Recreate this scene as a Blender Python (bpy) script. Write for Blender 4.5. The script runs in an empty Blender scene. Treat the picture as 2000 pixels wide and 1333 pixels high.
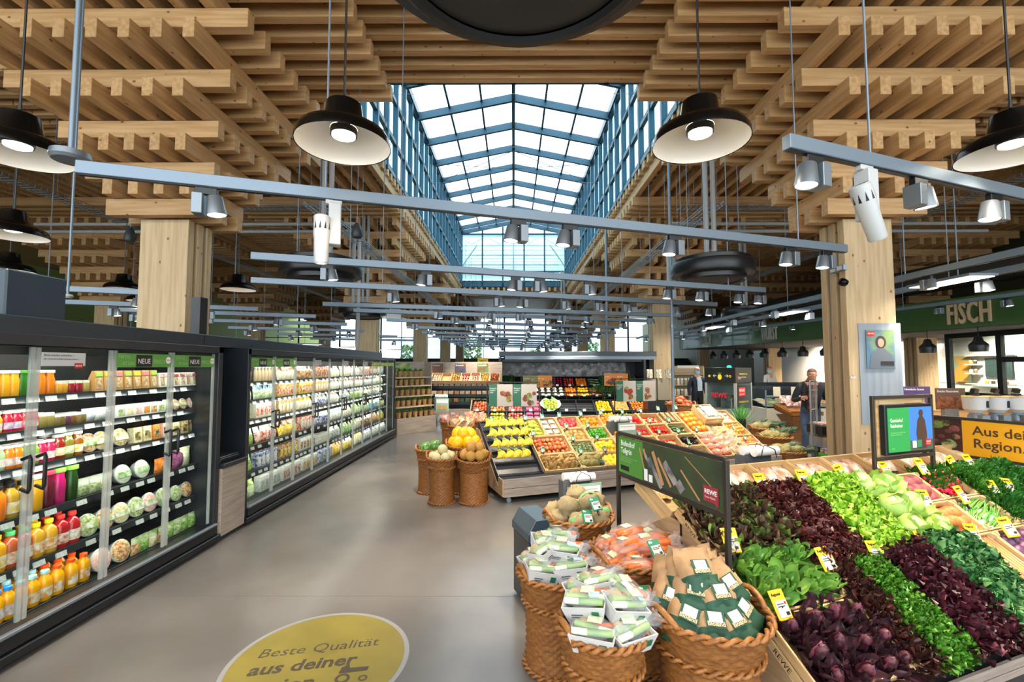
import bpy, bmesh, math, random
from mathutils import Vector, Matrix, Euler, noise
R = random.Random(7)
S = bpy.context.scene
COL = S.collection
pi = math.pi
# ------------------------------------------------------------ camera, sky, exposure
CAMZ, F = 1.8, 889.0
PITCH, YAW = math.radians(3.15), math.radians(0.19)
cam = bpy.data.cameras.new('camera'); cam.sensor_width = 36; cam.lens = 16.0; cam.clip_end = 300
camo = bpy.data.objects.new('camera', cam); COL.objects.link(camo)
camo.location = (0, 0, CAMZ); camo.rotation_euler = (pi / 2 + PITCH, 0, YAW)
S.camera = camo
S.view_settings.view_transform = 'Standard'
S.view_settings.look = 'None'
S.view_settings.gamma = 1.0
S.view_settings.exposure = 0.9
S.view_settings.use_curve_mapping = False
S.cycles.max_bounces = 5
S.cycles.diffuse_bounces = 3
S.cycles.glossy_bounces = 3
S.cycles.transmission_bounces = 4
S.cycles.transparent_max_bounces = 24
S.cycles.caustics_reflective = False
S.cycles.caustics_refractive = False
S.cycles.sample_clamp_indirect = 4.0
W = bpy.data.worlds.new('sky'); S.world = W; W.use_nodes = True
_bg = W.node_tree.nodes['Background']
_tc = W.node_tree.nodes.new('ShaderNodeTexCoord'); _ns = W.node_tree.nodes.new('ShaderNodeTexNoise')
_rp = W.node_tree.nodes.new('ShaderNodeValToRGB')
_ns.inputs['Scale'].default_value = 2.0
_rp.color_ramp.elements[0].color = (0.72, 0.86, 0.96, 1); _rp.color_ramp.elements[0].position = .3
_rp.color_ramp.elements[1].color = (0.95, 0.99, 1.0, 1); _rp.color_ramp.elements[1].position = .6
W.node_tree.links.new(_tc.outputs['Generated'], _ns.inputs['Vector'])
W.node_tree.links.new(_ns.outputs['Fac'], _rp.inputs['Fac'])
W.node_tree.links.new(_rp.outputs['Color'], _bg.inputs['Color'])
_bg.inputs['Strength'].default_value = 2.1
SPOT_W, PEND_W, FRIDGE_W, COUNTER_W = 130, 55, 1.0, 60      # lamp powers
# ------------------------------------------------------------ helpers
def ray(x, y):
 f = Vector((-math.sin(YAW) * math.cos(PITCH), math.cos(YAW) * math.cos(PITCH), math.sin(PITCH)))
 r = Vector((math.cos(YAW), math.sin(YAW), 0)); u = r.cross(f)
 return f + r * ((x - 1000) / F) - u * ((y - 666.5) / F)
def atY(x, y, Y):
 d = ray(x, y); return Vector((0, 0, CAMZ)) + d * (Y / d.y)
def atZ(x, y, z):
 d = ray(x, y); return Vector((0, 0, CAMZ)) + d * ((z - CAMZ) / d.z)
def lin(c):
 if isinstance(c, str):
  c = [int(c[i:i + 2], 16) / 255 for i in (0, 2, 4)]
 return tuple(((v + .055) / 1.055) ** 2.4 if v > .04045 else v / 12.92 for v in c) + (1,)
MATS = {}
def M(name, col='808080', rough=.5, metal=0., var=0., scale=6., rand=0., bump=0., bscale=30., spec=.5, emit=0., alpha=1., trans=0., col2=None, stretch=None, coat=0., hue=0., sss=0.):
 if name in MATS: return MATS[name]
 m = bpy.data.materials.new(name); m.use_nodes = True; MATS[name] = m
 nt = m.node_tree; N = nt.nodes; L = nt.links; p = N['Principled BSDF']
 p.inputs['Base Color'].default_value = lin(col); p.inputs['Roughness'].default_value = rough
 p.inputs['Metallic'].default_value = metal; p.inputs['Specular IOR Level'].default_value = spec
 p.inputs['Coat Weight'].default_value = coat
 if sss: p.inputs['Subsurface Weight'].default_value = sss; p.inputs['Subsurface Scale'].default_value = .01
 if trans: p.inputs['Transmission Weight'].default_value = trans
 if alpha < 1: p.inputs['Alpha'].default_value = alpha
 if emit:
  p.inputs['Emission Color'].default_value = lin(col); p.inputs['Emission Strength'].default_value = emit
 tex = None
 if var or col2 or bump:
  tc = N.new('ShaderNodeTexCoord'); mp = N.new('ShaderNodeMapping'); tex = N.new('ShaderNodeTexNoise')
  oi = N.new('ShaderNodeObjectInfo'); ad = N.new('ShaderNodeVectorMath'); ad.operation = 'MULTIPLY_ADD'
  L.new(tc.outputs['Object'], ad.inputs[0]); ad.inputs[1].default_value = (1, 1, 1)
  cx = N.new('ShaderNodeCombineXYZ'); ml = N.new('ShaderNodeMath'); ml.operation = 'MULTIPLY'; ml.inputs[1].default_value = 17
  L.new(oi.outputs['Random'], ml.inputs[0]); L.new(ml.outputs[0], cx.inputs[0]); L.new(ml.outputs[0], cx.inputs[1]); L.new(cx.outputs[0], ad.inputs[2])
  L.new(ad.outputs[0], mp.inputs['Vector']); L.new(mp.outputs[0], tex.inputs['Vector'])
  if stretch: mp.inputs['Scale'].default_value = stretch
  tex.inputs['Scale'].default_value = scale; tex.inputs['Detail'].default_value = 4
 src = None
 if var or col2:
  mx = N.new('ShaderNodeMix'); mx.data_type = 'RGBA'
  c = lin(col)
  c2 = lin(col2) if col2 else tuple(v * (1 - var) for v in c[:3]) + (1,)
  mx.inputs[6].default_value = c; mx.inputs[7].default_value = c2
  mr = N.new('ShaderNodeMapRange'); mr.inputs[1].default_value = .38; mr.inputs[2].default_value = .62
  L.new(tex.outputs['Fac'], mr.inputs[0]); L.new(mr.outputs[0], mx.inputs[0])
  src = mx.outputs[2]
 if rand or hue:
  oi = N.new('ShaderNodeObjectInfo'); hs = N.new('ShaderNodeHueSaturation')
  mr = N.new('ShaderNodeMapRange'); mr.inputs[3].default_value = 1 - rand; mr.inputs[4].default_value = 1 + rand * .6
  L.new(oi.outputs['Random'], mr.inputs[0]); L.new(mr.outputs[0], hs.inputs['Value'])
  if hue:
   m2 = N.new('ShaderNodeMapRange'); m2.inputs[3].default_value = .5 - hue; m2.inputs[4].default_value = .5 + hue
   w = N.new('ShaderNodeMath'); w.operation = 'FRACT'; k = N.new('ShaderNodeMath'); k.operation = 'MULTIPLY'; k.inputs[1].default_value = 7.31
   L.new(oi.outputs['Random'], k.inputs[0]); L.new(k.outputs[0], w.inputs[0]); L.new(w.outputs[0], m2.inputs[0]); L.new(m2.outputs[0], hs.inputs['Hue'])
  if src: L.new(src, hs.inputs['Color'])
  else: hs.inputs['Color'].default_value = lin(col)
  src = hs.outputs[0]
 if src: L.new(src, p.inputs['Base Color'])
 if bump:
  b = N.new('ShaderNodeBump'); b.inputs['Strength'].default_value = bump; b.inputs['Distance'].default_value = .01
  t2 = N.new('ShaderNodeTexNoise'); t2.inputs['Scale'].default_value = bscale; t2.inputs['Detail'].default_value = 3
  L.new(mp.outputs[0], t2.inputs['Vector']); L.new(t2.outputs['Fac'], b.inputs['Height']); L.new(b.outputs[0], p.inputs['Normal'])
 return m
def wood(name, c1, c2, knot=None, axis=0, gs=1., rand=.12, rough=.55):
 if name in MATS: return MATS[name]
 m = M(name, c1, rough=rough, col2=c2, scale=5 * gs, rand=rand, stretch=tuple(.25 if i == axis else 4 for i in range(3)))
 if knot:
  nt = m.node_tree; N = nt.nodes; L = nt.links
  mp = [n for n in N if n.type == 'MAPPING'][0]
  hs = [n for n in N if n.type == 'HUE_SAT'][0]
  ad = mp.inputs['Vector'].links[0].from_socket
  m3 = N.new('ShaderNodeMapping'); m3.inputs['Scale'].default_value = tuple(1.0 if i == axis else 1.5 for i in range(3))
  L.new(ad, m3.inputs['Vector'])
  v = N.new('ShaderNodeTexVoronoi'); v.inputs['Scale'].default_value = 4.2; L.new(m3.outputs[0], v.inputs['Vector'])
  mr = N.new('ShaderNodeMapRange'); mr.inputs[1].default_value = .07; mr.inputs[2].default_value = .12; mr.inputs[3].default_value = 1; mr.inputs[4].default_value = 0
  L.new(v.outputs['Distance'], mr.inputs[0])
  mx = N.new('ShaderNodeMix'); mx.data_type = 'RGBA'; mx.inputs[7].default_value = lin(knot)
  L.new(mr.outputs[0], mx.inputs[0]); L.new(hs.outputs[0], mx.inputs[6]); L.new(mx.outputs[2], N['Principled BSDF'].inputs['Base Color'])
 return m
def glassmat(name, tint='eef6f6', refl=.12, rough=.02):
 if name in MATS: return MATS[name]
 m = bpy.data.materials.new(name); m.use_nodes = True; MATS[name] = m
 nt = m.node_tree; N = nt.nodes; L = nt.links; N.remove(N['Principled BSDF'])
 t = N.new('ShaderNodeBsdfTransparent'); g = N.new('ShaderNodeBsdfGlossy'); x = N.new('ShaderNodeMixShader')
 f = N.new('ShaderNodeFresnel'); f.inputs['IOR'].default_value = 1.45; a = N.new('ShaderNodeMath'); a.operation = 'MULTIPLY'; a.inputs[1].default_value = refl / .12
 t.inputs['Color'].default_value = lin(tint); g.inputs['Roughness'].default_value = rough
 ge = N.new('ShaderNodeNewGeometry'); bk = N.new('ShaderNodeMath'); bk.operation = 'SUBTRACT'; bk.inputs[0].default_value = 1; m2 = N.new('ShaderNodeMath'); m2.operation = 'MULTIPLY'; m2.use_clamp = True
 L.new(ge.outputs['Backfacing'], bk.inputs[1]); L.new(f.outputs[0], a.inputs[0]); L.new(a.outputs[0], m2.inputs[0]); L.new(bk.outputs[0], m2.inputs[1]); L.new(m2.outputs[0], x.inputs[0]); L.new(t.outputs[0], x.inputs[1]); L.new(g.outputs[0], x.inputs[2])
 L.new(x.outputs[0], N['Material Output'].inputs['Surface'])
 return m
class MB:
 def __init__(s): s.v = []; s.f = []; s.m = []
 def add(s, V, Fc, mi=0, X=None):
  b = len(s.v)
  s.v += [tuple(X @ Vector(p)) for p in V] if X else [tuple(p) for p in V]
  s.f += [tuple(i + b for i in q) for q in Fc]; s.m += [mi] * len(Fc); return s
 def box(s, c, d, mi=0, rz=0., rx=0., ry=0.):
  x, y, z = d[0] / 2, d[1] / 2, d[2] / 2
  V = [(-x, -y, -z), (x, -y, -z), (x, y, -z), (-x, y, -z), (-x, -y, z), (x, -y, z), (x, y, z), (-x, y, z)]
  Q = [(0, 3, 2, 1), (4, 5, 6, 7), (0, 1, 5, 4), (1, 2, 6, 5), (2, 3, 7, 6), (3, 0, 4, 7)]
  return s.add(V, Q, mi, Matrix.Translation(c) @ Euler((rx, ry, rz)).to_matrix().to_4x4())
 def bx(s, x0, x1, y0, y1, z0, z1, mi=0):
  return s.box(((x0 + x1) / 2, (y0 + y1) / 2, (z0 + z1) / 2), (abs(x1 - x0), abs(y1 - y0), abs(z1 - z0)), mi)
 def bar(s, a, b, w, h, mi=0):
  a = Vector(a); b = Vector(b); d = b - a; q = d.to_track_quat('X', 'Z').to_matrix().to_4x4()
  l = d.length
  V = [(i * l, j * w / 2, k * h / 2) for i in (0, 1) for j in (-1, 1) for k in (-1, 1)]
  Q = [(0, 1, 3, 2), (4, 6, 7, 5), (0, 4, 5, 1), (2, 3, 7, 6), (0, 2, 6, 4), (1, 5, 7, 3)]
  return s.add(V, Q, mi, Matrix.Translation(a) @ q)
 def tube(s, P, r, n=8, mi=0, cap=True, closed=False):
  P = [Vector(p) for p in P]; k = len(P); rr = r if isinstance(r, (list, tuple)) else [r] * k
  V = []; Q = []; up = None
  for i in range(k):
   t = (P[(i + 1) % k] - P[i - 1]) if closed else (P[min(i + 1, k - 1)] - P[max(i - 1, 0)])
   t = t.normalized() if t.length > 1e-9 else Vector((0, 0, 1))
   if up is None: up = Vector((0, 0, 1)) if abs(t.z) < .9 else Vector((1, 0, 0))
   a = t.cross(up).normalized(); b = a.cross(t); up = b
   V += [P[i] + (a * math.cos(2 * pi * j / n) + b * math.sin(2 * pi * j / n)) * rr[i] for j in range(n)]
  for i in range(k if closed else k - 1):
   for j in range(n):
    i2 = (i + 1) % k
    Q.append((i * n + j, i * n + (j + 1) % n, i2 * n + (j + 1) % n, i2 * n + j))
  if cap and not closed: Q += [tuple(range(n))[::-1], tuple((k - 1) * n + j for j in range(n))]
  return s.add(V, Q, mi)
 def lathe(s, prof, n=16, mi=0, X=None, wob=None, cap=False):
  V = []; Q = []; k = len(prof)
  for i, (r, z) in enumerate(prof):
   for j in range(n):
    a = 2 * pi * j / n; q = r * (wob(a, i) if wob else 1)
    V.append((q * math.cos(a), q * math.sin(a), z))
  for i in range(k - 1):
   for j in range(n): Q.append((i * n + j, i * n + (j + 1) % n, (i + 1) * n + (j + 1) % n, (i + 1) * n + j))
  if cap and prof[0][0] > 0: Q.append(tuple(range(n))[::-1])
  if cap and prof[-1][0] > 0: Q.append(tuple((k - 1) * n + j for j in range(n)))
  return s.add(V, Q, mi, X)
 def prism(s, P, y0, y1, mi=0, X=None):      # outline in x,z extruded along y
  n = len(P); V = [(p[0], y0, p[1]) for p in P] + [(p[0], y1, p[1]) for p in P]
  Q = [tuple(range(n)), tuple(range(n, 2 * n))[::-1]] + [(i, i + n, (i + 1) % n + n, (i + 1) % n) for i in range(n)]
  return s.add(V, Q, mi, X)
 def mesh(s, name, mats, smooth=False, bev=0, recalc=True):
  me = bpy.data.meshes.new(name); me.from_pydata(s.v, [], s.f)
  mats = mats if isinstance(mats, (list, tuple)) else [mats]
  for q in mats: me.materials.append(q)
  if len(mats) > 1: me.polygons.foreach_set('material_index', s.m)
  if bev or recalc:
   b = bmesh.new(); b.from_mesh(me)
   if recalc: bmesh.ops.recalc_face_normals(b, faces=b.faces)
   if bev: bmesh.ops.bevel(b, geom=b.edges[:], offset=bev, segments=1, affect='EDGES')
   b.to_mesh(me); b.free()
  if smooth: me.polygons.foreach_set('use_smooth', [True] * len(me.polygons))
  if smooth == 2:
   try: me.set_sharp_from_angle(angle=math.radians(40))
   except Exception: pass
  return me
def ob(name, me=None, par=None, loc=(0, 0, 0), rot=(0, 0, 0), sc=None, label=None, cat=None, group=None, kind=None):
 o = bpy.data.objects.new(name, me); COL.objects.link(o)
 o.location = loc; o.rotation_euler = rot
 if sc is not None: o.scale = (sc, sc, sc) if isinstance(sc, (int, float)) else sc
 if par: o.parent = par
 if label: o['label'] = label
 if cat: o['category'] = cat
 if group: o['group'] = group
 if kind: o['kind'] = kind
 return o
CH = {}
def kids(o):
 return [c for c in CH.get(o.name, [])]
def dup(o, par=None, **k):
 c = o.copy(); COL.objects.link(c); c.parent = par
 for q in list(o.children): dup(q, c)
 for a, v in k.items():
  if a == 'loc': c.location = v
  elif a == 'rot': c.rotation_euler = v
  elif a == 'sc': c.scale = (v, v, v) if isinstance(v, (int, float)) else v
  elif v: c[a] = v
 return c
TXT = {}
def text(s, size, mat, par, loc, rot, name='lettering', align='LEFT', ext=0., bold=0., shear=0., spacing=1., label=None, sc=None):
 key = (s, size, mat.name, align, ext, bold, shear, spacing)
 me = TXT.get(key)
 if me is None:
  c = bpy.data.curves.new(name, 'FONT'); c.body = s; c.size = size; c.align_x = align; c.extrude = ext; c.offset = bold; c.shear = shear
  c.space_character = spacing; c.resolution_u = 2
  t = bpy.data.objects.new('t', c)
  me = t.to_mesh().copy(); me.name = name; t.to_mesh_clear()
  bpy.data.objects.remove(t); bpy.data.curves.remove(c)
  me.materials.clear(); me.materials.append(mat); TXT[key] = me
 return ob(name, me, par, loc, rot, sc=sc, label=label)
MC = {}
def cached(key, fn):
 if key not in MC: MC[key] = fn()
 return MC[key]
def spot(loc, target, watt, size=1.0, blend=.6, col=(1, .86, .68), rad=.05, par=None):
 l = bpy.data.lights.new('lamp', 'SPOT'); l.energy = watt; l.spot_size = size; l.spot_blend = blend; l.color = col; l.shadow_soft_size = rad
 o = bpy.data.objects.new('lamp', l); COL.objects.link(o); o.location = loc
 o.rotation_euler = (Vector(target) - Vector(loc)).to_track_quat('-Z', 'Y').to_euler(); return o
def ebox(name, x0, x1, y0, y1, z0, z1, mat, par=None, bev=0, **k):
 b = MB().bx(x0, x1, y0, y1, z0, z1); return ob(name, b.mesh(name, mat, bev=bev), par, **k)
NTH = ['first', 'second', 'third', 'fourth', 'fifth', 'sixth', 'seventh', 'eighth', 'ninth', 'tenth', 'eleventh', 'twelfth', 'thirteenth', 'fourteenth', 'fifteenth', 'sixteenth', 'seventeenth', 'eighteenth']
# shared materials
WD = wood('timber', 'c9a170', 'b58a57', '75502f')
WDZ = wood('timber upright', 'ccb28a', 'bc9e74', '7d5a38', axis=2)
DECK = wood('roof deck', 'c09b6c', 'ab875a', rand=.05)
STEEL = M('blue grey steel', '365a6d', rough=.4, metal=.3)
ALU = M('brushed aluminium', '7f8d9a', rough=.45, metal=.45)
ALUD = M('grey lamp metal', '858d94', rough=.4, metal=.6)
BLK = M('black metal', '15171a', rough=.35)
BLKG = M('black gloss enamel', '080808', rough=.18, spec=.2)
ANTH = M('anthracite panel', '23282e', rough=.3)
WHITE = M('white enamel', 'f0ece4', rough=.3)
WHT2 = M('white plastic', 'c6c7c6', rough=.45)
LAMP = M('warm lamp glow', 'fff0d8', emit=14)
LAMP2 = M('spot lens glow', 'fff2dd', emit=5)
GLASS = glassmat('clear glass')
GLASSR = glassmat('roof glass', 'f4fbff', refl=.06)
GLASSB = glassmat('tinted side glass', 'c8e1e9', refl=.1)
GREYW = wood('grey oak laminate', 'a89a8c', '93857a', axis=0, gs=2, rand=.03)
GREYWY = wood('grey oak crosswise', 'a89a8c', '93857a', axis=1, gs=2, rand=.03)
GREYWZ = wood('grey oak upright', 'a89a8c', '93857a', axis=2, gs=2, rand=.03)
# ------------------------------------------------------------ setting: floor, walls, roof deck
def floor_mat():
 m = M('polished concrete', '7b7672', rough=.2, col2='6b6763', scale=.9, bump=.03, bscale=40, spec=.5)
 return m
ebox('floor', -26, 22, -7, 62, -.2, 0, floor_mat(), kind='structure')
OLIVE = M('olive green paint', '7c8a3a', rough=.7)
PALE = M('white ceramic tile', 'e4dfd6', rough=.35)
CHAR = M('charcoal wall', '2a2c2e', rough=.6)
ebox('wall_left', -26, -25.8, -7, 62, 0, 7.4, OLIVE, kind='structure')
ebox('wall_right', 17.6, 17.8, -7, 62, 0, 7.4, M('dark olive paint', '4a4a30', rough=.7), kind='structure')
# roof deck with the atrium opening (X +-3.35, Y 8..29.6)
DZ = 7.22
b = MB()
b.bx(-26, -3.45, -2.5, 52, DZ, DZ + .2); b.bx(3.45, 20, -2.5, 52, DZ, DZ + .2)
b.bx(-3.45, 3.45, -2.5, 8.05, DZ, DZ + .2); b.bx(-3.45, 3.45, 29.7, 52, DZ, DZ + .2)
ceil = ob('ceiling', b.mesh('ceiling', DECK), kind='structure')
def beam_mesh(L, w=.14, h=.24):
 L = round(L, 2)
 return cached(('beam', L, w, h), lambda: MB().box((0, 0, 0), (L, w, h)).mesh('beam', WD, bev=.004))
def beams_for(cx, cy, inner):
 """list of (x0,x1,y0,y1,z,dir) boxes of one timber tree; inner = +1 when the atrium lies on +X"""
 out = []
 XL = {0: .72, 2: .93, 4: 1.12, 6: 1.5, 8: 1.97, 10: 3.1, 12: 4.65}
 YP = {0: .40, 2: .52, 4: .75, 6: 1.12, 8: 1.55, 10: 3.3, 12: 4.6}
 XP = {1: .55, 3: .7, 5: .97, 7: 1.36, 9: 1.88, 11: 3.6}
 YL = {1: .65, 3: .96, 5: 1.4, 7: 1.78, 9: 2.3, 11: 4.65}
 for k in range(13):
  z = 4.0 + .245 * k + .12
  if k % 2 == 0:
   n = max(2, round(2 * YP[k] / .37) + 1)
   if k >= 10: n = round(2 * YP[k] / .36) + 1
   for i in range(n):
    y = cy - YP[k] + 2 * YP[k] * i / (n - 1)
    li = XL[k]
    if inner:
     near = abs(cx) - 3.38
     if y > 7.9: li = min(li, near - (12 - k) * .03)
     elif k == 12: li = 2.7
    a, c = cx - XL[k], cx + XL[k]
    if inner == 1: c = cx + li
    if inner == -1: a = cx - li
    if k == 12:
     if not (c > a): continue
    out.append((a, c, y, y, z, 0, k))
  else:
   n = max(2, round(2 * XP[k] / .37) + 1)
   for i in range(n):
    x = cx - XP[k] + 2 * XP[k] * i / (n - 1)
    y0, y1 = cy - YL[k], cy + YL[k]
    if inner and (x - cx) * inner > abs(cx) - 3.45: continue
    out.append((x, x, y0, y1, z, 1, k))
 return out
def tree(cx, cy, inner, single, label):
 root = ob('timber_column', None, None, (cx, cy, 0), label=label, cat='column', group=None)
 for i in range(3):
  w = .72
  y = (i - 1) * .205
  me = cached(('plank', i == 1), lambda: MB().bx(-w / 2, w / 2, -.065, .065, 0, 3.995).mesh('plank', WDZ, bev=.004))
  ob('plank', me, root, (0, y, 0))
 s = inner if inner else 1
 for y in (-.1, .105):
  me = cached('conduit', lambda: MB().tube([(0, 0, .6), (0, 0, 3.99)], .016, 8).mesh('conduit', ALU, smooth=2))
  ob('conduit', me, root, (s * (.3 if y < 0 else .32), y, 0))
 bs = beams_for(cx, cy, inner)
 if single:
  for (a, c, y0, y1, z, d, k) in bs:
   if d == 0: ob('beam', beam_mesh(c - a), root, ((a + c) / 2 - cx, y0 - cy, z))
   else: ob('beam', beam_mesh(y1 - y0), root, (a - cx, (y0 + y1) / 2 - cy, z), (0, 0, pi / 2))
 else:
  b = MB(); b2 = MB()
  for (a, c, y0, y1, z, d, k) in bs:
   if d == 0: b.box(((a + c) / 2 - cx, y0 - cy, z), (c - a, .14, .24))
   else: b.box((a - cx, (y0 + y1) / 2 - cy, z), (.14, y1 - y0, .24))
  ob('beam_stack', b.mesh('beam_stack', WD), root, kind='stuff')
 return root
WHERE = ['nearest', 'second', 'third', 'fourth', 'fifth']
CY = [6.97 + 9.3 * i for i in range(5)]
for i, cy in enumerate(CY):
 for s in (-1, 1):
  side = 'refrigerator' if s < 0 else 'meat counter'
  tree(5.28 if s > 0 else -5.23, cy, -s, i < 2, f'{WHERE[i]} timber column with stepped beams on the {side} side of the atrium')
for i, cy in enumerate(CY[:4]):
 for s in (-1, 1):
  side = 'olive wall behind the refrigerators' if s < 0 else 'back wall behind the meat counter'
  tree(s * 14.5, cy, 0, False, f'{WHERE[i]} outer timber column near the {side}')
# beams crossing the aisle in front of the skylight
for i in range(8):
 y = 8.0 - .36 * i - .07
 ob('beam', beam_mesh(6.4), ceil, (0, y, 4.0 + .245 * 12 + .12))
b = MB()
for i in range(14): b.box((0, 30 + .36 * i, 4.0 + .245 * 12 + .12), (6.6, .14, .24))
for i in range(18): b.box((-3.2 + .37 * i, 29.75, 4.0 + .245 * 11 + .12), (.14, .5, .24))
b.box((0, 29.8, 4.0 + .245 * 10 + .12), (6.8, .14, .24))
ob('far_beam_rows', b.mesh('far_beam_rows', WD), ceil, kind='stuff')
b = MB()
for y in [-.5 + .36 * i for i in range(14)]: b.box((0, y, 4.0 + .245 * 12 + .12), (6.4, .14, .24))
ob('rear_beam_rows', b.mesh('rear_beam_rows', WD), ceil, kind='stuff')
# ------------------------------------------------------------ glazed atrium roof
AX, AY0, AY1, ZE, ZA = 3.42, 8.15, 29.6, 10.6, 11.3
at = ob('skylight', None, None, (0, 0, 0), label='long gabled glass skylight with blue grey steel frames above the produce aisle', cat='skylight')
rh = 1.86
ys = [8.2 + rh * i for i in range(12)] + [AY1]
rafter = None
for s in (-1, 1):
 for y in ys:
  b = MB(); b.bar((s * AX, y, ZE), (0, y, ZA), .11, .26); ob('rafter', b.mesh('rafter', STEEL), at)
 for t in (0, .34, .67):
  b = MB(); b.bar((s * AX * (1 - t), AY0, ZE + (ZA - ZE) * t + .1), (s * AX * (1 - t), AY1, ZE + (ZA - ZE) * t + .1), .07 if t else .2, .1 if t else .24); ob('purlin', b.mesh('purlin', STEEL), at)
 for i in range(len(ys) - 1):
  for j in range(3):
   t0, t1 = [(0, .34), (.34, .67), (.67, 1)][j]
   P = [(s * AX * (1 - t), y, ZE + (ZA - ZE) * t + .2) for t, y in ((t0, ys[i]), (t1, ys[i]), (t1, ys[i + 1]), (t0, ys[i + 1]))]
   b = MB(); b.add(P + [(x, y, z + .02) for x, y, z in P], [(0, 1, 2, 3), (7, 6, 5, 4), (0, 4, 5, 1), (1, 5, 6, 2), (2, 6, 7, 3), (3, 7, 4, 0)])
   ob('pane', b.mesh('pane', GLASSR), at)
 for y in [8.2 + rh / 2 * i for i in range(24)]:
  ob('post', cached('apost', lambda: MB().bx(-.07, .07, -.05, .05, 7.1, ZE).mesh('post', STEEL)), at, (s * AX, y, 0))
 for z in (7.2, 8.2, 9.4, ZE - .02):
  b = MB().bx(s * AX - .05, s * AX + .05, AY0, AY1, z - .06, z + .06); ob('side_rail', b.mesh('side_rail', STEEL), at)
 for i in range(23):
  y = 8.2 + rh / 2 * i
  ob('pane', cached('aspane', lambda: MB().bx(-.01, .01, 0, rh / 2, 7.2, ZE).mesh('pane', GLASSB)), at, (s * (AX + .03), y, 0))
b = MB().bar((0, AY0, ZA), (0, AY1, ZA), .12, .22); ob('ridge', b.mesh('ridge', STEEL), at)
for y in (AY0 - .05, AY1 + .05):
 for x in ([-3.4, -2.05, -.7, .7, 2.05, 3.4] if y > 20 else [-3.4, -1.7, 0, 1.7, 3.4]):
  ob('post', cached(('gpost', abs(x) > 3), lambda: MB().bx(-.05, .05, -.05, .05, 7.0, ZE + .4 * (abs(x) < 3)).mesh('post', STEEL)), at, (x, y, 0))
 for z in (7.25, 8.0, ZE - .1):
  b = MB().bx(-AX, AX, y - .05, y + .05, z - .05 - (.2 if z < 7.5 else 0), z + .05); ob('end_rail', b.mesh('end_rail', STEEL), at)
 b = MB().prism([(-AX, 7.2), (AX, 7.2), (AX, ZE), (0, ZA), (-AX, ZE)], y - .01, y + .01); ob('pane', b.mesh('pane', GLASSB), at)
for i in range(6):     # sprinkler/bracing wires across
 y = 12 + 3 * i
 b = MB().tube([(-AX, y, 9.2), (AX, y, 9.2)], .006, 5); ob('tie_wire', b.mesh('tie_wire', ALU), at)
for s in (-1, 1):
 b = MB().tube([(s * AX, 19.4, ZE), (0, 21.2, ZA - .1)], .014, 5); ob('tie_rod', b.mesh('tie_rod', STEEL), at)
 b = MB().tube([(0, 19.4, ZA - .1), (s * AX, 21.2, ZE)], .014, 5); ob('tie_rod', b.mesh('tie_rod', STEEL), at)
# roof-top greenhouse seen through the glass
gh = ob('greenhouse', None, None, (0, 31, 7.4), label='white framed rooftop greenhouse beyond the far end of the skylight', cat='greenhouse')
GW = M('white greenhouse frame', 'dfe8ea', rough=.4)
for j in range(5):
 y = 1.5 + 4 * j
 b = MB()
 for x in [-12 + 4 * i for i in range(7)]: b.bx(x - .05, x + .05, y - .05, y + .05, .02, 4.2)
 for z in (1.0, 1.7, 2.4, 3.1, 3.8): b.bx(-12, 12, y - .03, y + .03, z - .05, z + .05)
 for i in range(12):
  b.bar((-12 + 2 * i, y, 3.8), (-11 + 2 * i, y, 3.2), .05, .05); b.bar((-11 + 2 * i, y, 3.2), (-10 + 2 * i, y, 3.8), .05, .05)
 ob('truss', b.mesh('truss', GW), gh)
b = MB()
for s in (-1, 1): b.bar((s * 4.6, 1, 0.1), (s * 2.6, 1, 3.0), .25, .05)
ob('curtain', b.mesh('curtain', M('greenhouse screen', 'b9d3d2', rough=.7)), gh)
for s in (-1, 1):       # greenhouse frames flanking the atrium
 g = ob('greenhouse', None, None, (s * 6.5, 8.5, 7.45), label='white framed rooftop greenhouse beside the skylight above the ' + ('refrigerators' if s < 0 else 'meat counter side'), cat='greenhouse')
 b = MB()
 for y in [2.0 * i for i in range(11)]:
  b.bx(-.05, .05, y - .05, y + .05, 0, 4); b.bar((0, y, 3.2), (s * 3, y, 4.4), .06, .06)
 for z in (1.2, 2.2, 3.2): b.bx(-.03, .03, 0, 20, z - .04, z + .04)
 ob('truss', b.mesh('truss', GW), g)
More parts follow.
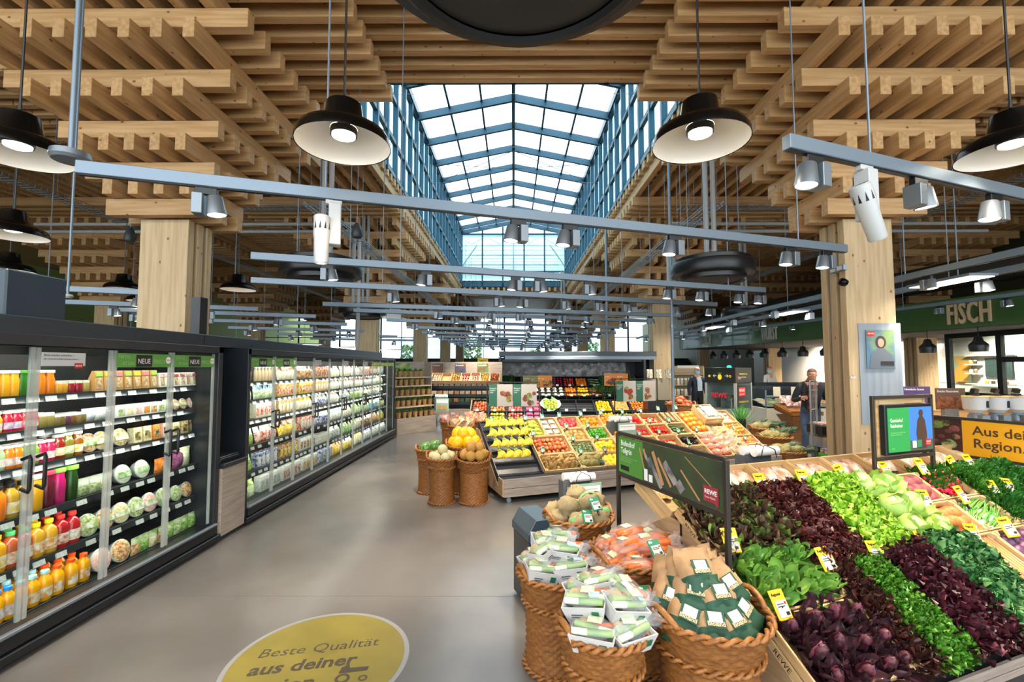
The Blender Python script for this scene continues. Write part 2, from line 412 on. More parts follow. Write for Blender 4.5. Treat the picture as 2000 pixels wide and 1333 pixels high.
# ------------------------------------------------------------ far glazed end of the hall
fe = 46.0
b = MB(); b.bx(-26, 20, fe, fe + .2, 0, 2.5)
ob('wall_back', b.mesh('wall_back', M('dark grey end wall', '3a4046', rough=.6)), kind='structure')
for i in range(11):
 x0 = -26 + 4.18 * i
 w = ob(f'window_{i+1}', None, None, (x0, fe + .1, 2.5), kind='structure')
 b = MB()
 for x in (0.04, 2.09, 4.14): b.bx(x - .04, x + .04, -.06, .06, 0, 4.7)
 for z in (.04, 2.2, 4.66): b.bx(0, 4.18, -.05, .05, z - .04, z + .04)
 ob('window_frame', b.mesh('window_frame', ANTH), w); ob('pane', MB().bx(0, 4.18, -.01, .01, 0, 4.7).mesh('pane', GLASSR), w)
FARB = M('pale far facade', 'dfe5e8', rough=.8)
FARW = M('far facade window', 'a9b7c2', rough=.3)
for i, (x, w, h) in enumerate([(-15, 9, 6.5), (2.5, 10, 8), (14, 9, 7)]):
 o = ob('apartment_building', None, None, (x, 75, 0), label=['pale low block outside beyond the far window, behind the refrigerators', 'pale apartment block outside beyond the middle of the far window', 'pale block outside beyond the far window on the meat counter side'][i], cat='building')
 ob('walls', MB().bx(-w / 2, w / 2, 0, 4, 0, h).mesh('walls', FARB), o)
 wm = MB().bx(-.55, .55, -.1, .05, 0, 1.4).mesh('window', FARW)
 for a in range(int(w / 2)):
  for z in (1.0, 3.2, 5.2): ob('window', wm, o, (-w / 2 + 1.1 + 2 * a, 0, z))
FOL = M('tree foliage', '8aae78', rough=.8, var=.3, scale=3)
for i, (x, y, h) in enumerate([(-5.5, 60, 5.2), (9.5, 58, 4.6), (-13, 58, 4.3), (3.2, 56, 3.6)]):
 o = ob('tree', None, None, (x, y, 0), label='leafy tree outside the far window, ' + ['left of the middle block', 'in front of the right block', 'in front of the left block', 'shortest one before the middle block'][i], cat='tree')
 ob('trunk', MB().tube([(0, 0, 0), (0, 0, h * .6)], .12).mesh('trunk', M('bark', '5a4636', rough=.9)), o)
 b = MB()
 for j in range(260):
  a, e, q = R.uniform(0, 2 * pi), R.uniform(-1, 1), R.uniform(.5, 1) ** .5
  c = Vector((math.cos(a) * q * 1.3, math.sin(a) * q * 1.3, h * .75 + e * h * .28))
  b.box(c, (.35, .3, .03), 0, R.uniform(0, 6), R.uniform(-1, 1), R.uniform(-1, 1))
 ob('crown', b.mesh('crown', FOL), o, kind='stuff')
# ------------------------------------------------------------ ceiling services
TRAYM = M('galvanised mesh', '8b8f90', rough=.45, metal=.7)
def tray(p0, p1, label):
 p0, p1 = Vector(p0), Vector(p1); d = (p1 - p0); L = d.length; n = int(L / .12)
 o = ob('cable_tray', None, None, p0, (0, 0, math.atan2(d.y, d.x)), label=label, cat='cable tray')
 b = MB()
 for w in (-.15, -.05, .05, .15): b.bx(0, L, w - .006, w + .006, 0, .012)
 for w in (-.15, .15): b.bx(0, L, w - .006, w + .006, .06, .072)
 for i in range(n):
  b.bx(i * L / n, i * L / n + .01, -.15, .15, -.006, .006); b.bx(i * L / n, i * L / n + .01, -.156, -.146, 0, .07); b.bx(i * L / n, i * L / n + .01, .146, .156, 0, .07)
 ob('mesh_tray', b.mesh('mesh_tray', TRAYM), o)
 b = MB()
 for i in range(int(L / 2.2) + 1):
  for w in (-.15, .15): ob('hanger_rod', cached(('hr', round(p0.z, 1)), lambda: MB().tube([(0, 0, 0), (0, 0, 6.9 - p0.z)], .005, 4).mesh('hanger_rod', TRAYM)), o, (.3 + 2.2 * i, w, 0))
 return o
tray((-3.9, 8.6, 4.9), (-3.9, 28, 4.9), 'wire cable tray running along the skylight edge on the refrigerator side')
tray((3.9, 8.6, 4.9), (3.9, 28, 4.9), 'wire cable tray running along the skylight edge on the meat counter side')
tray((-9.8, 5, 5.4), (-9.8, 30, 5.4), 'wire cable tray under the beams beyond the refrigerators')
tray((9.8, 5, 5.4), (9.8, 30, 5.4), 'wire cable tray under the beams above the counters')
tray((-4.0, 10.8, 5.6), (-9.4, 10.8, 5.6), 'wire cable tray crossing behind the nearest refrigerator side column')
tray((4.0, 10.8, 5.6), (9.4, 10.8, 5.6), 'wire cable tray crossing behind the nearest meat counter side column')
PIPE = M('grey pipe', '9a9a98', rough=.4)
for s in (-1, 1):
 for j in range(2):
  z = 5.35 - .13 * j; y = 11.2 + .2 * j
  x1 = s * (3.85 + .2 * j)
  b = MB().tube([(s * 12, y, z), (x1 + s * .1, y, z), (x1, y, z - .1), (x1, y, 2.0 if s < 0 and j == 0 else 3.4)], .045, 10)
  ob('ceiling_pipe', b.mesh('ceiling_pipe', PIPE, smooth=2), label=f"{'upper' if j == 0 else 'lower'} grey pipe bending down beside the {'refrigerator' if s < 0 else 'meat counter'} side of the skylight", cat='pipe')
# ------------------------------------------------------------ air diffusers
def diffuser(x, y, z, label, pipes=True):
 o = ob('air_diffuser', None, None, (x, y, z), label=label, cat='diffuser')
 b = MB().lathe([(.3, .36), (.62, .36), (.64, .33), (.64, .16), (.69, .15), (.69, .36 - .32 + .0), (.66, .03), (.56, .03)], 40)
 b = MB().lathe([(0, .42), (.60, .42), (.64, .40), (.64, .34), (.69, .33), (.70, .31), (.70, .14), (.69, .12), (.62, .11)], 44); ob('drum', b.mesh('drum', BLK, smooth=2), o)
 b = MB().lathe([(.62, .115), (.56, .10), (.56, .03), (.53, .0), (.50, .0), (.48, .02)], 44); ob('lower_ring', b.mesh('lower_ring', BLK, smooth=2), o)
 b = MB().lathe([(.48, .03), (.40, .015), (.34, .03), (.27, .015), (.2, .03), (.1, .02), (0, .02)], 44); ob('louvre', b.mesh('louvre', M('dark grille', '26282a', rough=.6), smooth=2), o)
 if pipes:
  for dx in (-.04, .1):
   b = MB().tube([(dx, .1, .35), (dx, .1, 6.9 - z)], .045, 10); ob('pipe', b.mesh('pipe', PIPE, smooth=2), o)
 for a in (0, 2.1, 4.2): ob('hanger_rod', MB().tube([(0, 0, .33), (0, 0, 6.9 - z)], .007, 5).mesh('hanger_rod', ALU), o, (.5 * math.cos(a), .5 * math.sin(a), 0))
 return o
diffuser(.03, 1.62, 3.36, 'black round air diffuser hanging directly above the aisle, closest one', False)
diffuser(-3.45, 8.1, 3.3, 'black round air diffuser hanging on pipes over the refrigerators')
diffuser(3.56, 8.1, 3.3, 'black round air diffuser hanging on pipes beside the column with the portrait')
diffuser(-4.6, 13.8, 3.25, 'smaller looking black air diffuser hanging beyond the one over the refrigerators')
diffuser(7.4, 14.5, 3.25, 'black air diffuser hanging above the meat counter signs')
diffuser(2.6, 24, 3.2, 'distant black air diffuser hanging above the produce wall')
diffuser(-1.0, 30, 3.2, 'farthest black air diffuser hanging before the end window')
# ------------------------------------------------------------ pendant lamps
def pendant_proto():
 o = ob('pendant_lamp', None)
 out = [(.045, .30), (.085, .295), (.11, .28), (.125, .18), (.15, .135), (.22, .115), (.275, .085), (.30, .04), (.303, 0)]
 inn = [(.298, .003), (.293, .04), (.265, .08), (.21, .105), (.12, .115), (0, .12)]
 ob('shade', MB().lathe(out, 40).mesh('shade', BLKG, smooth=2), o)
 ob('reflector', MB().lathe(inn, 40).mesh('reflector', WHITE, smooth=1), o)
 ob('lamp_ring', MB().lathe([(.085, .115), (.085, .07), (.075, .07)], 24).mesh('lamp_ring', BLK, smooth=2), o)
 ob('bulb', MB().lathe([(.073, .075), (.073, .062), (.05, .052), (0, .05)], 24).mesh('bulb', LAMP, smooth=1), o)
 ob('cord', MB().tube([(0, 0, .29), (0, 0, .38), (0, 0, 3.4)], [.016, .008, .007], 6).mesh('cord', BLK), o)
 return o
PL = [(-1.12, 2.92, 'large black pendant lamp with lit white inside on the left of the aisle'),
      (1.22, 2.90, 'large black pendant lamp with lit white inside on the right of the aisle'),
      (-3.42, 3.05, 'black pendant lamp cut by the left edge above the juice refrigerator'),
      (3.42, 3.05, 'black pendant lamp cut by the right edge above the salad display'),
      (-5.6, 5.0, 'black pendant lamp behind the refrigerator, upper of two by the left edge'),
      (-7.75, 6.9, 'black pendant lamp behind the grey box, lower of two by the left edge'),
      (-7.4, 8.55, 'black pendant lamp just left of the nearest refrigerator side column'),
      (-5.25, 8.6, 'black pendant lamp just right of the nearest refrigerator side column'),
      (-8.3, 10.1, 'black pendant lamp half hidden behind the refrigerator side column')]
proto = pendant_proto()
for i, (x, y, l) in enumerate(PL):
 o = proto if i == 0 else dup(proto)
 o.location = (x, y, 3.25); o['label'] = l; o['category'] = 'lamp'; o['group'] = 'black pendant lamps'
 spot((x, y, 3.29), (x, y, 0), PEND_W, 2.3, .8, rad=.06)
# ------------------------------------------------------------ light tracks and spotlights
UA = .348; U = Vector((math.cos(UA), math.sin(UA), 0)); NV = Vector((math.sin(UA), -math.cos(UA), 0))
def head_proto():
 o = ob('track_spotlight', None)
 ob('driver_box', MB().bx(.03, .10, -.055, .055, -.20, -.05).mesh('driver_box', ALUD, bev=.004), o)
 ob('adapter', MB().bx(-.05, .09, -.02, .02, -.05, 0).mesh('adapter', BLK, bev=.003), o)
 X = Matrix.Translation((-.04, 0, -.12)) @ Euler((0, .12, 0)).to_matrix().to_4x4()
 ob('can', MB().lathe([(.045, .065), (.05, .06), (.068, -.075), (.062, -.075)], 20, X=X).mesh('can', ALUD, smooth=2), o)
 ob('lens', MB().lathe([(.06, -.07), (.03, -.066), (0, -.064)], 20, X=X).mesh('lens', LAMP2), o)
 return o
HP = head_proto(); HUSED = [False]
def head(p, rz, label, group, target=None, watt=None):
 o = HP if not HUSED[0] else dup(HP)
 HUSED[0] = True
 o.location = p; o.rotation_euler = (0, 0, rz); o['label'] = label; o['category'] = 'spotlight'; o['group'] = group
 if target is not None:
  q = Vector(p) + Vector((-.04 * math.cos(rz), -.04 * math.sin(rz), -.21))
  spot(q, target, watt or SPOT_W, 1.25, .7)
 return o
def track(p0, p1, heads, label, zh=.09, group=None, hgroup='spotlights', hlabel=None, aim=None, rods=True):
 p0, p1 = Vector(p0), Vector(p1); d = p1 - p0; L = d.length; rz = math.atan2(d.y, d.x)
 o = ob('light_track', None, None, p0, (0, 0, rz), label=label, cat='light track', group=group)
 ob('rail', MB().bx(0, L, -.03, .03, 0, zh).mesh('rail', ALU, bev=.004), o)
 ob('groove', MB().bx(.01, L - .01, -.018, .018, -.006, .001).mesh('groove', BLK), o)
 if rods:
  for q in (.22, .9):
   ob('hanger_rod', MB().tube([(q * L, 0, zh), (q * L, 0, 7.0 - p0.z)], .008, 6).mesh('hanger_rod', ALU), o)
 for t in heads:
  p = p0 + d * t - Vector((0, 0, .008))
  tg = None
  if aim is not None: tg = aim(p)
  nth = ['first', 'second', 'third', 'fourth', 'fifth', 'sixth', 'seventh', 'eighth', 'ninth', 'tenth'][list(heads).index(t)]
  head(p, rz + R.choice([0, pi]), nth + ' ' + hlabel, hgroup, tg)
 return o
TZ = 3.1
def aimd(dy=1.0, dx=.0): return lambda p: (p.x + dx, p.y + dy, .5)
P = lambda x, y: atZ(x, y, TZ)
def uline(x0, y0, L): a = P(x0, y0); return a, a + U * L
a = P(150, 340); c = P(1652, 494)
track(a, c, [.11, .44, .51, .67, .88, .955], 'long grey light track nearest overhead, spanning the whole aisle', hgroup='spotlights on the nearest track', hlabel='grey spotlight clipped under the nearest long light track', aim=aimd(.4))
a = P(1536, 292); c = a + U * 3.4
track(a, c, [.06, .37, .62, .87], 'grey light track at upper right above the salad display', hgroup='spotlights on the upper right track', hlabel='grey spotlight on the light track above the salad display', aim=lambda p: (p.x - .2, p.y - .3, .6))
ord_ = ['second', 'third', 'fourth', 'fifth', 'sixth', 'seventh', 'eighth', 'ninth', 'tenth', 'eleventh', 'twelfth', 'thirteenth', 'fourteenth']
tl = [((490, 507), (1494, 572), [.11, .26, .42, .47, .57, .75, .83, .93, .985]), ((490, 553), (1400, 599), [.24, .45, .5, .6, .68, .75, .88, .98]),
      ((630, 598), (1329, 620), [.28, .42, .5, .62, .7, .9]), ((690, 610), (1263, 630), [.3, .42, .55, .75, .9])]
for i, (p, q, hs) in enumerate(tl):
 track(P(*p), P(*q), hs, f'{ord_[i]} grey light track across the aisle counted from the front', hgroup=f'spotlights on the {ord_[i]} track', hlabel=f'grey spotlight under the {ord_[i]} light track across the aisle', aim=aimd(.8))
for i in range(8):
 y0 = 13.2 + 2.5 * i
 a = Vector((-3.7, y0, TZ)); track(a, a + U * 8.2, [.1, .3, .38, .55, .7, .8, .93], f'{ord_[4 + i]} grey light track across the aisle counted from the front', hgroup=f'spotlights on the {ord_[4 + i]} track', hlabel=f'grey spotlight under the {ord_[4 + i]} light track across the aisle', aim=(aimd(.6) if i < 3 else None))
for i, (x, y, L) in enumerate([(-9.0, 6.6, 3.6), (-9.9, 8.3, 4.6), (-8.9, 9.9, 4.2), (-9.2, 12, 4.5), (-9.2, 14.6, 4.6), (-9.2, 17.5, 4.6), (-9.2, 20.5, 4.6)]):
 a = Vector((x, y, TZ - .1)); track(a, a + U * L, [.12, .45, .8], f'{["nearest","second","third","fourth","fifth","sixth","farthest"][i]} grey light track beyond the refrigerators', hgroup='spotlights beyond the refrigerators', hlabel=f'grey spotlight under the {["nearest","second","third","fourth","fifth","sixth","farthest"][i]} track beyond the refrigerators', aim=aimd(.5) if i % 2 == 0 else None)
for i, x in enumerate((5.95, 6.75)):
 track((x, 2.6, 3.1 - .03 * i), (x, 22, 3.1 - .03 * i), [.12, .2, .3, .4, .5, .6, .7, .8, .92], f'long grey light track running past the portrait column, {"inner" if i == 0 else "outer"} of the pair', hgroup='spotlights on the counter aisle tracks', hlabel=f'grey spotlight on the {"inner" if i == 0 else "outer"} track past the portrait column', aim=(aimd(0, -.8) if i == 0 else None))
# white gobo projectors on the tracks
def projector(p, rz, tilt, label, sc=1):
 o = ob('gobo_projector', None, None, p, (0, 0, rz), sc=sc, label=label, cat='projector')
 ob('driver_box', MB().bx(-.045, .045, -.05, .05, -.36, -.03).mesh('driver_box', WHT2, bev=.006), o)
 ob('adapter', MB().bx(-.07, .05, -.02, .02, -.035, 0).mesh('adapter', WHT2, bev=.004), o)
 X = Matrix.Translation((-.09, -.06, -.32)) @ Euler((0, tilt, 0)).to_matrix().to_4x4()
 ob('barrel', MB().lathe([(.05, .17), (.06, .16), (.06, .02), (.056, .0), (.052, -.19), (.046, -.2)], 20, X=X).mesh('barrel', WHT2, smooth=2), o)
 b = MB()
 for i in range(10):
  q = 2 * pi * i / 10
  b.add([(.0605 * math.cos(q), .0605 * math.sin(q), .06), (.0605 * math.cos(q + .3), .0605 * math.sin(q + .3), .06), (.0605 * math.cos(q + .2), .0605 * math.sin(q + .2), .12)], [(0, 1, 2)], 0, X)
 ob('vent_slots', b.mesh('vent_slots', BLK), o)
 ob('lens', MB().lathe([(.03, -.2), (0, -.202)], 16, X=X).mesh('lens', LAMP2), o)
 return o
projector(P(655, 392), UA, .0, 'white projector lamp on the nearest track, pointing straight down left of centre')
projector(P(1690, 325), UA, -.45, 'white projector lamp tilted on the upper right light track')
projector((6.75, 5.2, 3.1), pi / 2, .3, 'small white projector lamp on the outer track before the green fascia', .8)
projector((5.95, 8.6, 3.1), pi / 2, .1, 'small white projector lamp on the inner track left of the portrait column', .8)
projector((-8.1, 6.95, 3.0), UA, -.2, 'white projector lamp tilted on the nearest track beyond the refrigerators', .9)
# hanging sensor and speakers
o = ob('sensor_disc', None, None, (-3.05, 3.05, 3.25), label='grey hanging sensor disc on a steel pole near the upper left corner', cat='sensor')
ob('disc', MB().lathe([(0, .03), (.05, .035), (.11, .02), (.115, -.02), (.1, -.04), (0, -.045)], 28).mesh('disc', ALUD, smooth=2), o)
ob('pole', MB().tube([(0, 0, .03), (0, 0, 3.6)], .018, 10).mesh('pole', ALU, smooth=2), o)
o = ob('antenna_disc', None, None, (-4.8, 4.85, 2.55), label='small white disc on a long rod hanging above the left refrigerator', cat='antenna')
ob('disc', MB().lathe([(0, .02), (.04, .02), (.05, 0), (.03, -.02), (0, -.02)], 20).mesh('disc', WHT2, smooth=2), o)
ob('pole', MB().tube([(0, 0, .02), (0, 0, 4.3)], .012, 8).mesh('pole', ALU, smooth=2), o)
SPKM = M('dark loudspeaker', '2c3034', rough=.5)
for (x, y, z, l) in [(-6.6, 7.7, 4.05, 'small dark loudspeaker hanging left of the refrigerator side column'), (-2.55, 7.3, 4.0, 'small dark loudspeaker hanging below the skylight edge near the pipes')]:
 o = ob('loudspeaker', None, None, (x, y, z), label=l, cat='speaker')
 ob('cone', MB().lathe([(0, .13), (.03, .13), (.05, .1), (.08, .0), (.085, -.08), (.07, -.11), (0, -.11)], 20).mesh('cone', SPKM, smooth=2), o)
 ob('wire', MB().tube([(0, 0, .12), (0, 0, 2.9)], .004, 5).mesh('wire', ALU), o)
# silver poles to the ceiling
for (x, y, z0, l) in [(1315, 770, 1.0, 'tall thin silver power pole rising from the fruit display'), (1186, 690, 2.1, 'tall thin silver power pole above the produce wall')]:
 p = atY(x, y, 9.5 if x > 1200 else 16.5)
 o = ob('power_pole', None, None, (p.x, p.y, 0), label=l, cat='pole')
 ob('pole', MB().tube([(0, 0, z0 - .7 if x > 1200 else 2.0), (0, 0, 7.0)], .032 if x > 1200 else .05, 10).mesh('pole', ALU, smooth=2), o)
 ob('collar', MB().tube([(0, 0, 2.6), (0, 0, 2.66)], .05 if x > 1200 else .07, 10).mesh('collar', ALUD, smooth=2), o)
# ------------------------------------------------------------ floor decal
YEL = M('worn yellow floor print', '8d7e36', rough=.4, col2='807230', scale=3)
dec = ob('floor_sticker', None, None, (-1.19, 2.88, 0), (0, 0, .19), label='round yellow floor sticker with grey border and a tractor, on the grey aisle floor', cat='sticker')
ob('border', MB().lathe([(.54, 0), (.54, .002), (0, .002)], 72).mesh('border', M('grey sticker border', '8f8d8e', rough=.4)), dec)
ob('disc', MB().lathe([(.51, .002), (.51, .003), (0, .003)], 72).mesh('disc', YEL), dec)
PRN = M('faded brown print', '4c4334', rough=.4)
text('Beste Qualität', .125, PRN, dec, (-.385, .09, .004), (0, 0, 0), shear=.15)
text('aus deiner', .145, PRN, dec, (-.385, -.075, .004), (0, 0, 0), bold=.004, shear=.12)
text('Region', .145, PRN, dec, (-.385, -.24, .004), (0, 0, 0), bold=.004, shear=.12)
b = MB()
for cx, r in ((.17, .042), (.285, .026)):
 pts = 20
 V = [(cx + q * math.cos(2 * pi * i / pts), -.2 + r - .04 + q * math.sin(2 * pi * i / pts), .0045) for i in range(pts) for q in (r, r * .6)]
 b.add(V, [(2 * i, 2 * ((i + 1) % pts), 2 * ((i + 1) % pts) + 1, 2 * i + 1) for i in range(pts)])
b.add([(.14, -.15, .0045), (.3, -.15, .0045), (.31, -.115, .0045), (.2, -.11, .0045), (.19, -.075, .0045), (.15, -.1, .0045)], [(0, 1, 2, 3, 4, 5)])
ob('tractor_print', b.mesh('tractor_print', PRN, recalc=False), dec)
b = MB()
b.bx(-3.0, 6, 3.66, 3.664, 0, .0006)
ob('floor_joint', b.mesh('floor_joint', M('joint', '5d5854', rough=.6)), bpy.data.objects['floor'])
# ------------------------------------------------------------ refrigerators
SHZ = [1.60, 1.37, 1.13, .82, .50, .20]
SHN = ['top', 'second', 'third', 'fourth', 'fifth', 'bottom']
LED = M('refrigerator led strip', 'fff6e6', emit=9)
SIGNG = M('green header sign', '5f9a45', rough=.4)
RED = M('red sign', 'c01825', rough=.4)
TXW = M('white lettering', 'f3f3f0', rough=.5)
TXB = M('black lettering', '1a1a1a', rough=.5)
TXG = M('pale green lettering', '9cc583', rough=.5)
TAGW = M('grey price display', 'cfd2d2', rough=.3, col2='b9bdbd', scale=60)
RX = (pi / 2, 0, pi / 2)
FRIN = M('refrigerator lining', '32353a', rough=.4)
DGL = glassmat('refrigerator door glass', 'f2f7f5', refl=.045)
EDGE = M('clear door edge', 'b9bfbc', rough=.15, alpha=.55)
def fridge(y0, y1, edges, label, hinge_first, signs, tagstep):
 o = ob('refrigerator', None, None, (0, 0, 0), label=label, cat='refrigerator')
 b = MB()
 b.bx(-4.0, -3.9, y0, y1, .05, 2.0); b.bx(-3.9, -3.02, y0, y0 + .06, .05, 2.0); b.bx(-3.9, -3.02, y1 - .07, y1, .05, 2.0)
 b.bx(-3.9, -3.02, y0, y1, 1.93, 2.0); b.bx(-3.10, -3.075, y0, y1, 1.87, 1.93); b.bx(-3.9, -3.2, y0, y1, .05, .17)
 ob('cabinet', b.mesh('cabinet', ANTH, bev=.004), o)
 ob('top_fascia', MB().bx(-4.0, -3.22, y0 - (.0 if y0 < 3 else .47), y1 - (.5 if y0 > 3 else 0), 2.005, 2.13).mesh('top_fascia', M('blue black fascia', '2b343d', rough=.3), bev=.006), o)
 b = MB().bx(-3.2, -3.0, y0 + .06, y1 - .07, .10, .2).bx(-3.2, -2.98, y0, y1, .04, .095); ob('plinth', b.mesh('plinth', BLK, bev=.006), o)
 ob('bumper_rail', MB().bx(-3.02, -2.985, y0 + .05, y1 - .05, .19, .215).mesh('bumper_rail', ALUD, bev=.005), o)
 ob('back_panel', MB().bx(-3.9, -3.88, y0 + .06, y1 - .07, .2, 1.93).mesh('back_panel', FRIN), o)
 ob('led_strip', MB().bx(-3.2, -3.17, y0 + .1, y1 - .1, 1.912, 1.925).mesh('led_strip', LED), o)
 tagm = MB().box((0, 0, 0), (.008, .075, .036)).mesh('price_tag', [TAGW])
 for k, z in enumerate(SHZ):
  dx = -3.16 if k == 5 else (-3.2 if k > 2 else -3.24)
  sh = ob('shelf', MB().bx(-3.88, dx, y0 + .06, y1 - .07, z - .02, z).bx(dx - .01, dx + .006, y0 + .06, y1 - .07, z - .045, z + .006).mesh('shelf', M('dark shelf metal', '3a3f45', rough=.35, metal=.4)), o)
  y = y0 + .14
  while y < y1 - .12:
   ob('price_tag', tagm, sh, (dx + .012, y, z - .026), (0, -.25, 0)); y += tagstep * R.choice([.8, 1, 1, 1.5])
 for i in range(len(edges) - 1):
  a, c = edges[i], edges[i + 1]
  d = ob('glass_door', MB().bx(-3.062, -3.045, a + .006, a + .03, .23, 1.92).bx(-3.062, -3.045, c - .03, c - .006, .23, 1.92).mesh('glass_door', EDGE), o)
  ob('pane', MB().bx(-3.057, -3.05, a + .03, c - .03, .23, 1.92).mesh('pane', DGL), d)
  hy = (c - .045) if (i % 2 == 0) == hinge_first else (a + .045)
  ob('handle', MB().tube([(-3.05, hy, 1.22), (-3.0, hy, 1.24), (-2.995, hy, 1.22), (-2.995, hy, 1.04), (-3.0, hy, 1.02), (-3.05, hy, 1.04)], .011, 8).mesh('handle', BLK, smooth=2), d)
  sg = signs.get(i)
  if sg == 'g':
   q = ob('header_sign', MB().bx(-3.044, -3.040, a + .02, c - .02, 1.79, 1.9).mesh('header_sign', SIGNG), d)
   text('FERTIG', .034, TXG, q, (-3.038, a + .035, 1.86), RX); text('IST DAS', .034, TXG, q, (-3.038, a + .07, 1.81), RX)
   ob('dark_patch', MB().bx(-3.039, -3.037, a + .2, a + .36, 1.795, 1.89).mesh('dark_patch', TXB), q)
   text('NEUE', .058, TXW, q, (-3.036, a + .212, 1.82), RX, sc=(.9, 1, 1)); text('FRISCH.', .05, TXG, q, (-3.038, a + .375, 1.82), RX, sc=(.8, 1, 1))
   ob('red_badge', MB().lathe([(.03, 0), (0, 0)], 16, X=Matrix.Translation((-3.038, c - .055, 1.85)) @ Euler((0, pi / 2, 0)).to_matrix().to_4x4()).mesh('red_badge', TXW), q)
   text('REWE', .022, RED, q, (-3.036, c - .082, 1.843), RX)
  elif sg == 'w':
   w = .3 if y0 < 3 else .2
   q = ob('notice_card', MB().bx(-3.044, -3.040, a + .03, a + .03 + w, 1.8, 1.89).mesh('notice_card', WHT2), d)
   text('Bitte wieder schließen –', .021, TXB, q, (-3.038, a + .04, 1.865), RX); text('der Umwelt zuliebe Energie sparen.', .0165, TXB, q, (-3.038, a + .04, 1.842), RX, sc=(w / .3, 1, 1))
   ob('red_badge', MB().bx(-3.039, -3.037, a + w - .05, a + w + .01, 1.785, 1.82).mesh('red_badge', RED), q)
   text('REWE', .02, TXW, q, (-3.036, a + w - .046, 1.795), RX, sc=(.9, 1, 1))
  elif sg == 'l':
   q = ob('header_sign', MB().bx(-3.044, -3.040, a + .02, c - .02, 1.8, 1.88).mesh('header_sign', M('lime header sign', 'a3bf2f', rough=.4)), d)
   ob('photo_patch', MB().bx(-3.039, -3.037, c - .2, c - .02, 1.805, 1.875).mesh('photo_patch', M('vegetable photo print', '8f7a4a', rough=.5, col2='d8d6c0', scale=25)), q)
   text('FRISCH', .05, TXW, q, (-3.038, a + .06, 1.822), RX)
 # the refrigerator's own lighting: a led strip at the top front and one under each shelf lip
 for k in range(6):
  z = 1.89 if k == 0 else SHZ[k - 1] - .05
  l = bpy.data.lights.new('lamp', 'AREA'); l.shape = 'RECTANGLE'; l.size = .03; l.size_y = y1 - y0 - .3; l.energy = FRIDGE_W * (y1 - y0) * (1.3 if k == 0 else 1); l.color = (1, .95, .86)
  q = bpy.data.objects.new('lamp', l); COL.objects.link(q); q.location = (-3.13 if k == 0 else -3.19, (y0 + y1) / 2, z); q.rotation_euler = (0, math.radians(50 if k else 38), 0)
 return o
E1 = [1.75, 2.31, 2.895, 3.46, 4.055, 4.64]; E2 = [5.24, 5.81, 6.37, 6.97, 7.56, 8.15, 8.72, 9.28, 9.86, 10.44, 11.02, 11.58]
fridge(1.68, 4.73, E1, 'anthracite glass door refrigerator nearest, stocked with juice bottles and sandwiches', False, {2: 'w', 3: 'g', 4: 'g'}, .15)
fridge(5.18, 11.66, E2, 'long anthracite glass door refrigerator farther back, stocked with salads and pasta', True, {0: 'g', 1: 'g', 3: 'w', 5: 'w', 7: 'w', 8: 'l', 9: 'l', 10: 'l'}, .16)
g = ob('weighing_cabinet', None, None, (0, 0, 0), label='grey oak cabinet with dark recess between the two refrigerators', cat='cabinet')
ob('carcass', MB().bx(-3.95, -3.0, 4.745, 5.165, .05, .74).mesh('carcass', GREYWY, bev=.003), g)
ob('top', MB().bx(-3.95, -2.98, 4.74, 5.17, .742, .79).mesh('top', ANTH, bev=.004), g)
ob('recess_panel', MB().bx(-3.95, -3.9, 4.745, 5.165, .8, 2.0).mesh('recess_panel', BLK), g)
ob('post', MB().bx(-3.5, -3.4, 4.9, 5.02, 2.14, 2.55).mesh('post', BLK), g)
g = ob('scale', None, None, (-3.25, 4.955, .792), label='flat black scale on the grey oak cabinet between the refrigerators', cat='scale')
ob('base', MB().bx(-.2, .2, -.17, .17, 0, .04).mesh('base', BLK, bev=.006), g)
ob('plate', MB().bx(-.19, .19, -.16, .16, .042, .055).mesh('plate', M('scale plate', '3b434a', rough=.2), bev=.004), g)
# ---- products
def jm(col, rough=.12): return M('juice ' + col, col, rough=rough, rand=.06, spec=.6)
def bottle_mb(b, h, r, neck, body=0, cap=1, lab=None, n=12, sq=False):
 b.lathe([(r * .92, 0), (r, .01), (r, h * .62), (r * .8, h * .72), (neck, h * .82), (neck, h * .88)], n, body)
 b.lathe([(neck * 1.15, h * .87), (neck * 1.2, h * .88), (neck * 1.2, h * .995), (neck * 1.1, h), (0, h)], n, cap)
 if lab is not None: b.lathe([(r * 1.015, h * .12), (r * 1.015, h * .45)], n, lab)
def strip(mb, key):
 return cached(key, mb)
CAPK = {}
def bottle(h, r, neck, col, cap, lab):
 key = ('bottle', h, r, neck, col, cap, lab)
 if key in CAPK: return CAPK[key], False
 o = ob('juice_bottle', None)
 ob('body', MB().lathe([(r * .9, 0), (r, .012), (r, h * .62), (r * .82, h * .73), (neck, h * .83), (neck, h * .9)], 14).mesh('body', jm(col), smooth=2), o)
 ob('cap', MB().lathe([(neck * 1.18, h * .88), (neck * 1.2, h * .89), (neck * 1.2, h * .99), (neck * 1.1, h), (0, h)], 14).mesh('cap', M('cap ' + cap, cap, rough=.35), smooth=2), o)
 if lab:
  V = []; Q = []
  for i in range(9):
   a = -pi / 2 + (i - 4) * .27
   for z in (.14, .46): V.append((r * 1.02 * math.cos(a), r * 1.02 * math.sin(a), h * z))
  Q = [(2 * i, 2 * i + 2, 2 * i + 3, 2 * i + 1) for i in range(8)]
  ob('label', MB().add(V, Q).mesh('label', M('bottle label ' + lab, lab, rough=.5, col2='e9e4da' if lab != 'f2f0ea' else 'c9a0a8', scale=28), recalc=False), o)
 CAPK[key] = o
 return o, True
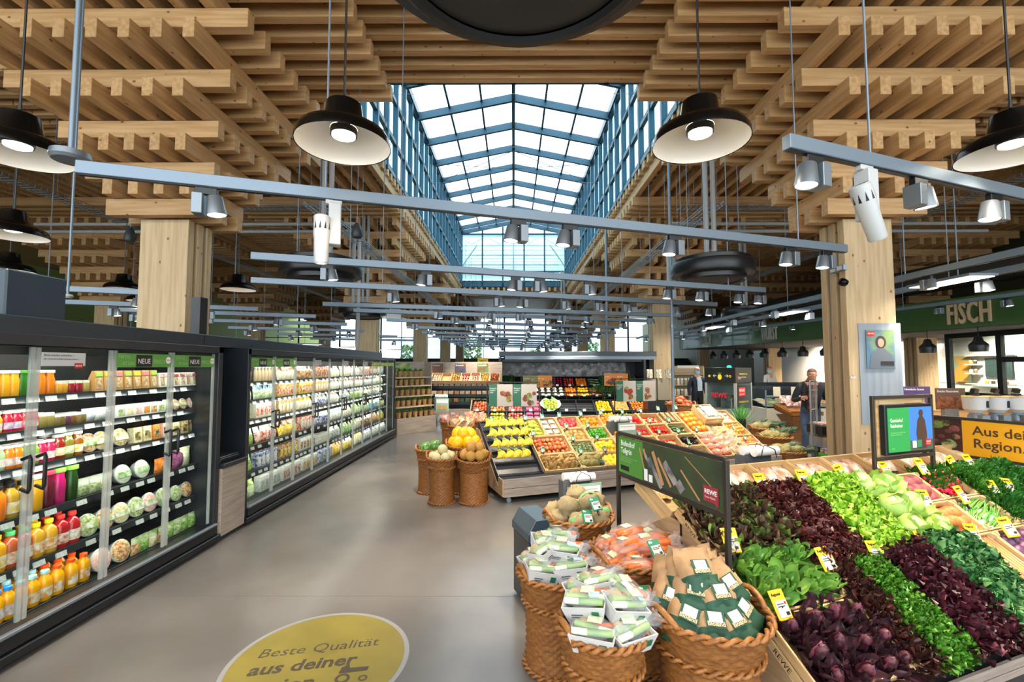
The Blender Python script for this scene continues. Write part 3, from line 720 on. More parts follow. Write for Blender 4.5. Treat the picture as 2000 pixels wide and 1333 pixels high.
def jar_me(col, cap, h=.09, r=.032):
 def f():
  b = MB(); b.lathe([(r * .9, 0), (r, .008), (r, h * .72), (r * .85, h * .8)], 12, 0); b.lathe([(r * .92, h * .78), (r * .92, h), (0, h)], 12, 1)
  return b.mesh('jar', [jm(col, .15), M('cap ' + cap, cap, rough=.35)], smooth=2)
 return cached(('jar', col, cap, h), f)
def bag_me(w, h, d, m, m2=None, seed=0):
 """soft pillow bag standing, with a printed header band"""
 def f():
  b = MB(); nx, nz = 7, 8; rr = random.Random(seed)
  for s in (-1, 1):
   V = []
   for j in range(nz + 1):
    v = j / nz
    for i in range(nx + 1):
     u = i / nx * 2 - 1
     t = (1 - abs(u) ** 2.5) * (math.sin(pi * min(1, v * 1.05 + .08)) ** .5 if v < .92 else .15)
     e = .12 * noise.noise(Vector((u * 3 + seed, v * 4, s * 3 + seed)))
     V.append((u * w / 2 * (1 - .08 * math.sin(pi * v)), s * d / 2 * max(0, t + e * (t > .05)), v * h))
   b.add(V, [(j * (nx + 1) + i, j * (nx + 1) + i + 1, (j + 1) * (nx + 1) + i + 1, (j + 1) * (nx + 1) + i) for j in range(nz) for i in range(nx)])
  for q in range(len(b.f)):
   zc = sum(b.v[i][2] for i in b.f[q]) / 4 / h
   b.m[q] = 1 if (zc > .62 and m2) else 0
  return b.mesh('bag', [m, m2 or m], smooth=1)
 return cached(('bag', w, h, d, m.name, m2 and m2.name, seed), f)
def box_me(w, h, d, m, m2=None, lean=0.):
 def f():
  b = MB().bx(-w / 2, w / 2, -d / 2, d / 2, 0, h, 0)
  if m2: b.bx(-w * .36, w * .36, -d / 2 - .002, -d / 2 + .002, h * .15, h * .7, 1)
  return b.mesh('box', [m, m2 or m], bev=0)
 return cached(('box', w, h, d, m.name, m2 and m2.name), f)
def wedge_me(w, h, d, m, m2, m3):
 def f():
  b = MB(); b.add([(-w / 2, -d / 2, 0), (w / 2, -d / 2, 0), (w / 2, d / 2, 0), (-w / 2, d / 2, 0), (-w / 2, -d * .35, h), (w / 2, -d * .35, h), (w / 2, -d * .15, h), (-w / 2, -d * .15, h)],
              [(0, 3, 2, 1), (4, 5, 6, 7), (0, 1, 5, 4), (1, 2, 6, 5), (2, 3, 7, 6), (3, 0, 4, 7)], 0)
  b.box((0, -d * .44, h * .4), (w * .6, .004, h * .55), 1, rx=-.12); b.box((0, -d * .40, h * .82), (w * .85, .006, h * .2), 2, rx=-.12)
  return b.mesh('wedge_pack', [m, m2, m3])
 return cached(('wedge', w, m.name, m2.name, m3.name), f)
def tub_me(r, d, m, lab=None, rim='dfe6e4'):
 def f():
  b = MB(); X = Matrix.Translation((0, 0, r * .98)) @ Euler((pi / 2 - .25, 0, 0)).to_matrix().to_4x4()
  b.lathe([(r * .8, -d), (r * .97, -.004)], 18, 1, X); b.lathe([(r, -.004), (r, .004), (r * .93, .006)], 18, 1, X)
  b.lathe([(r * .93, .006), (r * .6, .014), (0, .018)], 18, 0, X)
  if lab: b.add([(-r * .8, -r * .35, .02), (r * .8, -r * .35, .02), (r * .8, r * .2, .02), (-r * .8, r * .2, .02)], [(0, 1, 2, 3)], 2, X)
  return b.mesh('tub', [m, M('clear tub plastic ' + rim, rim, rough=.15, alpha=.6)] + ([lab] if lab else []), smooth=0)
 return cached(('tub', r, m.name, lab and lab.name, rim), f)
FOODC = {'salad': ('7fa04e', 'd9dcb8'), 'pasta': ('d9c48c', 'efe6c8'), 'carrot': ('df7020', 'f0a050'), 'mixed': ('b5553a', 'e3d39a'), 'couscous': ('a8864a', 'd8c79a'), 'red': ('7c2f5a', 'a86a94'),
         'white': ('e6e6d8', 'cfd6ba'), 'cabbage': ('cdd8a0', 'eef0d8'), 'ham': ('e3a59a', 'f3d6cc'), 'green': ('4f8a2c', 'a9c870'), 'dark': ('4a382c', '8d7a5a')}
def food(k): return M('food ' + k, FOODC[k][0], rough=.3, col2=FOODC[k][1], scale=55, coat=.6, rand=.08)
PAPW = M('white card', 'efece6', rough=.5); KRAFT = M('kraft card', 'c4935a', rough=.7, rand=.06)
SLV = M('white printed sleeve', 'f1eee6', rough=.4, col2='9fb56a', scale=22)
BLS = M('black printed sleeve', '25251f', rough=.4, col2='cdbb7d', scale=26)
def ypx(px, X=-3.3): return 889 * -X / (1003 - px)
def row(sh, px0, px1, me_fn, n, deep, name, label, cat, dy=0., ddx=.09, tilt=0., near=True, X0=None):
 z = SHZ[sh] + .002
 xf = X0 if X0 is not None else (-3.22 if sh == 5 else (-3.26 if sh > 2 else -3.3))
 ya, yb = ypx(px0), ypx(px1)
 for i in range(n):
  y = ya + (yb - ya) * (i + .5) / n
  for q in range(deep):
   r = me_fn(i)
   loc = (xf - q * ddx, y + R.uniform(-.003, .003), z); rot = (tilt, 0, pi / 2 + R.uniform(-.06, .06))
   lab = f"{NTH[i]} {'' if deep == 1 else ('front ' if q == 0 else ('rear ' if q == 1 else 'hindmost '))}{label} from left, {SHN[sh]} shelf, near refrigerator"
   if isinstance(r, tuple):
    o, first = r
    if not first: o = dup(o)
    o.location = loc; o.rotation_euler = rot; o['label'] = lab; o['category'] = cat; o['group'] = label + 's, ' + SHN[sh] + ' shelf'
   else: ob(name, r, None, loc, rot, label=lab, cat=cat, group=label + 's, ' + SHN[sh] + ' shelf')
BT = lambda h, r, nk, col, cap, lab=None: (lambda i: bottle(h, r, nk, col, cap, lab))
# top shelf
row(0, -45, 33, BT(.17, .034, .027, 'e8a21c', 'e6e2d8', None), 4, 2, '', 'mango yellow juice bottle', 'bottle', ddx=.075)
row(0, 33, 62, BT(.17, .034, .027, '2f6f1e', '5aa33a', None), 2, 2, '', 'dark green juice bottle', 'bottle', ddx=.075)
row(0, 66, 103, BT(.17, .034, .027, 'e07c14', 'e6e2d8', None), 2, 2, '', 'orange juice bottle with white lid', 'bottle', ddx=.075)
row(0, 105, 128, lambda i: jar_me('c98f2c', 'd8d4c8'), 2, 2, 'jar', 'amber honey coloured jar', 'jar', ddx=.07)
row(0, 128, 158, lambda i: jar_me('8e1c2a', 'd8d4c8'), 2, 2, 'jar', 'dark red jam jar', 'jar', ddx=.07)
row(0, 158, 172, lambda i: jar_me('a08a4a', 'd8d4c8'), 1, 2, 'jar', 'olive brown jar beside the kraft boxes', 'jar', ddx=.07)
SW = M('bread and filling', 'd9c6a2', rough=.6, col2='a87c58', scale=40)
KB = [M('green sandwich label', '8fb84a'), M('yellow sandwich label', 'e6c22e'), M('pink sandwich label', 'cf6f7c')]
row(0, 172, 300, lambda i: wedge_me(.075, .16, .1, KRAFT, SW, KB[i % 3]), 7, 1, 'sandwich_box', 'kraft sandwich box with a window', 'sandwich box')
row(0, 302, 410, lambda i: wedge_me(.075, .135, .1, PAPW, SW, M('red white label', 'f0e6e4', col2='b83a40', scale=15)), 9, 1, 'sandwich_box', 'white sandwich box', 'sandwich box')
# second shelf
row(1, -45, 8, BT(.135, .032, .022, 'e8a21c', 'f2f2ee', 'f2f0ea'), 2, 2, '', 'small yellow smoothie bottle', 'bottle', ddx=.075)
row(1, 8, 42, BT(.135, .032, .022, 'b5243e', 'f2f2ee', 'b58ac4'), 2, 2, '', 'small berry smoothie bottle with lilac label', 'bottle', ddx=.075)
row(1, 42, 76, BT(.135, .032, .022, 'c23a46', 'f2f2ee', 'e0606a'), 2, 2, '', 'small raspberry smoothie bottle with red label', 'bottle', ddx=.075)
row(1, 76, 104, lambda i: jar_me('8a7c3e', 'f2f2ee', .1, .035), 2, 2, 'jar', 'olive jar with white lid', 'jar', ddx=.07)
row(1, 106, 166, lambda i: jar_me(['7a6a3e', '6a5a2e', '5c2f4a', '6e4a24'][i % 4], 'f2f2ee', .08), 6, 2, 'jar', 'small dessert jar with white lid', 'jar', ddx=.07)
FOIL = M('clear foil over white', 'dcdedd', rough=.12, col2='a9b6c4', scale=14, coat=1)
row(1, 168, 218, lambda i: bag_me(.13, .1, .07, FOIL, FOIL, i), 3, 1, 'bag', 'clear bag of white cheese', 'bag')
row(1, 222, 316, lambda i: box_me(.085, .1, .09, PAPW, food(['salad', 'pasta', 'ham', 'carrot', 'mixed'][i % 5])), 6, 1, 'snack_box', 'white snack box with a food window', 'snack box')
row(1, 318, 334, lambda i: bag_me(.1, .11, .06, M('pale green sleeve', 'cddc8a', col2='eeeede', scale=12), None, 3), 1, 1, 'bag', 'pale green snack bag', 'bag')
row(1, 336, 408, lambda i: tub_me(.055, .04, food(['mixed', 'couscous', 'ham', 'mixed', 'pasta'][i % 5]), SLV), 5, 1, 'salad_tub', 'brown kraft bowl with a printed sleeve', 'salad bowl')
# third shelf
row(2, -45, 14, BT(.15, .036, .024, '9fbf8a', 'f2f2ee', 'f2f0ea'), 3, 2, '', 'pale green smoothie bottle with white label', 'bottle', ddx=.08)
row(2, 14, 48, BT(.15, .036, .024, 'ec7a12', 'f2f2ee', 'f2f0ea'), 2, 2, '', 'orange smoothie bottle with white label', 'bottle', ddx=.08)
row(2, 48, 78, BT(.15, .036, .024, '7fae3c', 'f2f2ee', 'f2f0ea'), 2, 2, '', 'green smoothie bottle with white label', 'bottle', ddx=.08)
row(2, 78, 110, BT(.15, .036, .024, 'c81e54', 'f2f2ee', 'f2f0ea'), 2, 2, '', 'pink smoothie bottle with white label', 'bottle', ddx=.08)
row(2, 110, 127, BT(.175, .04, .028, '8a1f14', 'd9d4cc', 'e8d28a'), 1, 2, '', 'dark red iced tea bottle', 'bottle', ddx=.09)
row(2, 127, 146, BT(.18, .04, .026, '7f7a2a', 'f2f2ee', 'a6bd3c'), 1, 2, '', 'olive green iced tea bottle', 'bottle', ddx=.09)
row(2, 146, 166, BT(.18, .04, .026, '96541a', 'f2f2ee', 'd7c23c'), 1, 2, '', 'amber iced tea bottle', 'bottle', ddx=.09)
row(2, 166, 214, lambda i: tub_me(.075, .05, food(['mixed', 'couscous'][i % 2]), M('green round label', '6ea53c', col2='eef0e2', scale=16)), 2, 1, 'salad_tub', 'round grain salad tub with green label', 'salad tub')
row(2, 220, 258, lambda i: tub_me(.075, .05, food('couscous'), M('green round label', '6ea53c')), 1, 1, 'salad_tub', 'large couscous tub behind the glass door edge', 'salad tub')
row(2, 260, 332, lambda i: box_me(.08, .13, .06, food(['pasta', 'pasta', 'carrot', 'ham'][i % 4]), BLS), 4, 1, 'pasta_pack', 'upright pasta pack with black label', 'pasta pack', tilt=-.1)
row(2, 336, 412, lambda i: box_me(.085, .12, .06, food(['pasta', 'couscous', 'dark', 'pasta'][i % 4]), BLS), 5, 1, 'snack_pack', 'dark labelled snack pack', 'snack pack', tilt=-.1)
# fourth shelf
row(3, -45, 10, BT(.22, .042, .02, 'e8761a', '1c1c1c', None), 2, 2, '', 'tall orange juice bottle with black cap', 'bottle', ddx=.09)
row(3, 10, 54, BT(.22, .042, .02, 'b08a2e', '1c1c1c', 'd8b23c'), 2, 2, '', 'tall apple juice bottle with black cap', 'bottle', ddx=.09)
row(3, 56, 78, BT(.24, .045, .036, 'd79a16', 'c9c4ba', None), 1, 2, '', 'big mango smoothie bottle', 'bottle', ddx=.1)
row(3, 78, 101, BT(.25, .045, .036, '5a1024', '8a2a3a', None), 1, 2, '', 'big dark red smoothie bottle', 'bottle', ddx=.1)
row(3, 101, 124, BT(.25, .045, .036, 'b01560', '6aa83a', None), 1, 2, '', 'big magenta smoothie bottle', 'bottle', ddx=.1)
row(3, 124, 148, BT(.25, .045, .036, '1f3d12', '6aa83a', None), 1, 2, '', 'big dark green smoothie bottle', 'bottle', ddx=.1)
row(3, 150, 214, lambda i: bag_me(.13, .13, .07, food('salad'), M('clear bag top', 'c9d2c0', rough=.15, coat=1), i), 3, 1, 'salad_bag', 'clear bag of salad leaves', 'salad bag')
row(3, 220, 292, lambda i: tub_me(.08, .05, food('white'), M('small green dot label', 'cfd8c0', col2='5f9a45', scale=20)), 2, 1, 'noodle_tray', 'clear tray of pale noodles', 'tray')
row(3, 293, 328, lambda i: bag_me(.13, .13, .07, food('carrot'), None, 7), 1, 1, 'carrot_bag', 'clear bag of shredded carrot', 'bag')
row(3, 329, 362, lambda i: bag_me(.15, .17, .07, food('red'), None, 2), 1, 1, 'cabbage_bag', 'red cabbage bag beside the door handle', 'bag')
row(3, 343, 398, lambda i: bag_me(.17, .18, .07, food('cabbage'), None, i + 4), 2, 1, 'cabbage_bag', 'clear bag of shredded white cabbage', 'bag')
row(3, 398, 414, lambda i: bag_me(.15, .17, .07, food('red'), None, 9), 1, 1, 'cabbage_bag', 'red cabbage bag at the end of the row', 'bag')
# fifth shelf
row(4, -45, 12, BT(.23, .05, .02, 'e6a012', 'd9a81c', 'e8b83c'), 2, 2, '', 'round yellow juice bottle', 'bottle', ddx=.11)
row(4, 12, 62, BT(.23, .05, .02, 'b5522c', '54b06a', 'c98a6a'), 2, 2, '', 'reddish juice bottle with green cap', 'bottle', ddx=.11)
row(4, 62, 110, BT(.23, .05, .02, 'd09a2a', 'e8c81c', 'd8903c'), 2, 2, '', 'golden juice bottle with yellow cap', 'bottle', ddx=.11)
row(4, 110, 154, BT(.23, .05, .02, 'a81c22', 'd83a34', 'b5543c'), 2, 2, '', 'red juice bottle with red cap', 'bottle', ddx=.11)
row(4, 156, 330, lambda i: tub_me(.085, .05, food(['salad', 'mixed', 'pasta', 'salad', 'ham', 'salad'][i % 6]), SLV), 6, 1, 'salad_tub', 'round salad tub with printed sleeve', 'salad tub')
row(4, 334, 410, lambda i: tub_me(.075, .05, food(['salad', 'mixed', 'carrot', 'green'][i % 4]), None, 'c9dbe0'), 4, 1, 'salad_tub', 'round clear salad bowl with blue edge', 'salad tub')
# bottom shelf
for q, (a, c, cap, lab, nm) in enumerate([(-45, 26, '2a7fd0', 'f2f0ea', 'orange juice bottle with blue cap'), (26, 96, '9fd0dc', 'd8903c', 'orange juice bottle with pale blue cap'), (96, 172, 'e84a12', 'd8903c', 'orange juice bottle with orange red cap')]):
 row(5, a, c, BT(.2, .042, .019, 'eaa20c', cap, lab), 3, 3, '', nm, 'bottle', ddx=.092)
row(5, 174, 250, lambda i: tub_me(.09, .06, food(['ham', 'mixed'][i % 2]), None), 2, 1, 'salad_bowl', 'large round clear bowl of mixed salad', 'salad bowl')
row(5, 252, 412, lambda i: bag_me(.1, .14, .06, food(['mixed', 'green', 'pasta', 'mixed', 'green', 'salad', 'green', 'green'][i % 8]), M('cup foil top', 'b9c4a0', rough=.15, col2='7f9a5a', scale=18, coat=1), i % 5), 11, 1, 'salad_cup', 'clear salad cup standing in the front row', 'salad cup')
# long refrigerator: one kind per door and shelf
FP = {}
def fpm(k):
 c = {'saladw': ('9db46a', 'e9efdc'), 'salad2': ('7fa348', 'b8d070'), 'blue': ('3f9fd0', 'e8f2f4'), 'greenlab': ('7fc040', 'd9ecc0'), 'redw': ('c8402e', 'efd9cc'), 'cream': ('e9dcba', 'f4f0e2'), 'brown': ('8a5a3a', 'd9b58a'),
         'yellow': ('e6b414', 'f3df8a'), 'navy': ('2c3a80', 'd8dcf0'), 'white': ('efeee8', 'cfcdc4'), 'kraft': ('c79b62', 'e3cda2'), 'pink': ('d98a96', 'f2dada'), 'ltgreen': ('b7cf8a', 'edf3d8'), 'orange': ('e08a2e', 'f3d6a0'), 'grey': ('8f9694', 'd5dbd8'), 'lilac': ('9a86b8', 'e4dcee')}[k]
 return M('pack ' + k, c[0], rough=.25, col2=c[1], scale=30, rand=.1, coat=.5)
PL2 = [ # (kind, colour, header colour) per door for every shelf
 ['bottle_r', 'bottle_w', 'bag:cream:brown', 'bag:brown:grey', 'box:redw:brown', 'bag:cream:white', 'bag:cream:grey', 'bag:white:cream', 'box:white:redw', 'box:brown:white', 'box:grey:white'],
 ['bag:saladw:white', 'bag:saladw:blue', 'box:orange:redw', 'box:yellow:redw', 'box:orange:cream', 'bag:cream:white', 'bag:white:cream', 'bag:cream:pink', 'bag:white:redw', 'bag:white:grey', 'bag:saladw:white'],
 ['bag:salad2:blue', 'box:cream:redw', 'box:kraft:cream', 'bag:cream:yellow', 'bag:navy:white', 'bag:white:cream', 'bag:grey:white', 'bag:salad2:grey', 'bag:ltgreen:white', 'bag:grey:brown', 'bag:white:saladw'],
 ['bag:salad2:blue', 'bag:redw:white', 'bag:yellow:brown', 'box:redw:white', 'bag:navy:white', 'bag:white:blue', 'bag:cream:white', 'bag:ltgreen:salad2', 'bag:ltgreen:white', 'bag:blue:ltgreen', 'bag:ltgreen:white'],
 ['bag:salad2:greenlab', 'box:navy:white', 'box:brown:yellow', 'box:white:brown', 'tray:white:cream', 'bag:grey:white', 'bag:greenlab:ltgreen', 'bag:cream:ltgreen', 'bag:brown:white', 'bag:orange:pink', 'bag:yellow:ltgreen'],
 ['bag:ltgreen:salad2', 'box:white:grey', 'box:white:redw', 'box:white:orange', 'box:navy:grey', 'bag:yellow:orange', 'bag:yellow:white', 'bag:cream:yellow', 'bag:white:lilac', 'bag:white:grey', 'bag:grey:white']]
CN = {'saladw': 'pale green', 'salad2': 'leafy green', 'blue': 'blue', 'greenlab': 'bright green', 'redw': 'red', 'cream': 'cream', 'brown': 'brown', 'yellow': 'yellow', 'navy': 'navy blue', 'white': 'white', 'kraft': 'kraft', 'pink': 'pink', 'ltgreen': 'light green', 'orange': 'orange', 'grey': 'grey', 'lilac': 'lilac'}
DN = ['first', 'second', 'third', 'fourth', 'fifth', 'sixth', 'seventh', 'eighth', 'ninth', 'tenth', 'eleventh']
for sh in range(6):
 for d in range(11):
  spec = PL2[sh][d].split(':')
  z = SHZ[sh] + .002; xf = -3.22 if sh == 5 else (-3.27 if sh > 2 else -3.31)
  a, c = E2[d] + .04, E2[d + 1] - .03
  gap = (SHZ[sh - 1] - SHZ[sh] if sh else .28) - .05
  n = {'bag': 4, 'box': 5, 'tray': 3}.get(spec[0], 6)
  for i in range(n):
   y = a + (c - a) * (i + .5) / n; w = (c - a) / n
   hh = min(gap, .2) * R.uniform(.85, 1)
   rot = (R.uniform(-.25, -.1), 0, pi / 2 + R.uniform(-.15, .15))
   if spec[0] == 'bag':
    me = bag_me(round(w * 1.04, 3), round(min(gap, .2), 3), .09, fpm(spec[1]), fpm(spec[2]), i % 3); nm = 'food_bag'; kd = 'bag'
   elif spec[0] == 'box':
    me = box_me(round(w * .93, 3), round(min(gap, .19), 3), .09, fpm(spec[1]), fpm(spec[2])); nm = 'food_pack'; kd = 'pack'; rot = (0, 0, pi / 2)
   elif spec[0] == 'tray':
    me = box_me(round(w * .93, 3), .05, .12, fpm(spec[1]), fpm(spec[2])); nm = 'food_tray'; kd = 'tray'; rot = (0, 0, pi / 2)
   else:
    rc = spec[0][-1] == 'r'
    me = cached(spec[0], lambda: (lambda b: (bottle_mb(b, .19, .03, .018, 0, 1, None, 10), b.mesh('milk_bottle', [M('dressing', 'd9bfa0' if rc else 'e9ecea', rough=.2), M('cap red' if rc else 'cap white', 'c8202a' if rc else 'f0f0f0')], smooth=2))[1])(MB()))
    nm = 'bottle'; kd = 'bottle'; rot = (0, 0, 0)
   desc = (f'{CN[spec[1]]} {kd} with {CN[spec[2]]} print' if len(spec) > 1 else ('red capped' if rc else 'white') + ' bottle')
   st = 3 if spec[0] == 'tray' else 1
   for q in range(st):
    ob(nm, me, None, (xf - (.02 if spec[0] == 'bag' else .03), y, z + q * .052), rot, label=f'{NTH[i]} {desc}, {SHN[sh]} shelf, {DN[d]} door of long refrigerator', cat=kd, group=f'{SHN[sh]} shelf, {DN[d]} door, long refrigerator')
# ------------------------------------------------------------ sloped produce displays
class Disp:
 def __init__(s, O, th, cell, t):
  s.O = Vector(O); s.th = th; s.c = cell; s.t = t
  s.V = NV * math.cos(th) - Vector((0, 0, math.sin(th))); s.N = U.cross(-s.V).normalized()
  if s.N.z < 0: s.N = -s.N
  s.Mx = Matrix((U, -s.V, s.N)).transposed()
  s.rot = s.Mx.to_euler()
 def p(s, k, j, h=0.): return s.O + U * (k * s.c) + s.V * (j * s.t) + s.N * h
 def rotz(s, rz, rx=0, ry=0): return (s.Mx @ Euler((rx, ry, rz)).to_matrix()).to_euler()
 def hit(s, x, y, h=0.):          # where the line of sight of a photo pixel meets the crate plane
  d = ray(x, y); c = Vector((0, 0, CAMZ)); return c + d * ((s.O + s.N * h - c).dot(s.N) / d.dot(s.N))
D1 = Disp((1.679, 3.227, .932), .587, .424, .568)
D2 = Disp((.11, 7.353, .965), .567, .4, .292)
CRW = wood('crate wood', 'd9b885', 'c79d66', rand=.1, gs=2)
BURN = M('burnt black lettering', '2a1d14', rough=.7)
def crate(D, k0, k1, j0, j1, label, group, h=.13, ctext=None, front=None):
 w = (k1 - k0) * D.c - .008; l = (j1 - j0) * D.t - .008
 o = ob('wooden_crate', None, None, D.p((k0 + k1) / 2, (j0 + j1) / 2, -h), D.rot, label=label, cat='crate', group=group)
 th = .012
 ob('base', cached(('cb', round(w, 3), round(l, 3)), lambda: MB().box((0, 0, .006), (w, l, .01)).mesh('base', CRW)), o)
 ls = cached(('cl', round(l, 3), h), lambda: MB().box((0, 0, 0), (l, th, h * .42)).mesh('slat', CRW, bev=.002))
 ws = cached(('cw', round(w, 3), h), lambda: MB().box((0, 0, 0), (w, th, h * .42)).mesh('slat', CRW, bev=.002))
 ps = cached(('cp', h), lambda: MB().add([(0, 0, 0), (.035, 0, 0), (0, .035, 0), (0, 0, h + .004), (.035, 0, h + .004), (0, .035, h + .004)], [(0, 2, 1), (3, 4, 5), (0, 1, 4, 3), (1, 2, 5, 4), (2, 0, 3, 5)]).mesh('corner_post', CRW))
 for z in (h * .25, h * .77):
  for q in (-1, 1):
   ob('slat', ls, o, (q * (w / 2 - th / 2), 0, z), (0, 0, pi / 2)); ob('slat', ws, o, (0, q * (l / 2 - th / 2), z))
 for i, (a, c) in enumerate(((-1, -1), (1, -1), (1, 1), (-1, 1))):
  ob('corner_post', ps, o, (a * (w / 2 - th), c * (l / 2 - th), .002), (0, 0, i * pi / 2))
 if ctext:
  if ctext == 'side': text('REWE', .042, BURN, o, (-w / 2 - .001, .08, h * .25 - .012), (pi / 2, 0, -pi / 2))
  elif ctext == 'front': text('REWE', .042, BURN, o, (-.07, -l / 2 - .001, h * .25 - .016), (pi / 2, 0, 0))
  elif ctext == 'back': text('REWE', .045, BURN, o, (.07, l / 2 + .001, h * .25 - .016), (pi / 2, 0, pi))
 return o
def gable(D, k0, k1, jn, name, label, back=1.12, lip=.0, zb=.05, drop=.155, zl=None):
 """wooden gable body under the crates, with end panels"""
 o = ob(name, None, None, (0, 0, 0), label=label, cat='display')
 run = jn * D.t * math.cos(D.th); fall = jn * D.t * math.sin(D.th)
 zt = D.O.z - drop; zf = zt - fall
 rf = run + lip; zl = zl or zf
 prof = [(-back, zb + .1), (-back, zt - fall * .9), (-.12, zt), (.02, zt), (run + .01, zf), (run + .01, zl), (rf + .01, zl - .01), (rf + .01, zb + .1)]
 def X(k, off=0):
  q = D.O + U * (k * D.c + off); q.z = 0
  m = Matrix((NV, U, Vector((0, 0, 1)))).transposed().to_4x4(); return Matrix.Translation(q) @ m
 L = (k1 - k0) * D.c
 ob('body', MB().prism([(a, z) for a, z in prof], .02, L - .02, 0, X(k0)).mesh('body', ANTH), o)
 for kk, off in ((k0, 0), (k1, -.02)):
  for part, pr in (('end_panel', [(.012, zb + .08), (.012, zt + .01), (.03, zt + .01), (run + .01, zf + .01), (run + .02, zl + .01), (rf + .03, zl + .005), (rf + .03, zb + .08)]), ('end_panel', [(-.012, zb + .08), (-.012, zt + .01), (-.13, zt + .01), (-back - .02, zt - fall * .9), (-back - .02, zb + .08)])):
   ob(part, MB().prism(pr, 0, .02, 0, X(kk, off)).mesh(part, M('warm oak panel', 'b49674', rough=.5, col2='a58762', scale=6, stretch=(1, 1, 8)), bev=.002), o)
  ob('seam_strip', MB().prism([(-.012, zb + .08), (.012, zb + .08), (.012, zt), (-.012, zt)], .004, .016, 0, X(kk, off)).mesh('seam_strip', BLK), o)
 for i in range(2):
  z0, z1 = (zb + .07, (zb + .07 + zl) / 2 - .003) if i == 0 else ((zb + .07 + zl) / 2 + .003, zl + .01)
  ob('front_board', MB().prism([(rf + .012, z0), (rf + .012, z1), (rf + .032, z1), (rf + .032, z0)], .02, L - .02, 0, X(k0)).mesh('front_board', M('grey oak board', 'a1948a', rough=.5, col2='8d8076', scale=4, stretch=(1, .3, 10)), bev=.002), o)
 ob('foot_recess', MB().prism([(-back + .1, .06), (-back + .1, zb + .1), (rf - .12, zb + .1), (rf - .12, .06)], .1, L - .1, 0, X(k0)).mesh('foot_recess', BLK), o)
 for kk in (.12, L / 2, L - .12):
  for a in (rf - .06, -back + .1):
   c = MB().lathe([(0, -.012), (.032, -.012), (.032, .012), (0, .012)], 14, 0, Matrix.Translation((0, 0, .032)) @ Euler((pi / 2, 0, 0)).to_matrix().to_4x4()).bx(-.018, .018, -.02, .02, .03, zb + .1)
   q = X(k0) @ Vector((a, kk, 0)); ob('caster', c.mesh('caster', ALUD, smooth=2), o, q)
 return o
gable(D1, -1.5, 8, 2, 'produce_display', 'gable shaped wooden salad display carrying crates with yellow price cards', zl=.2)
gable(D2, -1.75, 10.5, 4, 'produce_display', 'gable shaped grey oak fruit display on casters holding the bananas', zb=.02, lip=.17, zl=.31)
# ---- price cards
EINK = M('e-ink grey', 'c9c5bd', rough=.4)
CARDY = M('yellow card frame', 'f2bd12', rough=.4); CARDG = M('green card frame', '0f7a58', rough=.4)
def card_proto(y):
 o = ob('price_card', None)
 w, h = (.074, .105) if y else (.062, .085)
 ob('frame', MB().box((0, 0, 0), (w, .008, h)).mesh('frame', CARDY if y else CARDG, bev=.003), o)
 ob('display', MB().box((0, -.005, -h * .13), (w * .76, .003, h * .55)).mesh('display', EINK), o)
 text('Regional' if y else 'Bio', .014, TXB if y else TXW, o, (-w * .42, -.0052, h * .3), (pi / 2, 0, 0), bold=.0006)
 ob('print', MB().box((-w * .08, -.0072, h * .02), (w * .45, .001, .003)).box((-w * .05, -.0072, -h * .06), (w * .5, .001, .003)).box((w * .2, -.0072, -h * .3), (w * .22, .001, .012)).mesh('print', TXB), o)
 ob('red_mark', MB().box((w * .27, -.0072, h * .04), (w * .12, .001, w * .12)).mesh('red_mark', RED), o)
 ob('clip', MB().bx(-.006, .006, .004, .014, -h * .75, -h * .1).mesh('clip', BLK), o)
 return o
CP = {True: card_proto(True), False: card_proto(False)}; CPU = {True: 0, False: 0}
def card(loc, rz, label, y=True, tilt=-.5, sc=1.):
 o = CP[y] if not CPU[y] else dup(CP[y])
 CPU[y] = 1
 o.location = loc; o.rotation_euler = (tilt, R.uniform(-.12, .12), rz); o.scale = (sc,) * 3
 o['label'] = label; o['category'] = 'price card'; o['group'] = 'yellow price cards' if y else 'green price cards'
for x, y, l in [(1488, 944, 'above the dark red lollo lettuce, behind its upper edge'), (1570, 936, 'behind the light green frilly lettuce'), (1643, 925, 'behind the iceberg lettuces'), (1730, 918, 'at the top of the beetroot crate'), (1800, 912, 'at the top left of the radish crate'),
    (1862, 906, 'behind the radishes, left of two close together'), (1894, 903, 'behind the parsley, right of two close together'), (1806, 975, 'between red and golden beets'), (1878, 967, 'below the radishes'), (1940, 955, 'left of two before the dill'), (1971, 951, 'right of two before the dill'),
    (1427, 1056, 'on the oak leaf lettuce crate behind the banner post'), (1614, 1093, 'below the dark red lollo lettuce'), (1711, 1080, 'above the curly endive, below the frilly lettuce'), (1803, 1059, 'below the iceberg lettuces'), (1901, 1044, 'below the golden beets'), (1968, 1030, 'below the spring onions'), (1524, 1182, 'between romaine and radicchio')]:
 card(D1.hit(x, y, .05), UA + R.uniform(-.3, .1), 'yellow price card ' + l, True, -.55, 1.32)
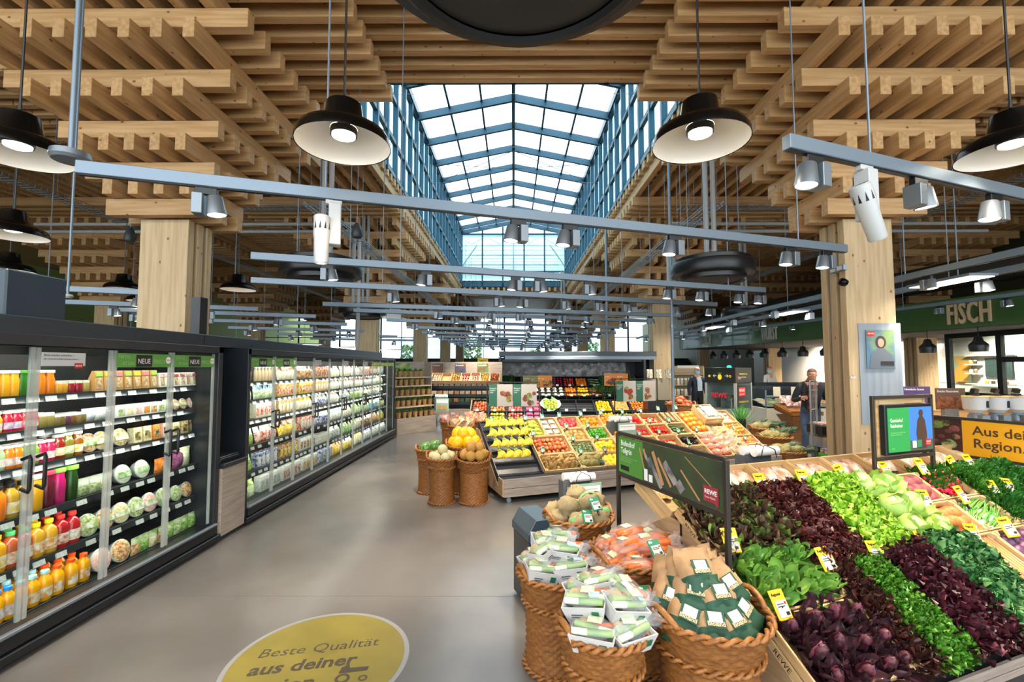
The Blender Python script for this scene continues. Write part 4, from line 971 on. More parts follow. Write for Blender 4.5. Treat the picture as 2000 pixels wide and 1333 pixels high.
# ---- leaves and heads
def leafV(L, Wd, ruff, cup, nx=4, ny=6, seed=0, tip=.9, fr=9.):
 V = []; Q = []
 for j in range(ny + 1):
  v = j / ny
  wv = Wd * (max(.02, math.sin(pi * min(1, v * tip + .06))) ** .7)
  for i in range(nx + 1):
   u = i / nx * 2 - 1
   e = abs(u) ** 1.5 * v
   V.append((u * wv / 2 + ruff * .5 * e * math.cos(fr * v * 3 + seed), v * L + ruff * .4 * e * math.sin(fr * u * 2 + seed * 2), cup * (v * v) * L + .12 * Wd * abs(u) ** 2 + ruff * e * math.sin(fr * v * 2.3 + 5 * u + seed)))
 Q = [(j * (nx + 1) + i, j * (nx + 1) + i + 1, (j + 1) * (nx + 1) + i + 1, (j + 1) * (nx + 1) + i) for j in range(ny) for i in range(nx)]
 return V, Q
def head_mesh(key, n, L, Wd, ruff, cup, R0, H, mats, nx=5, ny=5, fr=9., seed=1, spread=1.2):
 def f():
  b = MB(); rr = random.Random(seed)
  for i in range(n):
   a = i * 2.39996; q = (i / n) ** .6
   el = (1 - q) * 1.25 + .12 + rr.uniform(-.15, .15)
   V, Q = leafV(L * rr.uniform(.8, 1.1), Wd * rr.uniform(.8, 1.15), ruff, cup, nx, ny, rr.uniform(0, 9), fr=fr)
   X = Matrix.Translation((R0 * q * math.cos(a), R0 * q * math.sin(a), H * (1 - q * q))) @ Matrix.Rotation(a - pi / 2 + rr.uniform(-.3, .3), 4, 'Z') @ Matrix.Rotation(el * spread, 4, 'X')
   b.add(V, Q, 1 if (len(mats) > 1 and rr.random() < .3) else 0, X)
  return b.mesh('head', mats, smooth=1, recalc=False)
 return cached(key, f)
def LM(name, c, c2, sc=25, rough=.42, hue=0.): return M(name, c, rough=rough, col2=c2, scale=sc, rand=.12, spec=.4, hue=hue)
LROS = LM('lollo rosso leaf', '5a2624', '301310', 60); LROS2 = LM('lollo rosso light leaf', '70362f', '451d1a', 60)
LBIO = LM('lollo bionda leaf', '9cc83a', '79ae24'); LBIO2 = LM('lollo bionda pale leaf', 'b7dc5a', '94c63a')
ICE = LM('iceberg leaf', 'a8c85a', '8fb545', 12); ICE2 = LM('iceberg pale leaf', 'c6da88', 'aacb62', 12)
ROM = LM('romaine leaf', '8bb552', '70a03c', 10); ROM2 = LM('romaine dark leaf', '6d9e42', '558632', 10)
RAD = LM('radicchio leaf', '482830', '2e1a20', 14); RAD2 = LM('radicchio inner leaf', '93505e', '6f3242', 18)
OAK = LM('oak leaf green', '6a7f34', '47522a', 18); OAK2 = LM('oak leaf brown', '5f4230', '3d2f22', 18)
OAKR = LM('red oak leaf', '50202a', '2e141a', 18); OAKR2 = LM('red oak leaf light', '6a3040', '43202a', 18)
KALE = LM('kale leaf', '3f7a3c', '2c5f30', 25); KALE2 = LM('kale pale edge', '7ca868', '588a4c', 25)
FRI = LM('endive leaf', '4a8420', '376c18', 40); FRI2 = LM('endive light leaf', '6a9c34', '548424', 40)
DBR = LM('brown baby leaf', '47281f', '2c1a16', 25); HERB = LM('parsley leaf', '3c7a24', '2a5f1c', 30); DILL = LM('dill leaf', '3a7d30', '2a6424', 40)
WHITEV = M('white vegetable', 'eceadb', rough=.4, rand=.05)
def heads(D, key, k0, k1, j0, j1, nx, ny, n, L, Wd, ruff, cup, R0, H, mats, name, label, group, cat='lettuce', h=-.04, fr=9., sc=1., nseed=3, parts=0):
 for a in range(nx):
  for c in range(ny):
   me = head_mesh((key, (a + c) % nseed), n, L, Wd, ruff, cup, R0, H, mats, fr=fr, seed=(a + c) % nseed + 1)
   k = k0 + (k1 - k0) * (a + .5) / nx + R.uniform(-.03, .03); j = j0 + (j1 - j0) * (c + .5) / ny + R.uniform(-.02, .02)
   lb = f'{label}, {NTH[c]} row, {NTH[a]} from left'
   ob(name, me, None, D.p(k, j, h + R.uniform(-.01, .02)), D.rotz(R.uniform(0, 6.28), R.uniform(-.15, .15), R.uniform(-.15, .15)), sc * R.uniform(.93, 1.07), label=lb, cat=cat, group=group)
def leafheads(D, pts, leaf_sets, name, label, group, core=None, h=-.06, sc=1., el0=.25):
 """heads whose big leaves are parts of their own"""
 for pi_, (k, j) in enumerate(pts):
  root = ob(name, None, None, D.p(k, j, h), D.rotz(R.uniform(0, 6.28), R.uniform(-.3, .3), R.uniform(-.2, .2)), sc * R.uniform(.92, 1.08), label=f'{label}, {NTH[pi_]} counted from upper left', cat='lettuce', group=group)
  if core: ob('heart', core, root, (0, 0, .05))
  for (me, n, r, e, z, s) in leaf_sets:
   for i in range(n):
    a = 2 * pi * i / n + R.uniform(-.25, .25)
    ob('leaf', R.choice(me), root, (r * math.cos(a), r * math.sin(a), z), (e + R.uniform(-.15, .15), R.uniform(-.2, .2), a - pi / 2), s * R.uniform(.85, 1.1))
def leafme(key, L, W_, ruff, cup, mat, seed, nx=7, ny=8, fr=7., tip=.9, rib=None):
 def f():
  b = MB(); b.add(*leafV(L, W_, ruff, cup, nx, ny, seed, fr=fr, tip=tip))
  for q in range(len(b.f)): b.m[q] = 1 if rib and q % nx == nx // 2 and q // nx < ny * .75 else 0
  return b.mesh('leaf', [mat, rib or mat], smooth=1, recalc=False)
 return cached(key, f)
CG = 'wooden crates on the salad display'
def crs(k0, k1, j0, j1, what, ct=None): crate(D1, k0, k1, j0, j1, 'pale wooden crate of ' + what + ' on the salad display', CG, ctext=ct)
crs(-1.5, 0, 0, .667, 'oak leaf lettuce', 'side'); crs(-1.5, 0, .667, 1.333, 'romaine lettuce', 'side'); crs(-1.5, 0, 1.333, 2, 'radicchio', 'side')
crs(0, 1, 0, 1, 'dark red lollo lettuce'); crs(1, 2, 0, 1, 'light green frilly lettuce'); crs(2, 3, 0, 1, 'iceberg lettuce')
crs(3, 4, 0, .5, 'red beets'); crs(3, 4, .5, 1, 'golden beets'); crs(4, 5, 0, .5, 'radishes'); crs(4, 5, .5, 1, 'spring onions')
crs(5, 6, 0, .5, 'parsley'); crs(5, 6, .5, 1, 'dill'); crs(6, 7, 0, 1, 'bagged herbs')
crs(0, 1, 1, 2, 'curly endive and brown leaves'); crs(1, 2, 1, 2, 'red oak leaf lettuce'); crs(2, 3, 1, 2, 'kale'); crs(3, 4, 1, 2, 'rhubarb'); crs(4, 5, 1, 2, 'purple kohlrabi')
heads(D1, 'oak', -1.5, 0, 0, .667, 4, 3, 34, .10, .085, .022, .1, .07, .03, [OAK2, OAK], 'oak_leaf_lettuce', 'brown green oak leaf lettuce behind the farm banner', 'oak leaf lettuces', fr=12)
heads(D1, 'rosso', 0, 1, 0, 1, 3, 4, 85, .075, .065, .03, .1, .08, .05, [LROS, LROS2], 'lollo_rosso_lettuce', 'dark red lollo lettuce left of the green ones', 'lollo rosso lettuces', fr=17)
heads(D1, 'bionda', 1, 2, 0, 1, 3, 4, 75, .08, .07, .028, .1, .08, .05, [LBIO, LBIO2], 'lollo_bionda_lettuce', 'light green frilly lettuce between dark red lollo and iceberg', 'lollo bionda lettuces', fr=15)
for key, (k0, k1, nx) in {'dbr': (0, .38, 2)}.items():
 heads(D1, key, k0, k1, 1, 2, nx, 6, 34, .075, .05, .016, .1, .06, .035, [DBR, LROS], 'brown_leaf_lettuce', 'dark brown leaf lettuce left of the endive', 'brown leaf lettuces', fr=12)
heads(D1, 'fri', .38, 1, 1, 2, 3, 6, 90, .075, .022, .016, .2, .06, .04, [FRI, FRI2], 'curly_endive', 'bright green curly endive beside the brown leaves', 'curly endives', fr=16)
heads(D1, 'redoak', 1, 2, 1, 2, 3, 5, 44, .1, .07, .022, .1, .075, .05, [OAKR, OAKR2], 'red_oak_leaf_lettuce', 'dark purple oak leaf lettuce left of the kale', 'red oak leaf lettuces', fr=8)
heads(D1, 'kale', 2, 3, 1, 2, 3, 5, 60, .1, .075, .032, .1, .08, .05, [KALE, KALE2], 'kale', 'blue green ruffled kale', 'kale heads', cat='kale', fr=18)
heads(D1, 'herb', 5, 6, 0, .5, 4, 3, 60, .07, .03, .01, .3, .05, .035, [HERB, FRI], 'parsley_bunch', 'dark green parsley bunch right of the radishes', 'parsley bunches', cat='herb', fr=12)
heads(D1, 'dill', 5, 6, .5, 1, 3, 3, 110, .09, .006, .01, .3, .045, .03, [DILL, HERB], 'dill_bunch', 'feathery dill bunch below the parsley', 'dill bunches', cat='herb', fr=14)
heads(D1, 'herb2', 6, 7, 0, 1, 3, 5, 60, .08, .03, .01, .3, .05, .035, [HERB, DILL], 'herb_bunch', 'green herb bunch at the right edge', 'bagged herbs', cat='herb', fr=12)
icore = cached('icore', lambda: MB().lathe([(0, -.06), (.05, -.05), (.085, 0), (.08, .05), (.045, .085), (0, .095)], 14, 0, None, lambda a, i: 1 + .07 * math.sin(3 * a + i * 2) + .05 * math.sin(7 * a + i)).mesh('heart', ICE2, smooth=1))
il = [leafme(('ice', s), .17, .17, .012, .55, [ICE, ICE2, ICE][s], s * 2.1, fr=5) for s in range(3)]
leafheads(D1, [(2.28, .16), (2.75, .2), (2.3, .5), (2.76, .53), (2.27, .82), (2.74, .86)], [(il, 5, .035, .25, -.03, .9), (il, 4, .02, .85, 0, .8)], 'iceberg_lettuce', 'pale green iceberg lettuce right of the frilly ones', 'iceberg lettuces', icore, -.02)
rl = [leafme(('rom', s), .2, .105, .012, .25, [ROM, ROM2, ROM][s], s * 1.7, fr=5, rib=LM('romaine rib', 'b5d27c', '9cc060')) for s in range(3)]
leafheads(D1, [(-1.25, .82), (-.95, .8), (-.6, .82), (-.25, .84), (-1.2, 1.1), (-.85, 1.12), (-.5, 1.14), (-.2, 1.16)], [(rl, 7, .02, .55, -.02, .8), (rl, 6, .012, 1.0, 0, .7), (rl, 3, .004, 1.35, .01, .55)], 'romaine_lettuce', 'bright green romaine lettuce with broad leaves', 'romaine lettuces', None, -.06)
al = [leafme(('rad', s), .16, .095, .01, .3, RAD, s * 1.3, fr=5, tip=.97, rib=LM('radicchio rib', '7a4450', '5c2c3a')) for s in range(3)]
al2 = [leafme(('rad2', s), .115, .07, .006, .5, [RAD2, RAD][s], s * 1.9, fr=4, tip=.96, rib=LM('radicchio pale rib', 'b0707a', '8c4a58')) for s in range(2)]
rcore = cached('rcore', lambda: MB().lathe([(0, -.03), (.02, -.02), (.03, .015), (.02, .045), (0, .055)], 12, 0, None, lambda a, i: 1 + .1 * math.sin(4 * a + i * 2)).mesh('heart', LM('radicchio heart', '6f3440', '3c1c28', 45), smooth=1))
leafheads(D1, [(-1.25, 1.46), (-.88, 1.44), (-.5, 1.44), (-.16, 1.47), (-1.2, 1.68), (-.8, 1.67), (-.42, 1.68), (-.1, 1.7), (-1.15, 1.9), (-.75, 1.9), (-.35, 1.9), (-.08, 1.9)], [(al, 6, .03, .35, -.03, .95), (al, 5, .025, .8, -.01, .8), (al2, 5, .012, 1.15, .0, .8), (al2, 3, .004, 1.35, .01, .6)], 'radicchio', 'dark purple radicchio in the front left crate', 'radicchio heads', rcore, -.05)
# ---- fruit and vegetable shapes
def fm(key, prof, n=14, mat=None, wob=None, smooth=1, X=None):
 return cached(key, lambda: MB().lathe(prof, n, 0, X, wob).mesh('fruit', mat, smooth=smooth))
def ball(r, sq=1., n=7, top=0., bot=0.):
 P_ = []
 for i in range(n + 1):
  a = -pi / 2 + pi * i / n
  P_.append((max(0, r * math.cos(a)) if 0 < i < n else 0, r * sq * math.sin(a) - (top * r if i == n else 0) + (bot * r if i == 0 else 0)))
 return P_
lump = lambda a, i: 1 + .07 * math.sin(2 * a + i) + .05 * math.sin(5 * a + 2 * i)
FR = {
 'red_apple': (fm('ra', ball(.038, .9, 8, .25, .15), 14, M('red apple skin', 'b5352a', rough=.25, col2='d0874a', scale=18, rand=.12)), 'apple'),
 'orange': (fm('or', ball(.042), 12, M('orange peel', 'f08a14', rough=.4, rand=.06, bump=.3, bscale=120)), 'orange'),
 'green_pear': (fm('gp', [(0, -.05), (.03, -.045), (.04, -.02), (.034, .015), (.02, .045), (.012, .065), (0, .07)], 12, M('green pear skin', 'b3b83a', rough=.35, col2='96a02c', scale=20, rand=.08)), 'pear'),
 'brown_pear': (fm('bp', [(0, -.045), (.028, -.042), (.038, -.02), (.033, .012), (.02, .038), (.01, .056), (0, .06)], 12, M('brown pear skin', 'ad8a4c', rough=.5, col2='8f6c38', scale=22, rand=.14)), 'pear'),
 'pomegranate': (fm('pg', ball(.047, .95, 7) [:-1] + [(.012, .044), (.016, .058), (0, .05)], 14, M('pomegranate skin', 'c8202e', rough=.25, col2='dc5050', scale=10, rand=.08)), 'pomegranate'),
 'mango': (fm('mg', ball(.05, 1.35), 12, M('mango skin', '7d9440', rough=.3, col2='c06a3c', scale=9, rand=.1)), 'mango'),
 'lime': (fm('li', ball(.026, 1.15), 10, M('lime skin', '5aa02c', rough=.3, col2='3f8a22', scale=20, rand=.08)), 'lime'),
 'avocado': (fm('av', [(0, -.045), (.026, -.042), (.036, -.02), (.03, .012), (.018, .04), (0, .052)], 12, M('avocado skin', '3c4a26', rough=.35, col2='5b6b34', scale=30, rand=.12, bump=.4)), 'avocado'),
 'lemon': (fm('le', [(0, -.052), (.008, -.048), (.024, -.035), (.034, -.01), (.034, .01), (.024, .035), (.01, .046), (0, .054)], 12, M('lemon peel', 'f4c81a', rough=.35, rand=.05)), 'lemon'),
 'red_pepper': (fm('rp', [(0, -.05), (.02, -.052), (.034, -.03), (.04, .015), (.034, .035), (.012, .03), (.006, .05), (0, .05)], 14, M('red pepper skin', 'c4121a', rough=.12, rand=.06), lambda a, i: 1 + .12 * abs(math.sin(2 * a))), 'pepper'),
 'pointed_pepper': (fm('pp', [(0, -.1), (.008, -.085), (.022, 0), (.028, .045), (.018, .06), (.004, .06), (0, .08)], 10, M('pointed pepper skin', 'c0141c', rough=.12, rand=.06), lambda a, i: 1 + .1 * math.sin(a + i)), 'pepper'),
 'tomato': (fm('to', ball(.033, .85, 7, .2), 12, M('tomato skin', 'd8301a', rough=.15, rand=.06)), 'tomato'),
 'cucumber': (fm('cu', [(0, -.15), (.02, -.14), (.023, 0), (.02, .13), (0, .145)], 10, M('cucumber skin', '3a5a24', rough=.35, col2='2a4a1c', scale=25, rand=.06)), 'cucumber'),
 'zucchini': (fm('zu', [(0, -.1), (.02, -.095), (.022, 0), (.017, .08), (.01, .1), (0, .1)], 9, M('zucchini skin', '2f4a24', rough=.3, col2='93a070', scale=20, rand=.15)), 'zucchini'),
 'aubergine': (fm('au', [(0, -.08), (.03, -.075), (.042, -.03), (.034, .03), (.018, .07), (.022, .08), (0, .1)], 12, M('aubergine skin', '1a1016', rough=.1, rand=.05)), 'aubergine'),
 'pumpkin': (fm('pu', ball(.075, .9, 8, .18) , 18, M('orange pumpkin skin', 'ec7a12', rough=.4, rand=.08), lambda a, i: 1 + .05 * math.sin(8 * a)), 'pumpkin'),
 'sweet_potato': (fm('sp', [(0, -.1), (.012, -.085), (.034, -.03), (.036, .02), (.015, .08), (0, .1)], 10, M('sweet potato skin', 'b5693e', rough=.6, col2='9c5432', scale=25, rand=.08), lump), 'sweet potato'),
 'beetroot': (fm('be', [(0, -.06), (.012, -.05), (.042, -.02), (.046, .015), (.03, .04), (.012, .045), (0, .05)], 12, M('red beet skin', '9a4a4a', rough=.6, col2='7a3040', scale=14, rand=.15), lump), 'beetroot'),
 'golden_beet': (fm('gb', [(0, -.045), (.02, -.04), (.04, -.01), (.038, .018), (.018, .032), (.014, .036), (0, .03)], 12, M('golden beet skin', 'd9803a', rough=.55, col2='c0682e', scale=14, rand=.1), lump), 'golden beet'),
 'onion': (fm('on', [(0, -.035), (.02, -.032), (.036, 0), (.024, .026), (.006, .04), (0, .055)], 12, M('onion skin', 'd9a048', rough=.3, col2='c28838', scale=14, rand=.08)), 'onion'),
 'mushroom': (fm('mu', [(0, -.03), (.012, -.03), (.012, -.002), (.026, -.004), (.028, .006), (.018, .02), (0, .026)], 10, M('mushroom cap', 'e8e0d0', rough=.5, rand=.06)), 'mushroom'),
 'yellow_apple': (fm('ya', ball(.038, .9, 8, .25, .15), 12, M('yellow apple skin', 'cfc43c', rough=.25, rand=.08)), 'apple'),
 'gala_apple': (fm('ga', ball(.038, .9, 8, .25, .15), 12, M('orange red apple skin', 'd2643a', rough=.25, col2='e0a44a', scale=16, rand=.1)), 'apple'),
 'pink_apple': (fm('pa', ball(.038, .9, 8, .25, .15), 12, M('pink red apple skin', 'cc3044', rough=.25, col2='e08a7a', scale=16, rand=.1)), 'apple'),
 'mandarin': (fm('ma', ball(.036, .85), 12, M('mandarin peel', 'f0861a', rough=.35, rand=.06)), 'mandarin'),
 'grapefruit': (fm('gf', ball(.05, .95), 12, M('grapefruit peel', 'ec9a4c', rough=.35, rand=.06)), 'grapefruit'),
 'kohlrabi': (fm('kr', ball(.045, .85, 7), 12, M('purple kohlrabi skin', '6a3a62', rough=.4, col2='4f2a4c', scale=12, rand=.1)), 'kohlrabi'),
 'vine_tomato': (fm('vt', ball(.03, .9, 7, .2), 10, M('red tomato skin', 'c82a1e', rough=.15, rand=.06)), 'tomato'),
 'orange_pepper': (fm('op', ball(.042, .95, 7, .25), 12, M('orange pepper skin', 'ee7a14', rough=.15, rand=.05), lambda a, i: 1 + .08 * math.sin(4 * a)), 'pepper'),
 'yellow_pepper': (fm('yp', ball(.042, .95, 7, .25), 12, M('yellow pepper skin', 'f0b814', rough=.15, rand=.05), lambda a, i: 1 + .08 * math.sin(4 * a)), 'pepper'),
}
def fill(D, kind, k0, k1, j0, j1, nx, ny, label, group, h=-.05, lie=False, jit=.25, sc=1., name=None, skip=0., layers=1, rz=None):
 me, cat = FR[kind]
 for L in range(layers):
  for a in range(nx - L):
   for c in range(ny - L):
    if R.random() < skip: continue
    k = k0 + (k1 - k0) * (a + .5 + L * .5 + R.uniform(-jit, jit) * .5) / nx; j = j0 + (j1 - j0) * (c + .5 + L * .5 + R.uniform(-jit, jit) * .5) / ny
    lb = f"{label}, {NTH[c]} row, {NTH[a]} from left{' on top' if L else ''}"
    if len(lb.split()) > 16: lb = label
    rot = D.rotz(R.uniform(0, 6.28) if rz is None else rz + R.uniform(-.25, .25), (pi / 2 + R.uniform(-.2, .2)) if lie else R.uniform(-.7, .7), R.uniform(-.5, .5) if not lie else 0)
    ob(name or kind, me, None, D.p(k, j, h + L * .045 + R.uniform(-.006, .01)), rot, sc * R.uniform(.92, 1.08), label=lb, cat=cat, group=group)
fill(D1, 'beetroot', 3.1, 3.9, .06, .44, 4, 3, 'purple red beet with dry skin in the upper crate beside the radishes', 'red beets', -.06, layers=2, sc=1.25)
fill(D1, 'golden_beet', 3.1, 3.9, .56, .94, 5, 3, 'orange golden beet in the crate below the red beets', 'golden beets', -.06, layers=2, sc=1.2)
fill(D1, 'kohlrabi', 4.1, 4.9, 1.06, 1.5, 4, 3, 'purple kohlrabi at the right edge beside the rhubarb', 'purple kohlrabi', -.05, sc=1.3)
# radishes in bunches, spring onions, rhubarb
RAD_S = M('radish skin', 'd0173a', rough=.2, rand=.06)
rb = fm('radball', ball(.015, 1.1, 6), 10, RAD_S)
for i in range(14):
 k, j = 4.12 + (i % 5) * .19, .1 + (i // 5) * .13
 o = ob('radish_bunch', None, None, D1.p(k, j, -.04), D1.rotz(R.uniform(-.5, .5)), label=f'bunch of bright red radishes right of the beets, {NTH[i // 5]} row, {NTH[i % 5]} from left', cat='radish', group='radish bunches')
 for q in range(6): ob('radish', rb, o, (R.uniform(-.04, .04), R.uniform(-.035, .035), R.uniform(0, .03)), (R.uniform(-1, 1), R.uniform(-1, 1), 0), R.uniform(.9, 1.2))
 ob('leaves', head_mesh('radleaf', 8, .08, .035, .008, .1, .02, .01, [HERB], 3, 4), o, (0, .06, -.01))
GRN = M('spring onion green', '4f9a34', rough=.4, col2='7fba50', scale=14, rand=.1)
def stalk(L, n=5, white=.3):
 def f():
  b = MB()
  rr = random.Random(n)
  for i in range(n):
   x = (i - n / 2) * .012; a = rr.uniform(-.12, .12)
   P0 = Vector((x, -L / 2, rr.uniform(0, .012))); P1 = Vector((x + a * .04, -L / 2 + L * white, .008)); P2 = Vector((x + a * .25, L / 2, rr.uniform(.0, .03)))
   b.tube([P0 - Vector((0, .012, 0)), P0, P1], [.003, .008, .006], 7, 0); b.tube([P1, (P1 + P2) / 2 + Vector((0, 0, .012)), P2], [.006, .005, .002], 6, 1)
  return b
 return f()
so = cached('springonion', lambda: stalk(.30, 7).mesh('stalks', [M('onion white', 'e9ecd8', rough=.3), GRN], smooth=1))
for i in range(9):
 ob('spring_onion_bunch', so, None, D1.p(4.15 + (i % 3) * .32, .6 + (i // 3) * .14, -.05 + (i % 2) * .01), D1.rotz(-1.2 + R.uniform(-.2, .2)), label=f'bunch of white and green spring onions below the radishes, {NTH[i // 3]} row, {NTH[i % 3]} from left', cat='spring onion', group='spring onion bunches')
rbm = cached('rhub', lambda: MB().tube([(0, -.27, 0), (0, -.05, .006), (0, .27, 0)], [.012, .011, .009], 8).mesh('stick', M('rhubarb stalk', 'd9805c', rough=.35, col2='a9a85a', scale=5, rand=.1, stretch=(1, 1, 1)), smooth=1))
for i in range(22):
 ob('rhubarb_stalk', rbm, None, D1.p(3.12 + (i % 11) * .075, 1.5, -.05 + (i // 11) * .022), D1.rotz(R.uniform(-.06, .06)), label=f'pink green rhubarb stalk right of the kale, {NTH[i % 11]} from left' + (' on top' if i > 10 else ''), cat='rhubarb', group='rhubarb stalks')
# ---- the crates beyond the ridge (far slope) of the salad display
DB = Disp(D1.O - NV * .10 + Vector((0, 0, .0)), -.42, D1.c, -D1.t)
CLRB = M('clear bag film', 'e6e6e2', rough=.12, alpha=.28, coat=1)
back = [('bags of golden potatoes', 'front'), ('bagged vegetables', None)]
for i in range(9):
 k0 = -1.5 if i == 0 else -.0 + (i - 1)
 k1 = 0 if i == 0 else k0 + 1
 w = (k1 - k0) * D1.c - .01
 o = ob('wooden_crate', None, None, D1.O + U * ((k0 + k1) / 2 * D1.c) - NV * .33 + Vector((0, 0, -.14)), (0.42, 0, UA), label=f"REWE stamped wooden crate on the far slope behind the {['banner, set crosswise', 'dark red lollo lettuce', 'frilly lettuce', 'iceberg lettuces', 'red beets', 'radishes', 'parsley', 'bagged herbs, left one', 'bagged herbs, right one'][i]}".replace('REWE stamped', 'letter stamped'), cat='crate', group='crates on the far slope of the salad display')
 sl = cached(('bs', round(w, 2)), lambda: MB().box((0, 0, 0), (w, .012, .062)).mesh('slat', CRW, bev=.002)); s2 = cached('bs2', lambda: MB().box((0, 0, 0), (.4, .012, .062)).mesh('slat', CRW, bev=.002))
 for z in (.034, .104):
  for q in (-.2, .2): ob('slat', sl, o, (0, q, z))
  for q in (-1, 1): ob('slat', s2, o, (q * (w / 2 - .006), 0, z), (0, 0, pi / 2))
 ob('base', MB().box((0, 0, .005), (w, .4, .008)).mesh('base', CRW), o)
 text('REWE', .045, BURN, o, (-.07 if i else -.25, -.2075, .02), (pi / 2, 0, 0), bold=.001)
 for q in range(3):
  b_ = ob('vegetable_bag', bag_me(.16, .2, .09, M('bag of yellow potatoes', 'd8a43c', rough=.25, col2='e8dcc0', scale=16, coat=.8) if i == 0 else M('bag of carrots and roots', 'c08a6a', rough=.2, col2='ddd6c8', scale=14, coat=.8), None, q), None, o.location + U * ((q - 1) * w / 3.2) - NV * .0 + Vector((0, 0, .035)), (-.9, .1, UA), label=['left', 'middle', 'right'][q] + ' bag of ' + ('yellow potatoes in the crosswise crate behind the banner' if i == 0 else f"root vegetables in the far crate behind the {['', 'dark red lollo lettuce', 'frilly lettuce', 'iceberg lettuces', 'red beets', 'radishes', 'parsley', 'bagged herbs, left', 'bagged herbs, right'][i]}"), cat='vegetable bag', group='bags in the far crates')
# ---- farm banner at the end of the salad display
def frame_banner(p0, p1, z0, z1, zleg, label, legs=True, mats=None):
 p0, p1 = Vector(p0), Vector(p1); d = p1 - p0; L = d.length; rz = math.atan2(d.y, d.x)
 o = ob('banner_sign', None, None, (p0.x, p0.y, 0), (0, 0, rz), label=label, cat='banner')
 FRM = M('dark bronze frame', '3a342e', rough=.45, metal=.3)
 for x in (0, L): ob('post', MB().box((x, 0, (zleg + z1) / 2), (.028, .028, z1 - zleg)).mesh('post', FRM, bev=.003), o)
 for z in (z0, z1): ob('rail', MB().bx(0, L, -.012, .012, z - .014, z + .014).mesh('rail', FRM, bev=.003), o)
 return o, L
p0 = atY(1207, 845, 3.62); p1 = atY(1418, 899, 2.58)
ztop = (p0.z + p1.z) / 2; zbot = ztop - .315
bn, L = frame_banner((p0.x, p0.y), (p1.x, p1.y), zbot, ztop, .42, 'framed farm banner, green left part and dark aerial photo, beside the salad display')
ob('photo_print', MB().bx(.02, L - .02, -.006, .006, zbot + .02, ztop - .02).mesh('photo_print', M('aerial field photo', '3d4a30', rough=.5, col2='2b3226', scale=3)), bn)
ob('green_print', MB().bx(.02, L * .3, -.0085, .0, zbot + .022, ztop - .022).mesh('green_print', M('banner green', '4f8a38', rough=.5)), bn)
RB = (pi / 2, 0, 0)
text('Biolandhof\nTollgrün', .056, TXW, bn, (.055, -.0095, ztop - .085), RB, bold=.001, sc=(.75, 1, 1))
text('Seit über 40 Jahren werden hier Kartoffeln,\nGetreide und Futterpflanzen in\nBioland-Qualität angebaut.', .0145, TXG, bn, (.055, -.0095, ztop - .175), RB, sc=(.85, 1, 1))
ob('dark_patch', MB().bx(.05, .16, -.01, -.008, zbot + .045, zbot + .08).mesh('dark_patch', TXB), bn)
b = MB()
for (x0, z0, x1, z1, w) in [(.36, .30, .44, .1, .012), (.55, .30, .68, .05, .03), (.62, .26, .78, .06, .02), (.9, .22, 1.1, .04, .012), (.42, .3, .46, .22, .02), (.95, .33, 1.25, .15, .005)]:
 b.bar((x0 * L / 1.35, -.0085, zbot + z0 * .82), (x1 * L / 1.35, -.0085, zbot + z1 * .82), .002, w)
ob('photo_paths', b.mesh('photo_paths', M('photo tan', 'b98a5e', rough=.6)), bn)
b = MB()
for (x0, z0, x1, z1, w) in [(.5, .24, .66, .02, .035), (.45, .25, .52, .16, .022), (.7, .24, .84, .1, .05), (.86, .12, .92, .06, .06)]:
 b.bar((x0 * L / 1.35, -.0095, zbot + z0 * .82), (x1 * L / 1.35, -.0095, zbot + z1 * .82), .002, w)
ob('photo_roofs', b.mesh('photo_roofs', M('photo roof grey', 'a49c96', rough=.6, col2='5a5a62', scale=12)), bn)
for x in (.335, .385): ob('emblem_card', MB().bx(L * x - .02, L * x + .02, -.011, -.009, zbot + .03, zbot + .11 - (x > .35) * .03).mesh('emblem_card', TXW), bn)
q = ob('red_badge', MB().add([(L - .17, -.011, zbot + .05), (L - .05, -.011, zbot + .05), (L - .05, -.011, zbot + .14), (L - .17, -.011, zbot + .14), (L - .08, -.011, zbot + .05), (L - .06, -.011, zbot + .03)], [(0, 1, 2, 3), (4, 5, 1)]).mesh('red_badge', M('faded red badge', '9c3038', rough=.5), recalc=False), bn)
text('REWE', .037, TXW, q, (L - .16, -.0125, zbot + .095), RB, bold=.001); text('Dein Markt', .018, TXW, q, (L - .157, -.0125, zbot + .07), RB)
# ------------------------------------------------------------ fruit display: crates and contents
CG2 = 'wooden crates on the fruit display'
def c2(k0, k1, j0, j1, what): crate(D2, k0, k1, j0, j1, 'pale wooden crate of ' + what + ' on the fruit display', CG2, h=.11)
def f2(kind, k0, k1, j0, j1, nx, ny, label, **k):
 what = k.pop('what', label.split(' in ')[0])
 fill(D2, kind, k0 + .12, k1 - .12, j0 + .15, j1 - .15, nx, ny, label, k.pop('group', kind.replace('_', ' ') + 's on the fruit display'), **k)
tray_me = M('black plastic tray', '1b1c1f', rough=.35)
bt = ob('banana_tray', None, None, D2.p(-.88, 2, -.14), D2.rot, label='black stepped banana tray, lowest step empty, at the left end of the fruit display', cat='tray')
w = 1.68 * D2.c; l = 4 * D2.t
ob('base', MB().box((0, 0, .01), (w, l, .02)).bx(-w / 2, -w / 2 + .012, -l / 2, l / 2, 0, .12).bx(w / 2 - .012, w / 2, -l / 2, l / 2, 0, .12).mesh('base', tray_me), bt)
